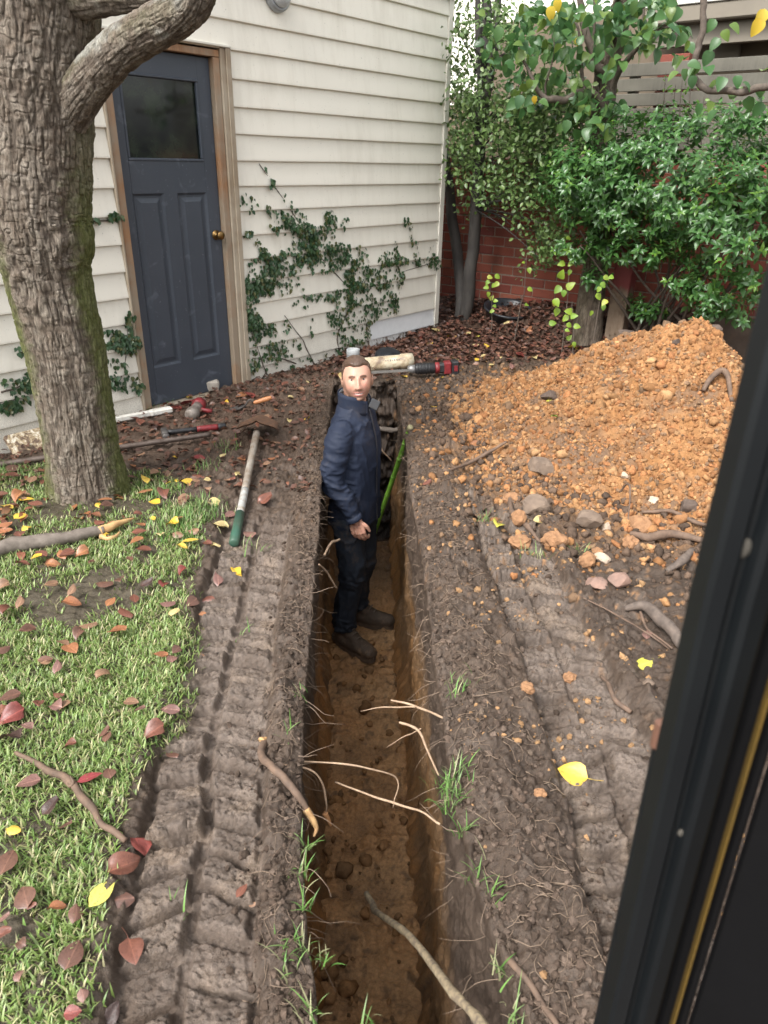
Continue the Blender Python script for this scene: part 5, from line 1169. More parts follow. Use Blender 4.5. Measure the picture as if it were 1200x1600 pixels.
stick('root', 'pale thin root dangling in the dark far end of the trench', 'root', [G(580, 655, -.2), G(595, 700, -.4), G(612, 720, -.5)], [0.007, 0.006, 0.003], M_ROOTP, 8)
stick('root', 'twisted dark root half buried at the foot of the clay heap', 'root', [g(795, 785, .02), g(800, 810, .03), g(825, 830, .03), g(845, 850, .015)], [0.010, 0.013, 0.012, 0.007], M_ROOTB)
stick('root', 'curved dark root end lying in the clay near the pillar', 'root', [g(1072, 730, .03), g(1085, 722, .05), g(1100, 724, .05), g(1118, 736, .02)], [0.012, 0.016, 0.016, 0.010], M_ROOTB)
stick('root', 'thick smooth grey root lying in the dirt beside the pillar', 'root', [g(975, 955, .02), g(1005, 962, .04), g(1035, 990, .045), g(1070, 1025, .03)], [0.010, 0.021, 0.023, 0.020], M_ROOTG, 14,
      sub=[('side_root', [g(1000, 968, .03), g(1010, 990, .02), g(1050, 1020, .02)], [0.006, 0.005, 0.004], M_ROOTB)])
stick('root', 'slender dark root running along the lower right of the heap', 'root', [g(1000, 812, .02), g(1040, 822, .03), g(1085, 828, .03), g(1120, 832, .02)], [0.007, 0.010, 0.010, 0.008], M_ROOTB)
stick('root', 'gnarled hairy root lying across the front of the heap', 'root', [g(985, 838, .02), g(1010, 848, .03), g(1050, 846, .04), g(1095, 856, .03)], [0.012, 0.018, 0.020, 0.015], M_ROOTB, 10)
stick('root', 'pale thick root end in front of the gnarled one', 'root', [g(1040, 896, .03), g(1062, 888, .035), g(1078, 868, .03)], [0.010, 0.019, 0.012], M_ROOTG, 10)
stick('root', 'thin bent twig standing out of the heap\'s foot', 'twig', [g(965, 790, .0), g(975, 800, .10), g(978, 832, .06)], [0.005, 0.005, 0.003], M_ROOTB)
stick('root', 'wiry root trailing over the right wheel mark', 'root', [g(940, 1060, .01), g(950, 1075, .02), g(960, 1100, .02), g(985, 1120, .015)], [0.005, 0.007, 0.008, 0.008], M_ROOTB)
stick('root', 'long wiry twig lying between the stones and the pillar', 'twig', [g(900, 930, .01), g(960, 970, .03), g(1010, 1000, .03), g(1045, 1018, .01)], [0.003, 0.0035, 0.0035, 0.003], M_ROOTB)
stick('root', 'dark strand of root half buried left of the clay heap', 'root', [g(690, 742, .02), g(730, 735, .04), g(760, 720, .05), g(790, 712, .05)], [0.006, 0.010, 0.011, 0.007], M_ROOTB)
# fine hair roots along both trench walls
MH = MB()
for i in range(300):
    y = RNG.uniform(0.85, 4.9) ** 1.0; sd = RNG.choice((-1, 1)); x0 = float(xl(y)) if sd < 0 else float(xr(y)); z0 = -0.01 - 0.40 * RNG.random() ** 1.8
    L = RNG.uniform(0.03, 0.15) * (0.7 if y > 2.5 else 1); p = np.array([x0 + sd * 0.012, y, z0]); d_ = np.array([-sd * 1.0, RNG.normal() * 0.5, -0.2 + 0.5 * RNG.normal()])
    pts = [p]
    for k in range(4): d_ = d_ + RNG.normal(size=3) * 0.35 + (0, 0, -0.15); pts.append(pts[-1] + d_ / np.linalg.norm(d_) * L / 4)
    r0 = RNG.uniform(0.0005, 0.0014); v, f = tube(pts, [r0, r0 * 0.8, r0 * 0.3], 4, 9); MH.add(v, f)
for i in range(1100):
    y = 0.85 + 3.9 * RNG.random() ** 1.4; sd = -1 if RNG.random() < 0.33 else 1
    x = float(xl(y)) - abs(RNG.normal()) * 0.05 - 0.004 if sd < 0 else float(xr(y)) + abs(RNG.normal()) * 0.17 + 0.004
    L = RNG.uniform(0.02, 0.09); a = RNG.uniform(0, 6.28); pts = []
    for k in range(4): pts.append((x + math.cos(a) * L * k / 3, y + math.sin(a) * L * k / 3, float(surf(x + math.cos(a) * L * k / 3, y + math.sin(a) * L * k / 3)[0]) + 0.003 + 0.006 * RNG.random())); a += RNG.normal() * 0.4
    if xl(pts[-1][1]) < pts[-1][0] < xr(pts[-1][1]): continue
    r0 = RNG.uniform(0.0006, 0.0014); v, f = tube(pts, [r0, r0 * 0.6], 3, 5); MH.add(v, f)
tag(MH.build('hair_roots', simple('hair_root', (0.27, 0.20, 0.14), (0.16, 0.11, 0.08), 50, 0.8), None, True), 'fine pale hair roots sticking out of both trench walls', 'roots', None, 'stuff')

# ------------------------------------------------------------------ clods, stones
M_CLODC = colmat('clay_clod', 0.9, 0.2, 60, 300, 0.8, 0.005, 0.55)
def clod_mesh(pos, sz, tm, cols, seed=9):
    n = len(pos); k = len(tm[0]); off = np.repeat(np.random.default_rng(seed).uniform(0, 50, (n, 3)), k, 0); U = np.tile(np.asarray(tm[0]), (n, 1))
    nz = fbm(U[:, 0] * 1.5 + off[:, 0], U[:, 1] * 1.5 + off[:, 1], U[:, 2] * 1.5 + off[:, 2], oct=3, seed=seed, gain=0.65)
    V, F = stamp(tm, rand_rot(n), pos, sz[:, None] * RNG.uniform(0.65, 1.15, (n, 3))); C = np.repeat(pos, k, 0); V = C + (V - C) * np.clip(1 + 0.85 * nz, 0.35, 1.7)[:, None]
    ci = np.asarray(cols)[RNG.integers(0, len(cols), n)] * RNG.uniform(0.70, 1.2, (n, 1)); c = np.repeat(ci, k, 0); return V, F, np.concatenate([c, np.ones((len(c), 1))], 1)
def clods(n, sampler, smin, smax, cols, label, name, cat, pw=2.2, tm=ICO1):
    pos = np.array([sampler() for _ in range(n)]); sz = smin + (smax - smin) * RNG.random(n) ** pw
    pos[:, 2] = surf(pos[:, 0], pos[:, 1]) + sz * 0.2
    V, F, c = clod_mesh(pos, sz, tm, cols, n % 91); return tag(obj(name, V, F, M_CLODC, None, tm is not ICO1, c), label, cat, None, 'stuff')
def on_heap():
    return next(_hp)
_hq = HC + RNG.uniform(-1.75, 1.75, (90000, 2)); _hr = heap_r(_hq[:, 0], _hq[:, 1]); _hp = iter([(x, y, 0) for x, y in _hq[(_hr < 0.99) & (_hq[:, 0] > xr(np.minimum(_hq[:, 1], TEND)) + 0.06)]])
def heap_foot():
    while True:
        x, y = HC + RNG.uniform(-2.6, 2.6, 2); r_ = float(heap_r(np.array(x), np.array(y)))
        if 0.9 < r_ < 1.0 + abs(RNG.normal()) * 0.22 and x < 2.0 and x > float(xr(y)) + 0.06 and y < 6: return (x, y, 0)
def right_side():
    while True:
        y = RNG.uniform(0.9, 3.4); x = float(xr(y)) + RNG.uniform(0.02, 0.9)
        if RNG.random() < 3.0 * max(0.02, float(vnoise(np.array(x * 6.0), np.array(y * 6.0), seed=88)) - 0.25): return (x, y, 0)
def soil_any():
    while True:
        y = 0.8 + 4.5 * RNG.random() ** 1.5; x = (float(xr(y)) + abs(RNG.normal()) * 0.16 + 0.005) if RNG.random() < 0.6 else (float(xl(y)) - abs(RNG.normal()) * 0.07 - 0.005)
        return (x, y, 0)
CC = [(0.31, 0.155, 0.066), (0.36, 0.195, 0.088), (0.27, 0.130, 0.054), (0.37, 0.215, 0.105), (0.32, 0.145, 0.062), (0.20, 0.125, 0.075), (0.25, 0.125, 0.056)]
clods(19000, on_heap, 0.004, 0.017, CC, 'loose crumbs of orange clay covering the spoil heap', 'clay_crumbs', 'clay crumbs', 1.8)
clods(700, on_heap, 0.012, 0.036, CC, 'lumps of orange clay sitting on the spoil heap', 'clay_lumps', 'clay lumps', 3.0, ICO2)
clods(3400, heap_foot, 0.004, 0.026, CC + [(0.12, 0.080, 0.056), (0.09, 0.062, 0.045)] * 6, 'clay crumbs spilt around the foot of the heap', 'spilt_crumbs', 'clay crumbs', 2.6, ICO2)
clods(900, right_side, 0.0025, 0.015, [(0.34, 0.20, 0.10), (0.30, 0.18, 0.09), (0.12, 0.09, 0.068)], 'small clay crumbs sprinkled over the right track', 'sprinkled_crumbs', 'clay crumbs', 3.0)
clods(6500, soil_any, 0.002, 0.012, [(0.092, 0.065, 0.049), (0.065, 0.046, 0.034), (0.12, 0.088, 0.068)], 'dark crumbs of soil along both trench edges', 'soil_crumbs', 'soil crumbs', 2.6)
def floor_pt():
    y = RNG.uniform(1.3, 4.2); return (RNG.uniform(float(xl(y)) + 0.03, float(xr(y)) - 0.03), y, 0)
pos = np.array([floor_pt() for _ in range(170)]); pos[:, 2] = -1.19 + RNG.uniform(-0.02, 0.01, 170); sz = 0.006 + 0.030 * RNG.random(170) ** 2.5
V, F, c = clod_mesh(pos, sz, ICO2, [(0.26, 0.14, 0.06), (0.20, 0.11, 0.05), (0.30, 0.165, 0.075), (0.18, 0.105, 0.052)])
tag(obj('floor_crumbs', V, F, M_CLODC, None, True, c), 'loose brown clay lumps on the trench floor', 'clay crumbs', None, 'stuff')
# single stones and clods
M_ST1 = simple('grey_brown_stone', (0.20, 0.145, 0.105), (0.115, 0.083, 0.062), 16, 0.85, bs=0.6)
M_ST2 = simple('pink_brown_stone', (0.27, 0.165, 0.125), (0.15, 0.098, 0.078), 14, 0.8, bs=0.5)
M_ST3 = simple('orange_clod', (0.33, 0.175, 0.085), (0.20, 0.105, 0.052), 22, 0.9, bs=0.8, bd=0.008)
M_ST4 = simple('pale_stone', (0.50, 0.40, 0.31), (0.33, 0.25, 0.18), 16, 0.8, bs=0.5)
M_ST5 = simple('dark_clod', (0.105, 0.075, 0.058), (0.065, 0.046, 0.036), 30, 0.9, bs=0.8, bd=0.008)
for i, (px, py, w, asp, m_, lb) in enumerate([
    (845, 752, 46, 0.85, M_ST1, 'rounded grey brown stone at the left foot of the heap'), (832, 796, 54, 0.65, M_ST1, 'flat grey brown stone below the rounded one'),
    (916, 824, 52, 0.75, M_ST1, 'large angular grey stone in the middle of the heap\'s foot'), (931, 914, 36, 0.75, M_ST2, 'pink brown stone left of its twin on the dirt'),
    (966, 914, 38, 0.85, M_ST2, 'pink brown stone right of its twin on the dirt'), (939, 876, 28, 0.8, M_ST4, 'pale wedge shaped stone above the two pink ones'),
    (917, 880, 26, 1.0, M_ST3, 'orange clod left of the pale wedge shaped stone'), (866, 848, 40, 0.7, M_ST3, 'big orange clod lying beside the yellow leaf'),
    (812, 850, 34, 0.6, M_ST3, 'orange clod at the edge of the right track'), (810, 814, 22, 1.3, M_ST3, 'upright orange clod beside the twisted root'),
    (985, 852, 26, 0.9, M_ST3, 'reddish orange clod below the slender root'), (1000, 826, 42, 0.7, M_ST3, 'wide reddish clod lying under the slender root'),
    (800, 778, 32, 0.6, M_ST3, 'orange clod above the twisted root'), (946, 826, 20, 0.9, M_ST4, 'small cream stone right of the large angular stone'),
    (968, 782, 16, 0.8, M_ST4, 'small white stone on the lower heap'), (1020, 792, 18, 0.8, M_ST4, 'white quartz stone near the lower right of the heap'),
    (1070, 802, 34, 0.75, M_ST5, 'dark clod on the heap beside the pillar'), (934, 860, 20, 0.6, M_ST3, 'flat orange pebble above the pale stone'),
    (856, 626, 30, 0.7, M_ST5, 'black clod on the left shoulder of the heap'), (1082, 672, 26, 0.6, M_ST5, 'dark clod high on the right of the heap'),
    (1026, 690, 14, 1.2, M_ST5, 'small dark clod below the heap\'s top'), (968, 590, 30, 0.6, M_ST5, 'grey clod in the hollow of the heap'),
    (1120, 606, 18, 0.7, M_ST4, 'pale stone near the top right of the heap'), (1136, 632, 20, 0.7, M_ST4, 'pale flat stone under the one at the top right'),
    (824, 1075, 22, 0.8, M_ST3, 'tan clod left of a crumb cluster on the right track'), (890, 1062, 20, 1.0, M_ST3, 'tan clod standing alone on the right track'),
    (843, 1243, 20, 0.8, M_ST3, 'orange clod beside the big yellow leaf'), (730, 790, 12, 0.8, M_ST3, 'small orange clod on the right trench edge'),
    (1012, 1070, 26, 1.0, M_ST1, 'brown stone beside the pillar below the pale leaf')]):
    p = og(px, py); dpt = (p - CAM) @ FWD; sz = w / FPX * dpt * 0.5
    v, f = rockmesh(i + 3, (1, 0.85, asp)) if m_ is not M_ST3 else (ICO3[0] * (1 + 0.50 * fbm(ICO3[0][:, 0] * 2.2, ICO3[0][:, 1] * 2.2, ICO3[0][:, 2] * 2.2 + i, oct=5, seed=i, gain=0.7))[:, None] * np.array((1, 0.9, asp)), ICO3[1])
    tag(link('stone' if m_ not in (M_ST3, M_ST5) else 'clod', mesh('stone', v * sz, f, m_, False), None, M4(rot_to((RNG.normal() * 0.15, RNG.normal() * 0.15, 1), RNG.uniform(-0.5, 0.5)), p + (0, 0, sz * asp * 0.30))), lb, 'stone' if m_ not in (M_ST3, M_ST5) else 'clod')

# ------------------------------------------------------------------ grass
def blade_field(n, sampler, hmin, hmax, wid, lie, cols, name, label, seed=1):
    pts = np.array([sampler() for _ in range(n)]); z = surf(pts[:, 0], pts[:, 1])
    r_ = np.random.default_rng(seed); az = r_.uniform(0, 6.283, n); H = r_.uniform(hmin, hmax, n); le = np.clip(r_.normal(lie, 0.28, n), 0.05, 1.35)
    w = r_.uniform(0.6, 1.25, n) * wid; dx, dy = np.cos(az), np.sin(az); K = 4
    V = np.zeros((n, 2 * K + 1, 3)); ang_ = r_.uniform(0.05, 0.5, n); x = pts[:, 0].copy(); y = pts[:, 1].copy(); zz = z - 0.004
    for k in range(K + 1):
        t_ = k / K; ww = w * (1 - t_ ** 1.8) * 0.5
        if k < K:
            V[:, 2 * k, 0] = x - dy * ww; V[:, 2 * k, 1] = y + dx * ww; V[:, 2 * k, 2] = zz
            V[:, 2 * k + 1, 0] = x + dy * ww; V[:, 2 * k + 1, 1] = y - dx * ww; V[:, 2 * k + 1, 2] = zz
        else: V[:, 2 * K, 0] = x; V[:, 2 * K, 1] = y; V[:, 2 * K, 2] = zz
        a = ang_ + (le - ang_) * t_ * 1.25; st_ = H / K
        x = x + dx * np.sin(a) * st_; y = y + dy * np.sin(a) * st_; zz = zz + np.cos(a) * st_
    F4 = []; 
    base = np.arange(n) * (2 * K + 1)
    for k in range(K - 1): F4.append(np.stack([base + 2 * k, base + 2 * k + 1, base + 2 * k + 3, base + 2 * k + 2], 1))
    F4.append(np.stack([base + 2 * K - 2, base + 2 * K - 1, base + 2 * K, base + 2 * K], 1))
    Fq = np.concatenate(F4[:-1]); Ft = F4[-1][:, :3]
    Fall = np.concatenate([np.stack([Fq[:, 0], Fq[:, 1], Fq[:, 2]], 1), np.stack([Fq[:, 0], Fq[:, 2], Fq[:, 3]], 1), Ft])
    c = np.asarray(cols)[r_.integers(0, len(cols), n)] * r_.uniform(0.75, 1.25, (n, 1)); c = np.repeat(c, 2 * K + 1, 0)
    return tag(obj(name, V.reshape(-1, 3), Fall, M_GRASS, None, True, np.concatenate([c, np.ones((len(c), 1))], 1)), label, 'grass', None, 'stuff')
def grassmat():
    t = NT('grass_blade'); a = t.attr('Col'); t.out(a.outputs['Color'], 0.42, spec=0.5)
    tr = t.n('ShaderNodeBsdfTranslucent'); t.set(tr.inputs['Color'], a.outputs['Color']); mx = t.n('ShaderNodeMixShader'); mx.inputs[0].default_value = 0.3
    out = t.t.nodes['Material Output']; t.t.links.new(t.b.outputs[0], mx.inputs[1]); t.t.links.new(tr.outputs[0], mx.inputs[2]); t.t.links.new(mx.outputs[0], out.inputs['Surface']); return t.m
M_GRASS = grassmat()
GC = [(0.160, 0.235, 0.056), (0.205, 0.285, 0.078), (0.125, 0.195, 0.052), (0.26, 0.33, 0.11), (0.18, 0.255, 0.066), (0.37, 0.36, 0.17), (0.46, 0.42, 0.24), (0.25, 0.34, 0.12), (0.31, 0.39, 0.16), (0.17, 0.29, 0.07)]
_cand = RNG.uniform((-2.9, 0.55), (-0.4, 3.85), (420000, 2))
_lw = lawn_w(_cand[:, 0], _cand[:, 1]); _pat = fbm(_cand[:, 0] * 2.6, _cand[:, 1] * 2.6, oct=3, seed=140) + 0.5 * fbm(_cand[:, 0] * 9, _cand[:, 1] * 9, oct=2, seed=141)
_keep = (_lw > RNG.uniform(0.08, 0.85, len(_cand))) & (RNG.random(len(_cand)) < np.clip(0.52 + 1.7 * _pat, 0.04, 1) * np.clip(0.30 + 0.7 * (3.9 - _cand[:, 1]) / 2.2, 0.2, 1.0)) & (np.abs(_cand[:, 0]) < 0.60 * _cand[:, 1] + 0.95)
_cand = _cand[_keep][:66000]; _it = iter(_cand)
blade_field(len(_cand), lambda: next(_it), 0.014, 0.044, 0.0058, 1.2, GC, 'lawn_grass', 'short wet lawn grass with straw coloured blades on the left')
def tuft_pts(lst):
    out = []
    for (x, y, r_, n_) in lst:
        p = on_ground(x, y)
        for _ in range(n_): out.append(p[:2] + RNG.normal(size=2) * r_)
    return out
TP = tuft_pts([(300, 800, .06, 234), (270, 830, .07, 270), (250, 770, .06, 144), (235, 640, .05, 54), (225, 640, .03, 27), (320, 730, .05, 54), (30, 740, .05, 72), (10, 745, .05, 63), (355, 700, .05, 45), (330, 800, .05, 108), (700, 1235, .025, 40), (705, 1260, .02, 27), (720, 1300, .012, 13), (712, 1215, .02, 18), (745, 1370, .015, 11), (770, 1400, .012, 9), (776, 1520, .012, 10), (800, 1590, .02, 13), (720, 1070, .02, 13), (705, 1085, .02, 10), (470, 1085, .012, 7), (452, 1150, .012, 5), (478, 1330, .012, 13), (470, 1370, .012, 15), (480, 1420, .012, 13), (468, 1480, .02, 18), (500, 1500, .015, 16), (450, 1520, .02, 13), (490, 1590, .015, 15), (580, 1600, .012, 7), (395, 860, .03, 18), (830, 868, .03, 23), (755, 815, .02, 21), (905, 866, .02, 18), (265, 1410, .02, 4), (370, 1000, .02, 4)])
_it = iter(TP); blade_field(len(TP), lambda: next(_it), 0.03, 0.085, 0.0045, 1.0, [(0.105, 0.225, 0.05), (0.15, 0.29, 0.07), (0.19, 0.30, 0.10), (0.33, 0.33, 0.18)], 'grass_tufts', 'loose tufts of grass along the trench edges and by the tree', 3)

# ------------------------------------------------------------------ fallen leaves
LCOL = {
 'rust brown': [(0.26, 0.088, 0.050), (0.22, 0.075, 0.045)], 'dull brown': [(0.165, 0.082, 0.056), (0.135, 0.068, 0.050)], 'tan': [(0.40, 0.215, 0.115), (0.34, 0.18, 0.10)],
 'orange': [(0.48, 0.190, 0.065), (0.42, 0.15, 0.055)], 'red': [(0.33, 0.060, 0.040), (0.25, 0.045, 0.034)], 'crimson': [(0.38, 0.045, 0.055), (0.42, 0.07, 0.065)],
 'yellow': [(0.74, 0.46, 0.045), (0.68, 0.46, 0.09)], 'cream yellow': [(0.66, 0.52, 0.26), (0.60, 0.46, 0.20)], 'dark brown': [(0.075, 0.040, 0.032), (0.06, 0.034, 0.028)], 'lime yellow': [(0.56, 0.52, 0.08), (0.60, 0.54, 0.13)], 'pinkish brown': [(0.33, 0.165, 0.125), (0.28, 0.13, 0.105)], 'green': [(0.18, 0.38, 0.04), (0.22, 0.42, 0.05)]}
_dul = lambda c: tuple(0.80 * (0.86 * x + 0.14 * sum(c) / 3) for x in c)
LCOL = {k: ([_dul(c) for c in v] if k in ('rust brown', 'orange', 'red', 'crimson', 'tan', 'pinkish brown') else v) for k, v in LCOL.items()}
LM = {k: leafmat('leaf_' + k.replace(' ', '_'), v, 0.40, 0.12, 0.5, 0.6, tuple(0.35 * x for x in v[0]), True) for k, v in LCOL.items()}
FL = [leaf_tmpl(HEART, 0.30, 0.10, 7, curl=0.2, cols=5), leaf_tmpl(OVAL, 0.7, -0.25, 7, curl=0.5, twist=0.7, cols=5), leaf_tmpl(HEART, 0.9, 0.35, 7, curl=0.35, twist=-0.6, cols=5), leaf_tmpl(HEART, -0.55, 0.2, 7, curl=0.4, twist=0.4, cols=5), leaf_tmpl(OVAL, 0.12, 0.05, 7, twist=0.2, cols=5), leaf_tmpl(HEART, 1.3, -0.3, 7, curl=0.5, twist=0.9, cols=5)]
FSTATE = ['flat', 'twisted', 'cupped', 'humped', 'narrow flat', 'tightly curled']
def with_stalk(t):
    v, f = t; s_, sf = tube([(0, 0.02, 0), (0.03, -0.25, 0.03), (0.10, -0.52, 0.05)], [0.012, 0.010, 0.012], 4, 5); return np.vstack([v, s_]), f + [tuple(i + len(v) for i in q) for q in sf]
FLS = [with_stalk(t) for t in FL]
LMESH = [mesh('fallen_leaf', t[0], t[1], LM['tan'], True) for t in FL] + [mesh('fallen_leaf', t[0], t[1], LM['tan'], True) for t in FLS]
MARKS = [('beside the tree trunk', -1.48, 3.0), ('on the grass below the fallen limb', -1.35, 2.45), ('beside the green shovel grip', -0.72, 2.75), ('near the rusty shovel blade', -0.78, 3.9), ('by the red handled hammer', -1.15, 4.0),
         ('in front of the blue door', -1.05, 4.75), ('under the ivy on the wall', -0.45, 5.2), ('on the left trench edge behind the man', -0.5, 4.4), ('on the left trench edge', -0.42, 2.9), ('in the left wheel mark', -0.5, 2.1), ('in the near left wheel mark', -0.42, 1.1),
         ('at the muddy lawn edge', -0.62, 1.6), ('on the lawn by the bent twig', -0.85, 1.45), ('on the middle of the lawn', -1.1, 1.95), ('on the near lawn', -0.75, 1.0), ('on the far left lawn', -1.6, 2.1), ('by the cordless saw', 0.45, 5.5), ('in the mulch beside the shed corner', 0.75, 6.6),
         ('in the mulch below the suckers', 1.3, 6.6), ('in the mulch by the brick wall', 1.2, 7.4), ('on the left shoulder of the clay heap', 0.95, 4.6), ('on the front of the clay heap', 1.2, 3.5), ('on the right trench edge', 0.35, 3.6), ('on the right wheel mark', 0.6, 1.7), ('on the dirt beside the pillar', 0.9, 2.0), ('at the foot of the clay heap', 0.75, 2.9)]
MXY = np.array([(m[1], m[2]) for m in MARKS])
placed = 0
def fall(px, py, w, col, vi=None, label=None, stalk=False, az=None, p=None, lift=0.006, face=0.0):
    global placed
    p = on_ground(px, py) if p is None else p
    if TEND > p[1] and float(xl(p[1])) < p[0] < float(xr(p[1])): return
    vi = RNG.integers(0, 6) if vi is None else vi; dpt = (p - CAM) @ FWD; sz = w / FPX * dpt if w > 0 else -w
    e = 0.035; hx_ = float(surf(p[0] + e, p[1])[0] - surf(p[0] - e, p[1])[0]) / (2 * e); hy_ = float(surf(p[0], p[1] + e)[0] - surf(p[0], p[1] - e)[0]) / (2 * e)
    nrm = np.array([-np.clip(hx_, -0.6, 0.6), -np.clip(hy_, -0.6, 0.6) - face, 1]) + RNG.normal(size=3) * (0.18, 0.18, 0); az = RNG.uniform(0, 6.28) if az is None else az
    Rr = leaf_frames(1, np.array([[math.cos(az), math.sin(az), 0.08]]), nrm[None])[0]
    lawn = lawn_w(np.array(p[0]), np.array(p[1])) > 0.4
    o = link('fallen_leaf', LMESH[vi + (6 if stalk else 0)], None, M4(Rr, p + Rr[:, 1] * (-0.5 * sz) + np.array([0, 0, lift + 0.10 * sz + (0.022 if lawn else 0)]), sz))
    o.material_slots[0].link = 'OBJECT'; o.material_slots[0].material = LM[col]
    size = 'small ' if sz < 0.045 else ('large ' if sz > 0.075 else '')
    place = MARKS[int(np.argmin(np.hypot(MXY[:, 0] - p[0], MXY[:, 1] - p[1])))][0]
    tag(o, label or f'{size}{FSTATE[vi]} {col} fallen leaf {place}', 'leaf', 'fallen leaves on the ground'); placed += 1
ZA = lambda x, y: (0.35 * x, 780 + 0.35 * y)
for x, y, c, w in [(40,60,'yellow',22),(95,100,'yellow',20),(120,150,'yellow',18),(25,130,'orange',24),(455,50,'yellow',20),(450,125,'rust brown',22),(330,130,'dark brown',18),(190,275,'rust brown',26),(290,270,'orange',24),(480,190,'yellow',16),(620,90,'rust brown',14),(645,250,'rust brown',24),(585,295,'dull brown',18),(470,400,'dull brown',26),(735,405,'red',22),(815,345,'red',18),(720,180,'cream yellow',16),(795,180,'tan',18),(865,165,'tan',18),(985,128,'cream yellow',20),(960,215,'cream yellow',14),(20,415,'tan',22),(320,490,'orange',28),(330,445,'tan',22),(395,590,'tan',28),(500,490,'orange',24),(605,475,'rust brown',24),(575,530,'rust brown',30),(750,490,'pinkish brown',24),(785,535,'cream yellow',22),(530,635,'orange',30),(325,700,'orange',30),(290,670,'tan',22),(265,790,'pinkish brown',24),(130,625,'dull brown',26),(720,735,'orange',24),(770,745,'pinkish brown',20),(470,815,'tan',28),(255,955,'pinkish brown',26),(590,940,'tan',24),(50,920,'dull brown',34),(60,1005,'red',40),(60,1090,'dark brown',34),(485,1095,'dull brown',24),(690,1065,'rust brown',36),(495,1260,'dull brown',24),(135,1305,'pinkish brown',36),(905,520,'orange',12),(910,700,'tan',14),(975,375,'pinkish brown',26),(1060,330,'yellow',20),(930,460,'rust brown',22),(210,750,'dull brown',24),(40,520,'rust brown',30),(100,500,'tan',24),(270,900,'rust brown',20),(20,700,'dull brown',22),(860,470,'dull brown',24),(660,410,'dark brown',22),(545,400,'dull brown',22)]:
    fall(*ZA(x, y), w, c)
ZB_ = lambda x, y: (0.35 * x, 1150 + 0.35 * y)
for x, y, c, w, vi, lb, az in [(45,605,'dull brown',44,0,None,1.6),(125,760,'dull brown',42,0,None,2.2),(262,800,'orange',26,2,None,0.4),(555,590,'rust brown',52,2,'large cupped rust brown leaf at the end of the bent twig',0.6),(460,715,'lime yellow',52,4,'long narrow lime yellow leaf at the muddy lawn edge',1.1),(545,740,'dull brown',36,3,None,0.2),(620,490,'red',34,5,'curled dark red leaf touching the tip of the bent twig',2.5),(335,1020,'dull brown',46,0,'broad flat brown leaf at the lower lawn edge',1.5),(410,225,'crimson',38,4,'bright crimson leaf on the lawn beside the bent twig',0.5),(70,450,'yellow',22,3,None,0),(240,365,'dark brown',30,5,None,0.9),(300,445,'dull brown',22,1,None,0.3),(1085,745,'rust brown',26,4,None,1.1),(335,1275,'red',26,0,None,0.2),(505,1255,'dark brown',30,5,None,1),(1130,755,'tan',14,1,None,0),(150,800,'rust brown',20,1,None,0),(30,930,'rust brown',26,5,None,0)]:
    fall(*ZB_(x, y), w, c, vi, lb, False, az)
fall(208, 1490, 46, 'rust brown', 0, 'mottled reddish brown leaf with a long stalk in the near left wheel mark', True, -1.0)
fall(893, 1216, 46, 'yellow', 0, 'bright yellow leaf with a pink stalk on the right wheel mark', True, 2.75, None, 0.012, 0.45)
fall(1008, 1040, 34, 'lime yellow', 3, 'lime yellow leaf with a pale stalk beside the pillar', True, 3.6)
fall(931, 1173, 16, 'yellow', 3, 'small torn yellow leaf above the big yellow one')
fall(778, 821, 26, 'lime yellow', 2, 'bright lime leaf standing in grass at the foot of the heap', False, 1.4)
fall(842, 811, 20, 'cream yellow', 0, 'pale cream leaf lying on a grey stone', True, 3.6)
fall(861, 690, 18, 'green', 1, 'fresh green leaf on the clay heap'); fall(866, 704, 18, 'lime yellow', 0, 'lime yellow leaf just below the fresh green one', False, 0.5)
fall(861, 608, 16, 'lime yellow', 4, 'lime yellow leaf beside the black clod on the heap'); fall(741, 697, 14, 'orange', 0, 'orange leaf left of the clay heap'); fall(667, 757, 18, 'rust brown', 1); fall(738, 808, 34, 'pinkish brown', 4, 'long pinkish leaf on the right trench edge'); fall(676, 648, 12, 'yellow', 0); fall(1010, 995, 24, 'pinkish brown', 4, 'pale pink leaf under the thick grey root')
ZM = lambda x, y: (660 + 0.25 * x, 400 + 0.25 * y)
for x, y, c, w in [(78,485,'cream yellow',11),(182,505,'yellow',13),(45,552,'yellow',11),(280,500,'cream yellow',10),(342,508,'lime yellow',10),(335,570,'cream yellow',10),(400,575,'yellow',10),(260,597,'cream yellow',12),(308,617,'cream yellow',9),(175,580,'cream yellow',10),(655,520,'orange',12),(605,620,'red',12),(690,642,'cream yellow',12),(810,490,'lime yellow',10),(945,570,'yellow',13),(1080,462,'yellow',17),(968,442,'tan',11),(915,430,'cream yellow',11),(545,415,'tan',11),(360,740,'cream yellow',16),(145,772,'yellow',14),(98,652,'yellow',9),(205,660,'cream yellow',13),(885,505,'crimson',11),(1000,480,'red',14),(490,645,'cream yellow',12),(560,700,'pinkish brown',12),(340,655,'yellow',9),(430,700,'cream yellow',8),(720,415,'cream yellow',9),(160,455,'red',9),(520,490,'cream yellow',10),(730,580,'tan',8),(460,560,'rust brown',10),(700,700,'tan',10),(380,640,'cream yellow',9),(815,655,'pinkish brown',9)]:
    fall(*ZM(x, y), w * 1.25, c)
ZD = lambda x, y: (160 + 0.25 * x, 560 + 0.25 * y)
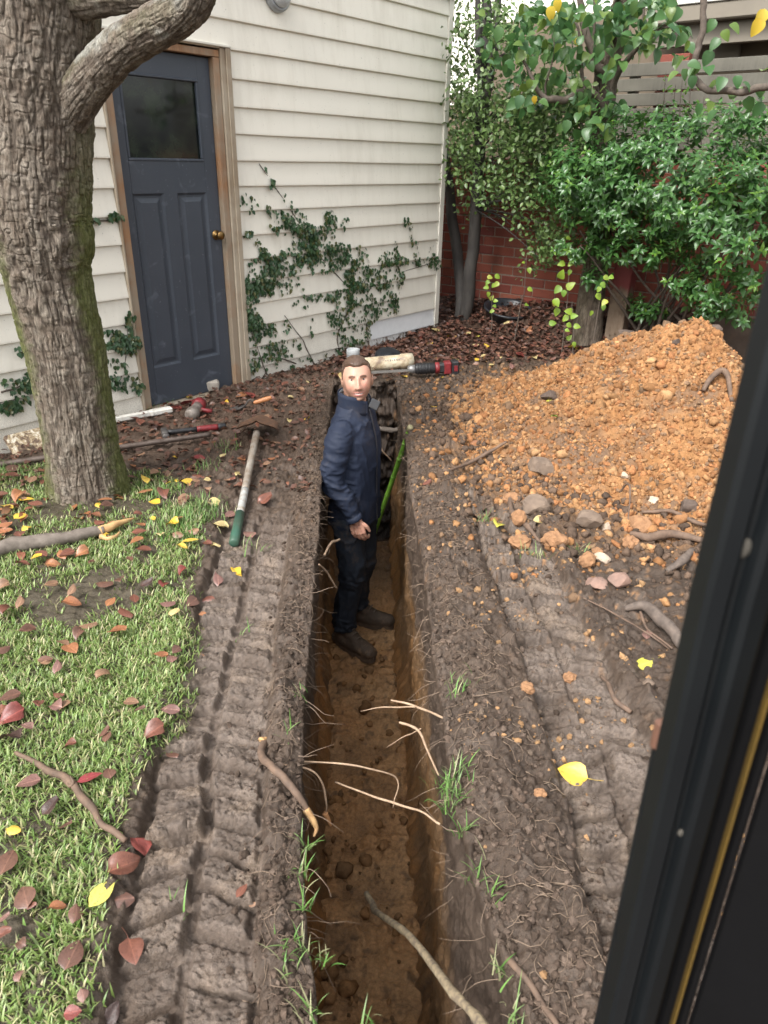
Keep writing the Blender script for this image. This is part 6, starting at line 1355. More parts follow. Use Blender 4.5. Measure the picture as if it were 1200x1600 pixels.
for x, y, c, w in [(545,258,'yellow',16),(530,295,'crimson',18),(465,320,'red',18),(620,275,'red',14),(870,245,'orange',18),(920,250,'red',16),(770,268,'yellow',9),(595,610,'crimson',20),(520,650,'rust brown',16),(555,685,'rust brown',18),(455,625,'yellow',10),(755,615,'cream yellow',14),(585,775,'tan',15),(655,775,'cream yellow',11),(845,735,'cream yellow',17),(480,770,'yellow',14),(700,915,'cream yellow',22),(740,1060,'cream yellow',22),(710,1180,'cream yellow',15),(1050,630,'orange',13),(1020,905,'rust brown',24),(800,990,'pinkish brown',22),(915,1090,'pinkish brown',22),(270,870,'orange',20),(650,810,'tan',14),(800,750,'rust brown',15),(840,1340,'yellow',18),(985,170,'rust brown',10),(1060,190,'rust brown',10),(1110,150,'rust brown',10),(850,225,'pinkish brown',12),(240,420,'rust brown',14),(330,440,'dark brown',14),(190,660,'orange',14),(120,540,'orange',14),(640,530,'rust brown',12),(330,745,'tan',16),(410,715,'tan',14),(240,690,'rust brown',16),(1170,395,'cream yellow',9),(1140,300,'tan',9)]:
    fall(*ZD(x, y), w * 1.1, c)
for x, y, c, w in [(527, 585, 'yellow', 16), (534, 592, 'cream yellow', 12), (500, 562, 'orange', 12), (512, 575, 'rust brown', 12), (483, 600, 'cream yellow', 9), (470, 660, 'rust brown', 9), (455, 625, 'cream yellow', 9), (480, 655, 'yellow', 10), (432, 640, 'orange', 8), (602, 545, 'orange', 10), (620, 548, 'cream yellow', 10), (640, 545, 'red', 11), (660, 530, 'red', 11), (630, 590, 'yellow', 12), (655, 535, 'rust brown', 10), (580, 556, 'orange', 10), (461, 607, 'dull brown', 10), (445, 605, 'rust brown', 10), (492, 612, 'tan', 9)]:
    fall(x, y, w * 1.2, c)
regions = [((0, 740, 330, 900), ['rust brown', 'orange', 'tan', 'dull brown', 'yellow'], 40, 22), ((0, 900, 280, 1200), ['tan', 'rust brown', 'pinkish brown', 'dull brown'], 14, 24), ((180, 600, 480, 760), ['rust brown', 'dull brown', 'tan', 'orange'], 40, 13), ((0, 1200, 180, 1600), ['dull brown', 'pinkish brown', 'tan'], 6, 26)]
tot = 0
for (x0, y0, x1, y1), cs, n_, w in regions:
    for _ in range(n_):
        if placed < 300: fall(RNG.uniform(x0, x1), RNG.uniform(y0, y1), w * RNG.uniform(0.7, 1.2), cs[RNG.integers(0, len(cs))])
_by = {}
for o in [o for o in COL.objects if o.name.startswith('fallen_leaf')]: _by.setdefault(o['label'], []).append(o)
_ORD = ['first', 'second', 'third', 'fourth', 'fifth', 'sixth', 'seventh', 'eighth', 'ninth']
for lb, os_ in _by.items():
    if len(os_) < 2: continue
    def _sx(o): d_ = np.array(o.matrix_basis.translation) - CAM; return (d_ @ RIGHT) / (d_ @ FWD)
    os_.sort(key=_sx)
    for k_, o in enumerate(os_):
        w_ = {2: ('left', 'right'), 3: ('leftmost', 'middle', 'rightmost')}.get(len(os_))
        o['label'] = f'{w_[k_]} {lb}' if w_ else f'{_ORD[min(k_, 8)]} from left, {lb}'
# the carpet of small dark leaves that nobody could count
def litter(n, sampler, cols, name, label, smin, smax):
    pts = np.array([sampler() for _ in range(n)]); z = surf(pts[:, 0], pts[:, 1])
    nr = np.array([0, 0, 1.0]) + RNG.normal(size=(n, 3)) * (0.45, 0.45, 0); az = RNG.uniform(0, 6.28, n)
    Rr = leaf_frames(n, np.stack([np.cos(az), np.sin(az), RNG.normal(size=n) * 0.25], 1), nr)
    v, f = stamp(leaf_tmpl(OVAL, 0.6, 0.2, 4, curl=0.3), Rr, np.stack([pts[:, 0], pts[:, 1], z + RNG.uniform(0.002, 0.03, n)], 1), RNG.uniform(smin, smax, n))
    return tag(obj(name, v, f, leafmat('litter_' + name, cols, 0.45, 0.05, 0.4, 0.4, (0.03, 0.02, 0.015)), None, True), label, 'leaf litter', None, 'stuff')
def mulch_pt():
    while True:
        s, t = RNG.uniform(0.9, 3.2), RNG.uniform(-0.3, 3.0); p = Q(s, t, 0)
        if p[1] > 5.5 + 0.3 * RNG.random() + 0.15 * p[0] and (s > 2.5 or t > 0.02) and heap_r(p[0], p[1]) > 0.9: return p[:2]
litter(4200, mulch_pt, [(0.075, 0.040, 0.030), (0.11, 0.052, 0.036), (0.055, 0.032, 0.026), (0.17, 0.070, 0.045), (0.09, 0.045, 0.033), (0.24, 0.12, 0.075), (0.05, 0.03, 0.025), (0.20, 0.08, 0.055)], 'mulch_leaves', 'thick carpet of dark brown leaf litter at the back of the garden', 0.03, 0.065)
def door_pt():
    while True:
        x, y = RNG.uniform(-2.6, 0.2), RNG.uniform(3.3, 6.6); s, t = st(x, y)
        if t > 0.03 and x < float(xl(min(y, 5.3))) - 0.05 + (0.6 if y > 5.3 else 0) and RNG.random() < math.exp(-t / 0.45) + 0.25: return (x, y)
litter(1500, door_pt, [(0.13, 0.062, 0.042), (0.10, 0.048, 0.036), (0.19, 0.095, 0.058), (0.075, 0.040, 0.030), (0.20, 0.075, 0.042), (0.15, 0.085, 0.06)], 'wall_leaves', 'scattered brown leaf litter along the foot of the shed wall', 0.025, 0.055)
def hub_pt():
    return (RNG.normal(-1.9, 0.35), RNG.normal(2.95, 0.28))
litter(160, hub_pt, [(0.22, 0.085, 0.05), (0.34, 0.14, 0.06), (0.14, 0.062, 0.042), (0.42, 0.24, 0.10)], 'trunk_leaves', 'drift of brown leaves on the grass around the trunk', 0.04, 0.07)
# ------------------------------------------------------------------ the man standing in the trench
PO = np.array([-0.172, 3.74, -1.195]); PF = np.array([0.945, -0.33, 0.0]); PF /= np.linalg.norm(PF); PL2 = np.array([-PF[1], PF[0], 0.0])
PM = np.stack([PL2, PF, [0, 0, 1.0]], 1)                       # local: x to his left, y forward, z up
def PW(v): return np.asarray(v, float) @ PM.T + PO
def ell(c, r, R=None, src=ICO3):
    v = src[0] * np.asarray(r); v = v @ R.T if R is not None else v; return v + np.asarray(c), src[1]
def capsule(pts, radii, n=24, sides=18, flat=(1.0, 1.0)):
    """closed limb with rounded ends"""
    P = spline(pts, n); r = np.interp(np.linspace(0, 1, n), np.linspace(0, 1, len(radii)), radii)
    T, N, B = frames(P); e = []
    for k in (1, 0.6, 0.25): e.append((P[0] - T[0] * r[0] * k, r[0] * math.sqrt(max(0.02, 1 - k * k)), 0))
    for i in range(n): e.append((P[i], r[i], i))
    for k in (0.25, 0.6, 1): e.append((P[-1] + T[-1] * r[-1] * k, r[-1] * math.sqrt(max(0.02, 1 - k * k)), n - 1))
    an = np.linspace(0, 2 * math.pi, sides, endpoint=False)
    V = np.array([c + q * (math.cos(a) * N[i] * flat[0] + math.sin(a) * B[i] * flat[1]) for c, q, i in e for a in an]); F = []
    for i in range(len(e) - 1):
        for j in range(sides): k = (j + 1) % sides; F.append((i * sides + j, i * sides + k, (i + 1) * sides + k, (i + 1) * sides + j))
    F.append(tuple(range(sides))[::-1]); F.append(tuple((len(e) - 1) * sides + j for j in range(sides))); return V, F
def loft(secs, sides=36, pw=2.3):
    """(z, half width x, half depth y, offset y[, offset x]) closed super-ellipse loft"""
    S = np.array([(s + (0,))[:5] for s in secs], float); zz = np.linspace(0, 1, 60); u = np.linspace(0, 1, len(S)); D = np.stack([np.interp(zz, u, S[:, k]) for k in range(5)], 1)
    an = np.linspace(0, 2 * math.pi, sides, endpoint=False); ca, sa = np.cos(an), np.sin(an)
    ex, ey = np.sign(ca) * np.abs(ca) ** (2 / pw), np.sign(sa) * np.abs(sa) ** (2 / pw)
    V = np.array([(d[4] + d[1] * x, d[3] + d[2] * y, d[0]) for d in D for x, y in zip(ex, ey)]); F = []
    for i in range(len(D) - 1):
        for j in range(sides): k = (j + 1) % sides; F.append((i * sides + j, i * sides + k, (i + 1) * sides + k, (i + 1) * sides + j))
    F.append(tuple(range(sides))[::-1]); F.append(tuple((len(D) - 1) * sides + j for j in range(sides))); return V, F
def fuse(parts, voxel, smooth=2):
    m = MB()
    for v, f in parts: m.add(v, f)
    me = mesh('tmp', np.vstack(m.v), m.f); ob = bpy.data.objects.new('tmp', me); COL.objects.link(ob)
    md = ob.modifiers.new('r', 'REMESH'); md.mode = 'VOXEL'; md.voxel_size = voxel
    if smooth: ms = ob.modifiers.new('s', 'SMOOTH'); ms.iterations = smooth; ms.factor = 0.5
    dg = bpy.context.evaluated_depsgraph_get(); ev = ob.evaluated_get(dg); m2 = ev.to_mesh()
    n = len(m2.vertices); V = np.empty(n * 3); m2.vertices.foreach_get('co', V); V = V.reshape(-1, 3)
    F = [tuple(p.vertices) for p in m2.polygons]; NR = np.empty(n * 3); m2.vertices.foreach_get('normal', NR); NR = NR.reshape(-1, 3)
    ev.to_mesh_clear(); bpy.data.objects.remove(ob); bpy.data.meshes.remove(me); return V, F, NR
# head, in its own frame then turned to the camera
HC_ = np.array([0.004, 0.014, 1.648])
def hfwd():
    a = math.radians(5); p = math.radians(11); w = np.array([math.sin(a) * math.cos(p), -math.cos(a) * math.cos(p), math.sin(p)]); return PM.T @ w
HY = hfwd(); HX = np.cross(HY, (0, 0, 1.0)) * -1; HX /= np.linalg.norm(HX); HZ = np.cross(HX, HY)
if HZ[2] < 0: HZ = -HZ
_t = math.radians(-4); HX, HZ = HX * math.cos(_t) + HZ * math.sin(_t), HZ * math.cos(_t) - HX * math.sin(_t)
HM = np.stack([HX, HY, HZ], 1)
def headshape(v):
    """unit sphere points -> skull and face, metres"""
    x, y, z = v.T; g = lambda a, c, s: np.exp(-((a - c) / s) ** 2)
    X = x * 0.076; Yy = y * 0.096; Zz = z * 0.118
    fr = sstep(0.0, 0.6, y)
    low = sstep(0.1, -0.95, z)
    X = X * (1 - 0.13 * low ** 1.6); X = X * (1 + 0.07 * g(z, 0.55, 0.3))
    Yy = Yy * np.where(y > 0, 1 - 0.08 * sstep(0.2, 0.9, z), 1 - 0.30 * sstep(-0.1, -0.9, z))
    Yy = Yy + fr * low * 0.006
    Yy = Yy + fr * (0.020 * g(Zz, -0.106, 0.018) * g(X, 0, 0.032))                                     # chin
    Yy = Yy + fr * 0.005 * g(Zz, 0.026, 0.010) * g(np.abs(X), 0.026, 0.022)                              # brow
    Yy = Yy - fr * 0.011 * g(Zz, 0.008, 0.011) * g(np.abs(X), 0.031, 0.014)                              # sockets
    nz = np.clip((0.022 - Zz) / 0.060, 0, 1); nose = np.where((Zz < 0.022) & (Zz > -0.050), 0.007 + 0.019 * nz, 0) * sstep(-0.050, -0.040, Zz) * sstep(0.026, 0.012, Zz)
    Yy = Yy + fr * nose * np.exp(-(X / (0.0075 + 0.006 * nz)) ** 2)
    Yy = Yy + fr * 0.006 * g(Zz, -0.036, 0.008) * g(np.abs(X), 0.013, 0.006)                             # nostril wings
    Yy = Yy + fr * 0.006 * g(Zz, -0.026, 0.020) * g(np.abs(X), 0.042, 0.018)                             # cheeks
    Yy = Yy + fr * (0.006 * g(Zz, -0.0605, 0.0045) + 0.0065 * g(Zz, -0.0745, 0.0055)) * g(X, 0, 0.022)    # lips
    Yy = Yy - fr * 0.005 * g(Zz, -0.0670, 0.0025) * g(X, 0, 0.026)
    Yy = Yy - fr * 0.004 * g(Zz, -0.088, 0.006) * g(X, 0, 0.02)
    return np.stack([X, Yy, Zz], 1)
_bm = bmesh.new(); bmesh.ops.create_icosphere(_bm, subdivisions=6, radius=1); _bm.verts.ensure_lookup_table()
SPH = np.array([q.co[:] for q in _bm.verts]); SPHF = [tuple(w.index for w in q.verts) for q in _bm.faces]; _bm.free()
hv = headshape(SPH) @ HM.T + HC_
ears = []
for sx in (-1, 1):
    R_ = np.eye(3); c = np.array([sx * 0.077, -0.010, -0.004])
    ears.append(((ICO3[0] * (0.010, 0.020, 0.033) + (c + 0 * c)) @ HM.T + HC_, ICO3[1]))
# arms, legs (local coordinates)
SHR, ELR, WRR = np.array([-0.180, -0.015, 1.395]), np.array([-0.222, -0.035, 1.145]), np.array([-0.205, 0.085, 0.930])
SHL, ELL, WRL = np.array([0.180, -0.01, 1.395]), np.array([0.215, -0.05, 1.14]), np.array([0.20, -0.03, 0.92])
HIPR, KNR, ANR = np.array([-0.095, 0, 0.93]), np.array([-0.105, 0.03, 0.50]), np.array([-0.125, -0.01, 0.11])
HIPL, KNL, ANL = np.array([0.095, 0, 0.93]), np.array([0.115, 0.01, 0.50]), np.array([0.135, -0.03, 0.11])
def hand(wr, sd, fwd_, dn):
    """palm, four unequal curled fingers and a thumb; sd: +1 left hand"""
    dn = dn / np.linalg.norm(dn); fw = fwd_ - dn * (fwd_ @ dn); fw /= np.linalg.norm(fw); out = np.cross(dn, fw); out *= sd * np.sign(out[0]) if out[0] else 1
    pr = []
    c = wr + dn * 0.055
    pr.append(capsule([wr - dn * 0.03, wr + dn * 0.01], [0.027, 0.026], 8, 14)); 
    for k in range(4):
        w = (1.5 - k) * 0.0195; base = wr + dn * 0.012 + fw * w * 0.8; kn = wr + dn * (0.088 - 0.004 * abs(k - 1)) + fw * w * 1.05
        pr.append(capsule([base, kn], [0.0155, 0.0125], 8, 12))
        L = (0.072, 0.080, 0.074, 0.058)[k]; inn = -out
        p1 = kn + dn * L * 0.42 + inn * 0.012; p2 = p1 + dn * L * 0.24 + inn * 0.024; p3 = p2 - dn * L * 0.02 + inn * 0.024
        pr.append(capsule([kn, p1, p2, p3], [0.0105, 0.0095, 0.0085, 0.0075], 14, 10))
    t0 = wr + dn * 0.025 + fw * 0.026; t1 = t0 + fw * 0.026 + dn * 0.028 - out * 0.006; t2 = t1 + dn * 0.034 + fw * 0.006 - out * 0.012; pr.append(capsule([t0, t1, t2], [0.015, 0.0115, 0.0085], 12, 10)); return pr
body = [(hv, SPHF)] + ears
body += [capsule([(0, -0.015, 1.44), (0.004, 0.005, 1.53), HC_ + (0, -0.02, -0.05)], [0.066, 0.058, 0.056], 12, 22)]
body += [loft([(0.86, .13, .085, 0), (1.0, .125, .08, 0), (1.15, .13, .085, 0), (1.30, .14, .09, 0), (1.42, .12, .07, -.005), (1.47, .07, .06, -.01)])]
for a, b_, c_ in ((SHR, ELR, WRR), (SHL, ELL, WRL)): body += [capsule([a, b_, c_], [0.05, 0.04, 0.027], 24, 16)]
for a, b_, c_ in ((HIPR, KNR, ANR), (HIPL, KNL, ANL)): body += [capsule([a, b_, c_], [0.075, 0.052, 0.036], 24, 16)]
body += hand(WRR, -1, np.array([0.1, 1, 0.15]), np.array([0.02, 0.28, -0.95])); body += hand(WRL, 1, np.array([-0.1, 1, 0.2]), np.array([0, 0.25, -0.95]))
bv, bf, bn = fuse(body, 0.0036, 1)
# skin colour: complexion, lips, brows, stubble
hl = (bv - HC_) @ HM; g_ = lambda a, c, s: np.exp(-((a - c) / s) ** 2)
sc = np.broadcast_to(np.array((0.54, 0.305, 0.222)), bv.shape).copy()
n_ = fbm(bv[:, 0] * 30, bv[:, 1] * 30, bv[:, 2] * 30, oct=3, seed=150)
sc = mixc(sc, np.clip(0.3 + n_, 0, 1) * 0.4, (0.53, 0.27, 0.195))
inhead = (np.abs(hl[:, 2]) < 0.14) & (np.abs(hl[:, 0]) < 0.1); face = inhead * sstep(0.02, 0.05, hl[:, 1])
X_, Y_, Z_ = hl.T
sc = mixc(sc, face * 0.45 * g_(np.abs(X_), 0.040, 0.018) * g_(Z_, -0.025, 0.018), (0.58, 0.24, 0.18)); sc = mixc(sc, face * 0.4 * g_(X_, 0, 0.014) * g_(Z_, -0.030, 0.014), (0.58, 0.24, 0.18))
stub = inhead * sstep(-0.01, 0.03, Y_) * np.clip(sstep(-0.030, -0.060, Z_ + 0.35 * (0.055 - np.abs(X_)) * (np.abs(X_) < 0.06)) , 0, 1)
stub = np.maximum(stub, inhead * g_(Z_, -0.0525, 0.0045) * sstep(0.034, 0.024, np.abs(X_)) * sstep(0.04, 0.06, Y_) * 1.25)
stub = np.maximum(stub, inhead * sstep(0.056, 0.064, np.abs(X_)) * sstep(0.025, -0.02, Z_) * sstep(-0.02, 0.0, Y_) * sstep(0.06, 0.04, Y_))
sc = mixc(sc, np.clip(stub * (0.95 + 0.5 * n_), 0, 1) * 0.68, (0.145, 0.085, 0.060))
sm_ = Z_ - 7.0 * X_ * X_; lip = face * g_(X_, 0, 0.0260) * np.maximum(g_(sm_, -0.0615, 0.0036), g_(sm_, -0.0745, 0.0046)); sc = mixc(sc, np.clip(lip * 1.6, 0, 1) * 0.85, (0.50, 0.17, 0.15))
teeth = face * sstep(0.022, 0.017, np.abs(X_)) * g_(sm_, -0.0675, 0.0027); sc = mixc(sc, np.clip(teeth * 1.6, 0, 1), (0.60, 0.52, 0.46))
brow = face * sstep(0.049, 0.043, np.abs(X_)) * sstep(0.010, 0.016, np.abs(X_)) * g_(Z_ + 0.25 * np.abs(np.abs(X_) - 0.028), 0.0262, 0.0046); sc = mixc(sc, np.clip(brow * 1.8, 0, 1) * 0.9, (0.105, 0.062, 0.042))
lid = face * g_(np.abs(X_), 0.031, 0.0125) * g_(Z_, 0.0135, 0.0030); sc = mixc(sc, np.clip(lid * 1.3, 0, 1) * 0.6, (0.20, 0.105, 0.08))  # eye shadow painted into the skin as a dark line over each eye
hand_ = (bv[:, 2] < 0.95) & (np.abs(bv[:, 0]) > 0.16); sc = mixc(sc, hand_ * 0.5, (0.50, 0.25, 0.18)); sc = mixc(sc, hand_ * np.clip(n_ * 1.5, 0, 1) * 0.5, (0.22, 0.14, 0.10))
def skinmat():
    t = NT('skin'); a = t.attr('Col'); f = t.noise(260, 3, 0.6, t.pos()); t.out(a.outputs['Color'], 0.48, f, 0.12, 0.002, spec=0.4)
    t.b.inputs['Subsurface Weight'].default_value = 0.12; t.b.inputs['Subsurface Radius'].default_value = (0.01, 0.004, 0.002); t.b.inputs['Subsurface Scale'].default_value = 0.5; return t.m
man = thing('person', PO, 'man in a navy jacket and dark trousers standing in the trench smiling at the camera', 'person')
obj('body', PW(bv), bf, skinmat(), man, True, np.concatenate([sc, np.ones((len(sc), 1))], 1))
# eyes
M_EYE = simple('eye_white', (0.62, 0.58, 0.54), None, 20, 0.2); M_IRIS = simple('iris', (0.045, 0.04, 0.04), None, 20, 0.1)
for sx in (-1, 1):
    c = np.array([sx * 0.0310, 0.0705, 0.0075]); e = obj('eye', PW((ICO2[0] * (0.0112, 0.0108, 0.0047) + c) @ HM.T + HC_), ICO2[1], M_EYE, man, True)
    obj('iris', PW((ICO2[0] * (0.0054, 0.0028, 0.0047) + c + (0.001, 0.0095, 0.0002)) @ HM.T + HC_), ICO2[1], M_IRIS, e, True)
# hair: short, swept across, receding
hs_ = SPH; hp = headshape(hs_); X_, Y_, Z_ = hp.T
line = 0.070 + 0.018 * g_(X_, 0.004, 0.022) * 0 + 0.022 * sstep(0.020, 0.045, np.abs(X_)) * sstep(0.068, 0.05, np.abs(X_)) * 0
front = Y_ > 0.0
hl_ = np.where(Y_ > 0.035, 0.071 + 0.006 * g_(np.abs(X_), 0.036, 0.014), np.where(Y_ > -0.005, 0.071 - (0.035 - Y_) * 2.75, -0.045 + (Y_ + 0.09) * 0.2))
mask = sstep(-0.004, 0.006, Z_ - hl_)
strand = fbm(np.arctan2(X_, Z_ + 0.05) * 9 + 1.2 * Y_ * 20, Y_ * 16, X_ * 20, oct=4, seed=170)
rad = (0.0035 + 0.010 * sstep(0.02, 0.09, Z_) * (0.8 + 0.35 * sstep(-0.05, 0.06, X_)) + 0.005 * strand) * mask - 0.006 * (1 - mask)
hn_ = hp / np.linalg.norm(hp, axis=1)[:, None]; hh = hp + hn_ * rad[:, None]
M_HAIR = NT('brown_hair'); _f = M_HAIR.noise(1.0, 5, 0.6, M_HAIR.coord('Object', (160, 50, 160))); M_HAIR = M_HAIR.out(M_HAIR.ramp(_f, [(0.3, (0.045, 0.026, 0.018)), (0.7, (0.135, 0.080, 0.052))]), 0.42, _f, 0.4, 0.003)
obj('hair', PW(hh @ HM.T + HC_), SPHF, M_HAIR, man, True)
M = MB()
for k_ in range(9):                             # the lock falling over his forehead
    x0 = 0.012 - 0.004 * k_; pts = np.array([(x0 + 0.02, 0.066, 0.094), (x0 + 0.002, 0.083, 0.080), (x0 - 0.016, 0.088 - 0.0006 * k_, 0.064 - 0.002 * k_)]); v, f = tube(pts @ HM.T + HC_, [0.0032, 0.003, 0.0008], 5, 8); M.add(v, f)
M.build('hair_lock', M_HAIR, man, True)
# jacket
J = [loft([(0.835, .190, .138, .0), (0.92, .188, .136, .0), (1.0, .183, .130, .002), (1.12, .180, .126, .004), (1.25, .186, .130, .004), (1.35, .180, .126, .0), (1.41, .155, .112, -.008), (1.465, .115, .092, -.012), (1.515, .085, .080, -.008)], 44, 2.3)]
J += [capsule([SHR + (0.03, 0, 0.0), SHR + (-0.010, 0, -0.05), ELR, lerp(ELR, WRR, .5) + (0, 0.008, 0), WRR + (0, -0.006, 0.012)], [0.072, 0.073, 0.063, 0.054, 0.045], 34, 22)]
J += [capsule([SHL + (-0.03, 0, 0.0), SHL + (0.010, 0, -0.05), ELL, lerp(ELL, WRL, .5) + (0, 0.008, 0), WRL + (0, -0.006, 0.012)], [0.072, 0.073, 0.063, 0.054, 0.045], 34, 22)]
jv, jf, jn = fuse(J, 0.0065, 3)
def ridged(u, v, w, sd): return (1 - np.abs(fbm(u, v, w, oct=3, seed=sd)) * 2.2).clip(0, 1) ** 2.2
arm_ = sstep(0.14, 0.19, np.abs(jv[:, 0])); wr = fbm(jv[:, 0] * 9 + jv[:, 2] * 3, jv[:, 1] * 9, jv[:, 2] * 11, oct=3, seed=180)
elb = np.exp(-((jv[:, 2] - 1.14) / 0.10) ** 2)
f_arm = ridged(jv[:, 0] * 7, jv[:, 1] * 7 + jv[:, 2] * 9, jv[:, 2] * 20, 181); f_tor = ridged(jv[:, 0] * 11 + jv[:, 2] * 3, jv[:, 1] * 11 - jv[:, 2] * 2.5, jv[:, 2] * 4.5, 182)
seam = np.exp(-((np.abs(jv[:, 0]) - (0.165 + 0.12 * (1.40 - jv[:, 2]))) / 0.006) ** 2) * (jv[:, 2] > 1.25) * (jv[:, 2] < 1.42)
hem = np.exp(-((jv[:, 2] - 0.868) / 0.004) ** 2) * (1 - arm_)
jv = jv + jn * (0.006 * wr + arm_ * (0.013 * f_arm * (0.45 + 0.8 * elb) - 0.004) + (1 - arm_) * (0.009 * f_tor - 0.003) - 0.004 * seam - 0.003 * hem)[:, None]
def cloth(name, c1, c2, dust=(0.20, 0.165, 0.13), dz=None, amt=0.5):
    t = NT(name); p = t.pos(); f = t.noise(5.5, 5, 0.65, p); g = t.noise(700, 2, 0.5, p); k = t.noise(38, 5, 0.7, p)
    c = t.ramp(f, [(0.3, c1), (0.7, c2)]); c = t.mix(t.math('MULTIPLY', t.ramp(t.math('ADD', t.math('MULTIPLY', f, 0.6), t.math('MULTIPLY', k, 0.4)), [(0.53, (0, 0, 0)), (0.72, (1, 1, 1))]), amt), c, dust)
    return t.out(c, 0.72, g, 0.25, 0.002, spec=0.3)
M_NAVY = cloth('navy_softshell', (0.010, 0.015, 0.031), (0.015, 0.022, 0.043), (0.080, 0.068, 0.062), amt=0.42)
jk = obj('jacket', PW(jv), jf, M_NAVY, man, True)
def band(z0, z1, rx, ry, oy, a0, a1, th, n=40, flare=0.0, ox=0.0, m=6):
    """strip of cloth round a vertical axis, with thickness"""
    V = []; an = np.linspace(a0, a1, n)
    for lay in (0, 1):
        for i in range(m):
            u = i / (m - 1)
            for a in an: k = 1 + flare * u - lay * th / rx; V.append((ox + math.sin(a) * rx * k, oy + math.cos(a) * ry * k, z0 + (z1 - z0 - 0.034 * math.exp(-((math.cos(a) - 1) / 0.55) ** 2)) * u + 0.003 * math.sin(5 * a)))
    V = np.array(V); F = []; L = m * n
    for i in range(m - 1):
        for j in range(n - 1):
            q = (i * n + j, i * n + j + 1, (i + 1) * n + j + 1, (i + 1) * n + j); F.append(q); F.append(tuple(k + L for k in q[::-1]))
    for j in range(n - 1): F.append(((m - 1) * n + j, (m - 1) * n + j + 1, (m - 1) * n + j + 1 + L, (m - 1) * n + j + L)); F.append((j + 1, j, j + L, j + 1 + L))
    for i in range(m - 1):
        for j in (0, n - 1): F.append((i * n + j, (i + 1) * n + j, (i + 1) * n + j + L, i * n + j + L))
    return V, F
v, f = band(1.475, 1.585, 0.088, 0.088, 0.000, 0.30, 2 * math.pi - 0.30, 0.006, 44, 0.02); cl_ = obj('collar', PW(v), f, M_NAVY, man, True)
v, f = band(1.478, 1.581, 0.0795, 0.0795, 0.000, 0.33, 2 * math.pi - 0.33, 0.004, 44, 0.02); obj('collar_lining', PW(v), f, cloth('grey_lining', (0.16, 0.17, 0.18), (0.21, 0.22, 0.23)), cl_, True)
v, f = box((0.045, 0.098, 1.512), np.array([[0.80, 0.35, -0.48], [-0.45, 0.88, -0.1], [0.40, 0.30, 0.86]]), (0.036, 0.004, 0.026), 0.003); obj('collar_flap', PW(v), f, cloth('grey_flap', (0.13, 0.14, 0.15), (0.20, 0.21, 0.22)), cl_)
zp = [(0, 0.086, 1.50), (0, 0.112, 1.40), (0, 0.131, 1.30), (0, 0.134, 1.15), (0, 0.136, 1.0), (0, 0.140, 0.88), (0, 0.141, 0.84)]
v, f = tube([np.array(q) for q in zp], [0.0045] * 3, 6, 40); obj('zip', PW(v), f, simple('zip_grey', (0.040, 0.040, 0.048), None, 60, 0.4, 0.3), man, True)
for w_, e_, s_ in ((WRR, ELR, -1), (WRL, ELL, 1)):
    d_ = (w_ - e_) / np.linalg.norm(w_ - e_); v, f = lathe([(0.036, -0.02), (0.0465, -0.018), (0.0475, 0.008), (0.044, 0.012), (0.034, 0.010)], w_ - d_ * 0.004, d_, 22); obj('cuff', PW(v), f, M_NAVY, man, True)
# trousers
T = [loft([(0.80, .150, .118, -.012), (0.88, .158, .120, -.008), (0.98, .150, .112, 0), (1.06, .140, .105, 0)], 40, 2.4)]
for h, k_, a_ in ((HIPR, KNR, ANR), (HIPL, KNL, ANL)): T += [capsule([h + (0, 0, -0.06), lerp(h, k_, 0.5), k_, lerp(k_, a_, 0.5) + (0, -0.012, 0), a_ + (0, -0.004, 0.06)], [0.098, 0.090, 0.075, 0.072, 0.066], 40, 22)]
tv, tf, tn = fuse(T, 0.007, 3)
w1_ = fbm(tv[:, 0] * 9, tv[:, 1] * 9, tv[:, 2] * 7, oct=3, seed=190); ft = ridged(tv[:, 0] * 9, tv[:, 1] * 9 + tv[:, 2] * 6, tv[:, 2] * 15, 191); fv = ridged(tv[:, 0] * 12, tv[:, 1] * 12, tv[:, 2] * 4, 192)
kn = np.exp(-((tv[:, 2] - 0.50) / 0.10) ** 2) + 1.2 * np.exp(-((tv[:, 2] - 0.17) / 0.08) ** 2) + 0.6 * np.exp(-((tv[:, 2] - 0.80) / 0.08) ** 2)
tv = tv + tn * (0.007 * w1_ + 0.015 * ft * np.clip(kn, 0, 1.2) + 0.009 * fv - 0.006)[:, None]
M_TROU = cloth('dark_work_trousers', (0.013, 0.018, 0.028), (0.022, 0.030, 0.044), (0.12, 0.088, 0.062), amt=0.75)
obj('trousers', PW(tv), tf, M_TROU, man, True)
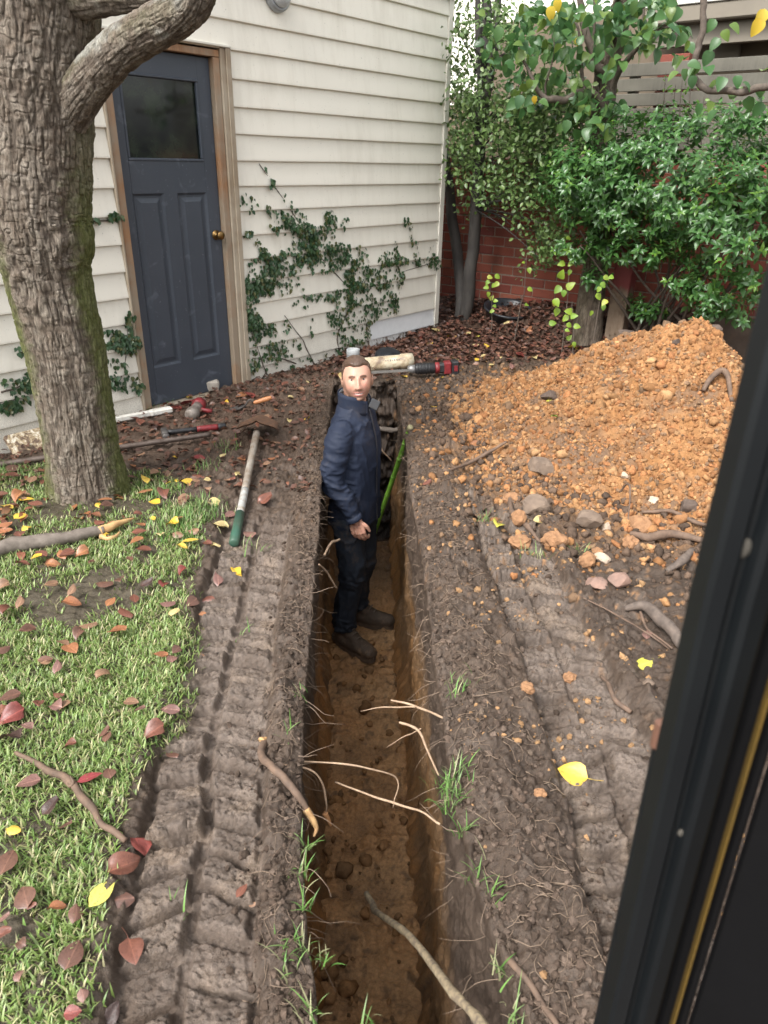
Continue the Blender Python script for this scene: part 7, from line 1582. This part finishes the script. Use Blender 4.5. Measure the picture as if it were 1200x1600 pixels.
# boots
M_BOOT = cloth('muddy_leather', (0.055, 0.040, 0.030), (0.11, 0.080, 0.058), (0.34, 0.225, 0.135), amt=0.95); M_SOLE = simple('boot_sole', (0.14, 0.095, 0.062), (0.07, 0.05, 0.038), 30, 0.85, bs=0.5)
for an_, sp in ((ANR, -0.36), (ANL, 0.12)):
    fy = np.array([math.sin(sp), math.cos(sp), 0]); fx = np.array([math.cos(sp), -math.sin(sp), 0]); R_ = np.stack([fx, fy, [0, 0, 1.0]], 1); o = np.array([an_[0], an_[1], 0.0]); q = lambda p: np.asarray(p) @ R_.T + o
    B_ = [capsule([q((0, -0.045, 0.055)), q((0, 0.06, 0.065)), q((0.003, 0.150, 0.052)), q((0.003, 0.198, 0.048))], [0.049, 0.052, 0.053, 0.047], 22, 20), capsule([q((0, -0.015, 0.07)), q((0, -0.008, 0.20))], [0.056, 0.056], 10, 20), capsule([q((0, 0.03, 0.12)), q((0, 0.11, 0.075))], [0.044, 0.036], 10, 16)]
    ov, of, on_ = fuse(B_, 0.005, 2); ov[:, 2] = np.maximum(ov[:, 2], 0.024); ov = ov + on_ * (0.007 * fbm(ov[:, 0] * 28, ov[:, 1] * 28, ov[:, 2] * 28, oct=4, seed=195))[:, None]
    bt = obj('boot', PW(ov), of, M_BOOT, man, True)
    out_ = []
    for a in np.linspace(0, 2 * math.pi, 36, endpoint=False):
        yy_ = 0.074 + 0.165 * math.sin(a); ww = 0.050 + 0.006 * math.sin(a) - 0.010 * math.exp(-((yy_ - 0.05) / 0.04) ** 2); out_.append((ww * math.cos(a) * (abs(math.cos(a)) ** -0.25 if abs(math.cos(a)) > 0.05 else 1), yy_))
    V = [q((x, y, z)) for z in (0.0, 0.020, 0.034) for x, y in out_]; F = [(k * 36 + j, k * 36 + (j + 1) % 36, (k + 1) * 36 + (j + 1) % 36, (k + 1) * 36 + j) for k in range(2) for j in range(36)] + [tuple(range(36))[::-1], tuple(range(72, 108))]
    obj('sole', PW(V), F, M_SOLE, bt)
    for k_ in range(5):
        y0, z0 = 0.045 + 0.022 * k_, 0.172 - 0.0145 * k_ - (0.004 * k_ if k_ > 2 else 0); v, f = tube([q((-0.024, y0 - 0.012, z0 - 0.020)), q((0, y0 + 0.008, z0 + 0.010)), q((0.024, y0 - 0.006, z0 - 0.016))], [0.0034] * 3, 6, 9); obj('lace', PW(v), f, simple('lace', (0.16, 0.13, 0.10), None, 60, 0.8) if 'lace' not in bpy.data.materials else bpy.data.materials['lace'], bt, True)
# ------------------------------------------------------------------ the cab the photograph is taken from: its right hand door pillar
def AZ(deg, dist, z): a = math.radians(deg); return np.array([math.sin(a) * dist, math.cos(a) * dist, z])
M_CAB = simple('cab_paint', (0.0045, 0.006, 0.007), (0.003, 0.004, 0.005), 9, 0.5, 0.0, bs=0.05, spec=0.35)
M_SEAL = simple('rubber_seal', (0.003, 0.003, 0.0035), None, 30, 0.6, spec=0.2)
M_YLINE = simple('yellow_edge_paint', (0.11, 0.065, 0.010), (0.06, 0.038, 0.009), 12, 0.5)
cab = thing('excavator_cab', AZ(30, 0.52, 0.2), 'dark cab pillar and black inner panel of the digger at the right edge', 'excavator')
def lean(z): return 2.1 * (1.2 - z) if z < 1.2 else 0.3 * (1.2 - z)     # the pillar leans a little
def strip(name, a0, a1, d0, d1, z0, z1, mat, th=0.03):
    p0, p1 = AZ(a0, d0, 0), AZ(a1, d1, 0); e = (p1 - p0); L = np.linalg.norm(e[:2]); ex = e / L; ey = np.array([-ex[1], ex[0], 0]); R_ = AZ(90, 1, 0) * 0.86 + AZ(0, 1, 0) * -0.5
    b = min(0.004, th * 0.3, L * 0.3); ring = [(0, b), (b, 0), (L - b, 0), (L, b), (L, th - b), (L - b, th), (b, th), (0, th - b)]; zz = np.linspace(z0, z1, 14); V = []; F = []
    for z in zz:
        for x, y in ring: V.append(p0 + ex * x + ey * y + np.array([0, 0, z]) + R_ * math.radians(lean(z)) * 0.56)
    for i in range(13):
        for j in range(8): F.append((i * 8 + j, i * 8 + (j + 1) % 8, (i + 1) * 8 + (j + 1) % 8, (i + 1) * 8 + j))
    F += [tuple(range(8))[::-1], tuple(13 * 8 + j for j in range(8))]
    return obj(name, V, F, mat, cab)
ZL_, ZH_ = 0.30, 2.25
strip('door_edge', 26.35, 27.9, 0.56, 0.53, ZL_, ZH_, M_CAB, 0.02)
strip('door_frame', 27.92, 31.0, 0.545, 0.55, ZL_, ZH_, M_CAB, 0.03)
strip('door_frame', 31.05, 32.6, 0.54, 0.56, ZL_, ZH_, M_CAB, 0.03)
strip('rubber_seal', 32.65, 34.0, 0.575, 0.58, ZL_, ZH_, M_SEAL, 0.03)
strip('edge_stripe', 34.05, 34.3, 0.565, 0.566, ZL_, 1.30, M_YLINE, 0.01)
strip('rubber_seal', 34.42, 35.4, 0.58, 0.585, ZL_, ZH_, M_SEAL, 0.03)
strip('inner_panel', 35.42, 62, 0.585, 0.66, ZL_, 1.42, M_SEAL, 0.03)
strip('lower_post', 26.08, 26.33, 0.575, 0.562, ZL_, 1.015, M_CAB, 0.02)
strip('latch_plate', 25.75, 26.33, 0.57, 0.562, 1.017, 1.045, simple('rusty_latch', (0.25, 0.13, 0.09), None, 40, 0.5, 0.5), 0.012)
M_SPL = simple('pale_mud', (0.07, 0.062, 0.05), None, 40, 0.9)
for (a_, z_, s_) in ((29.6, 1.245, 0.006), (30.8, 0.95, 0.003)):
    v, f = ICO2; obj('mud_splash', np.asarray(v) * (s_, 0.002, s_ * 1.5) + AZ(a_, 0.545, z_), f, M_SPL, cab, True)
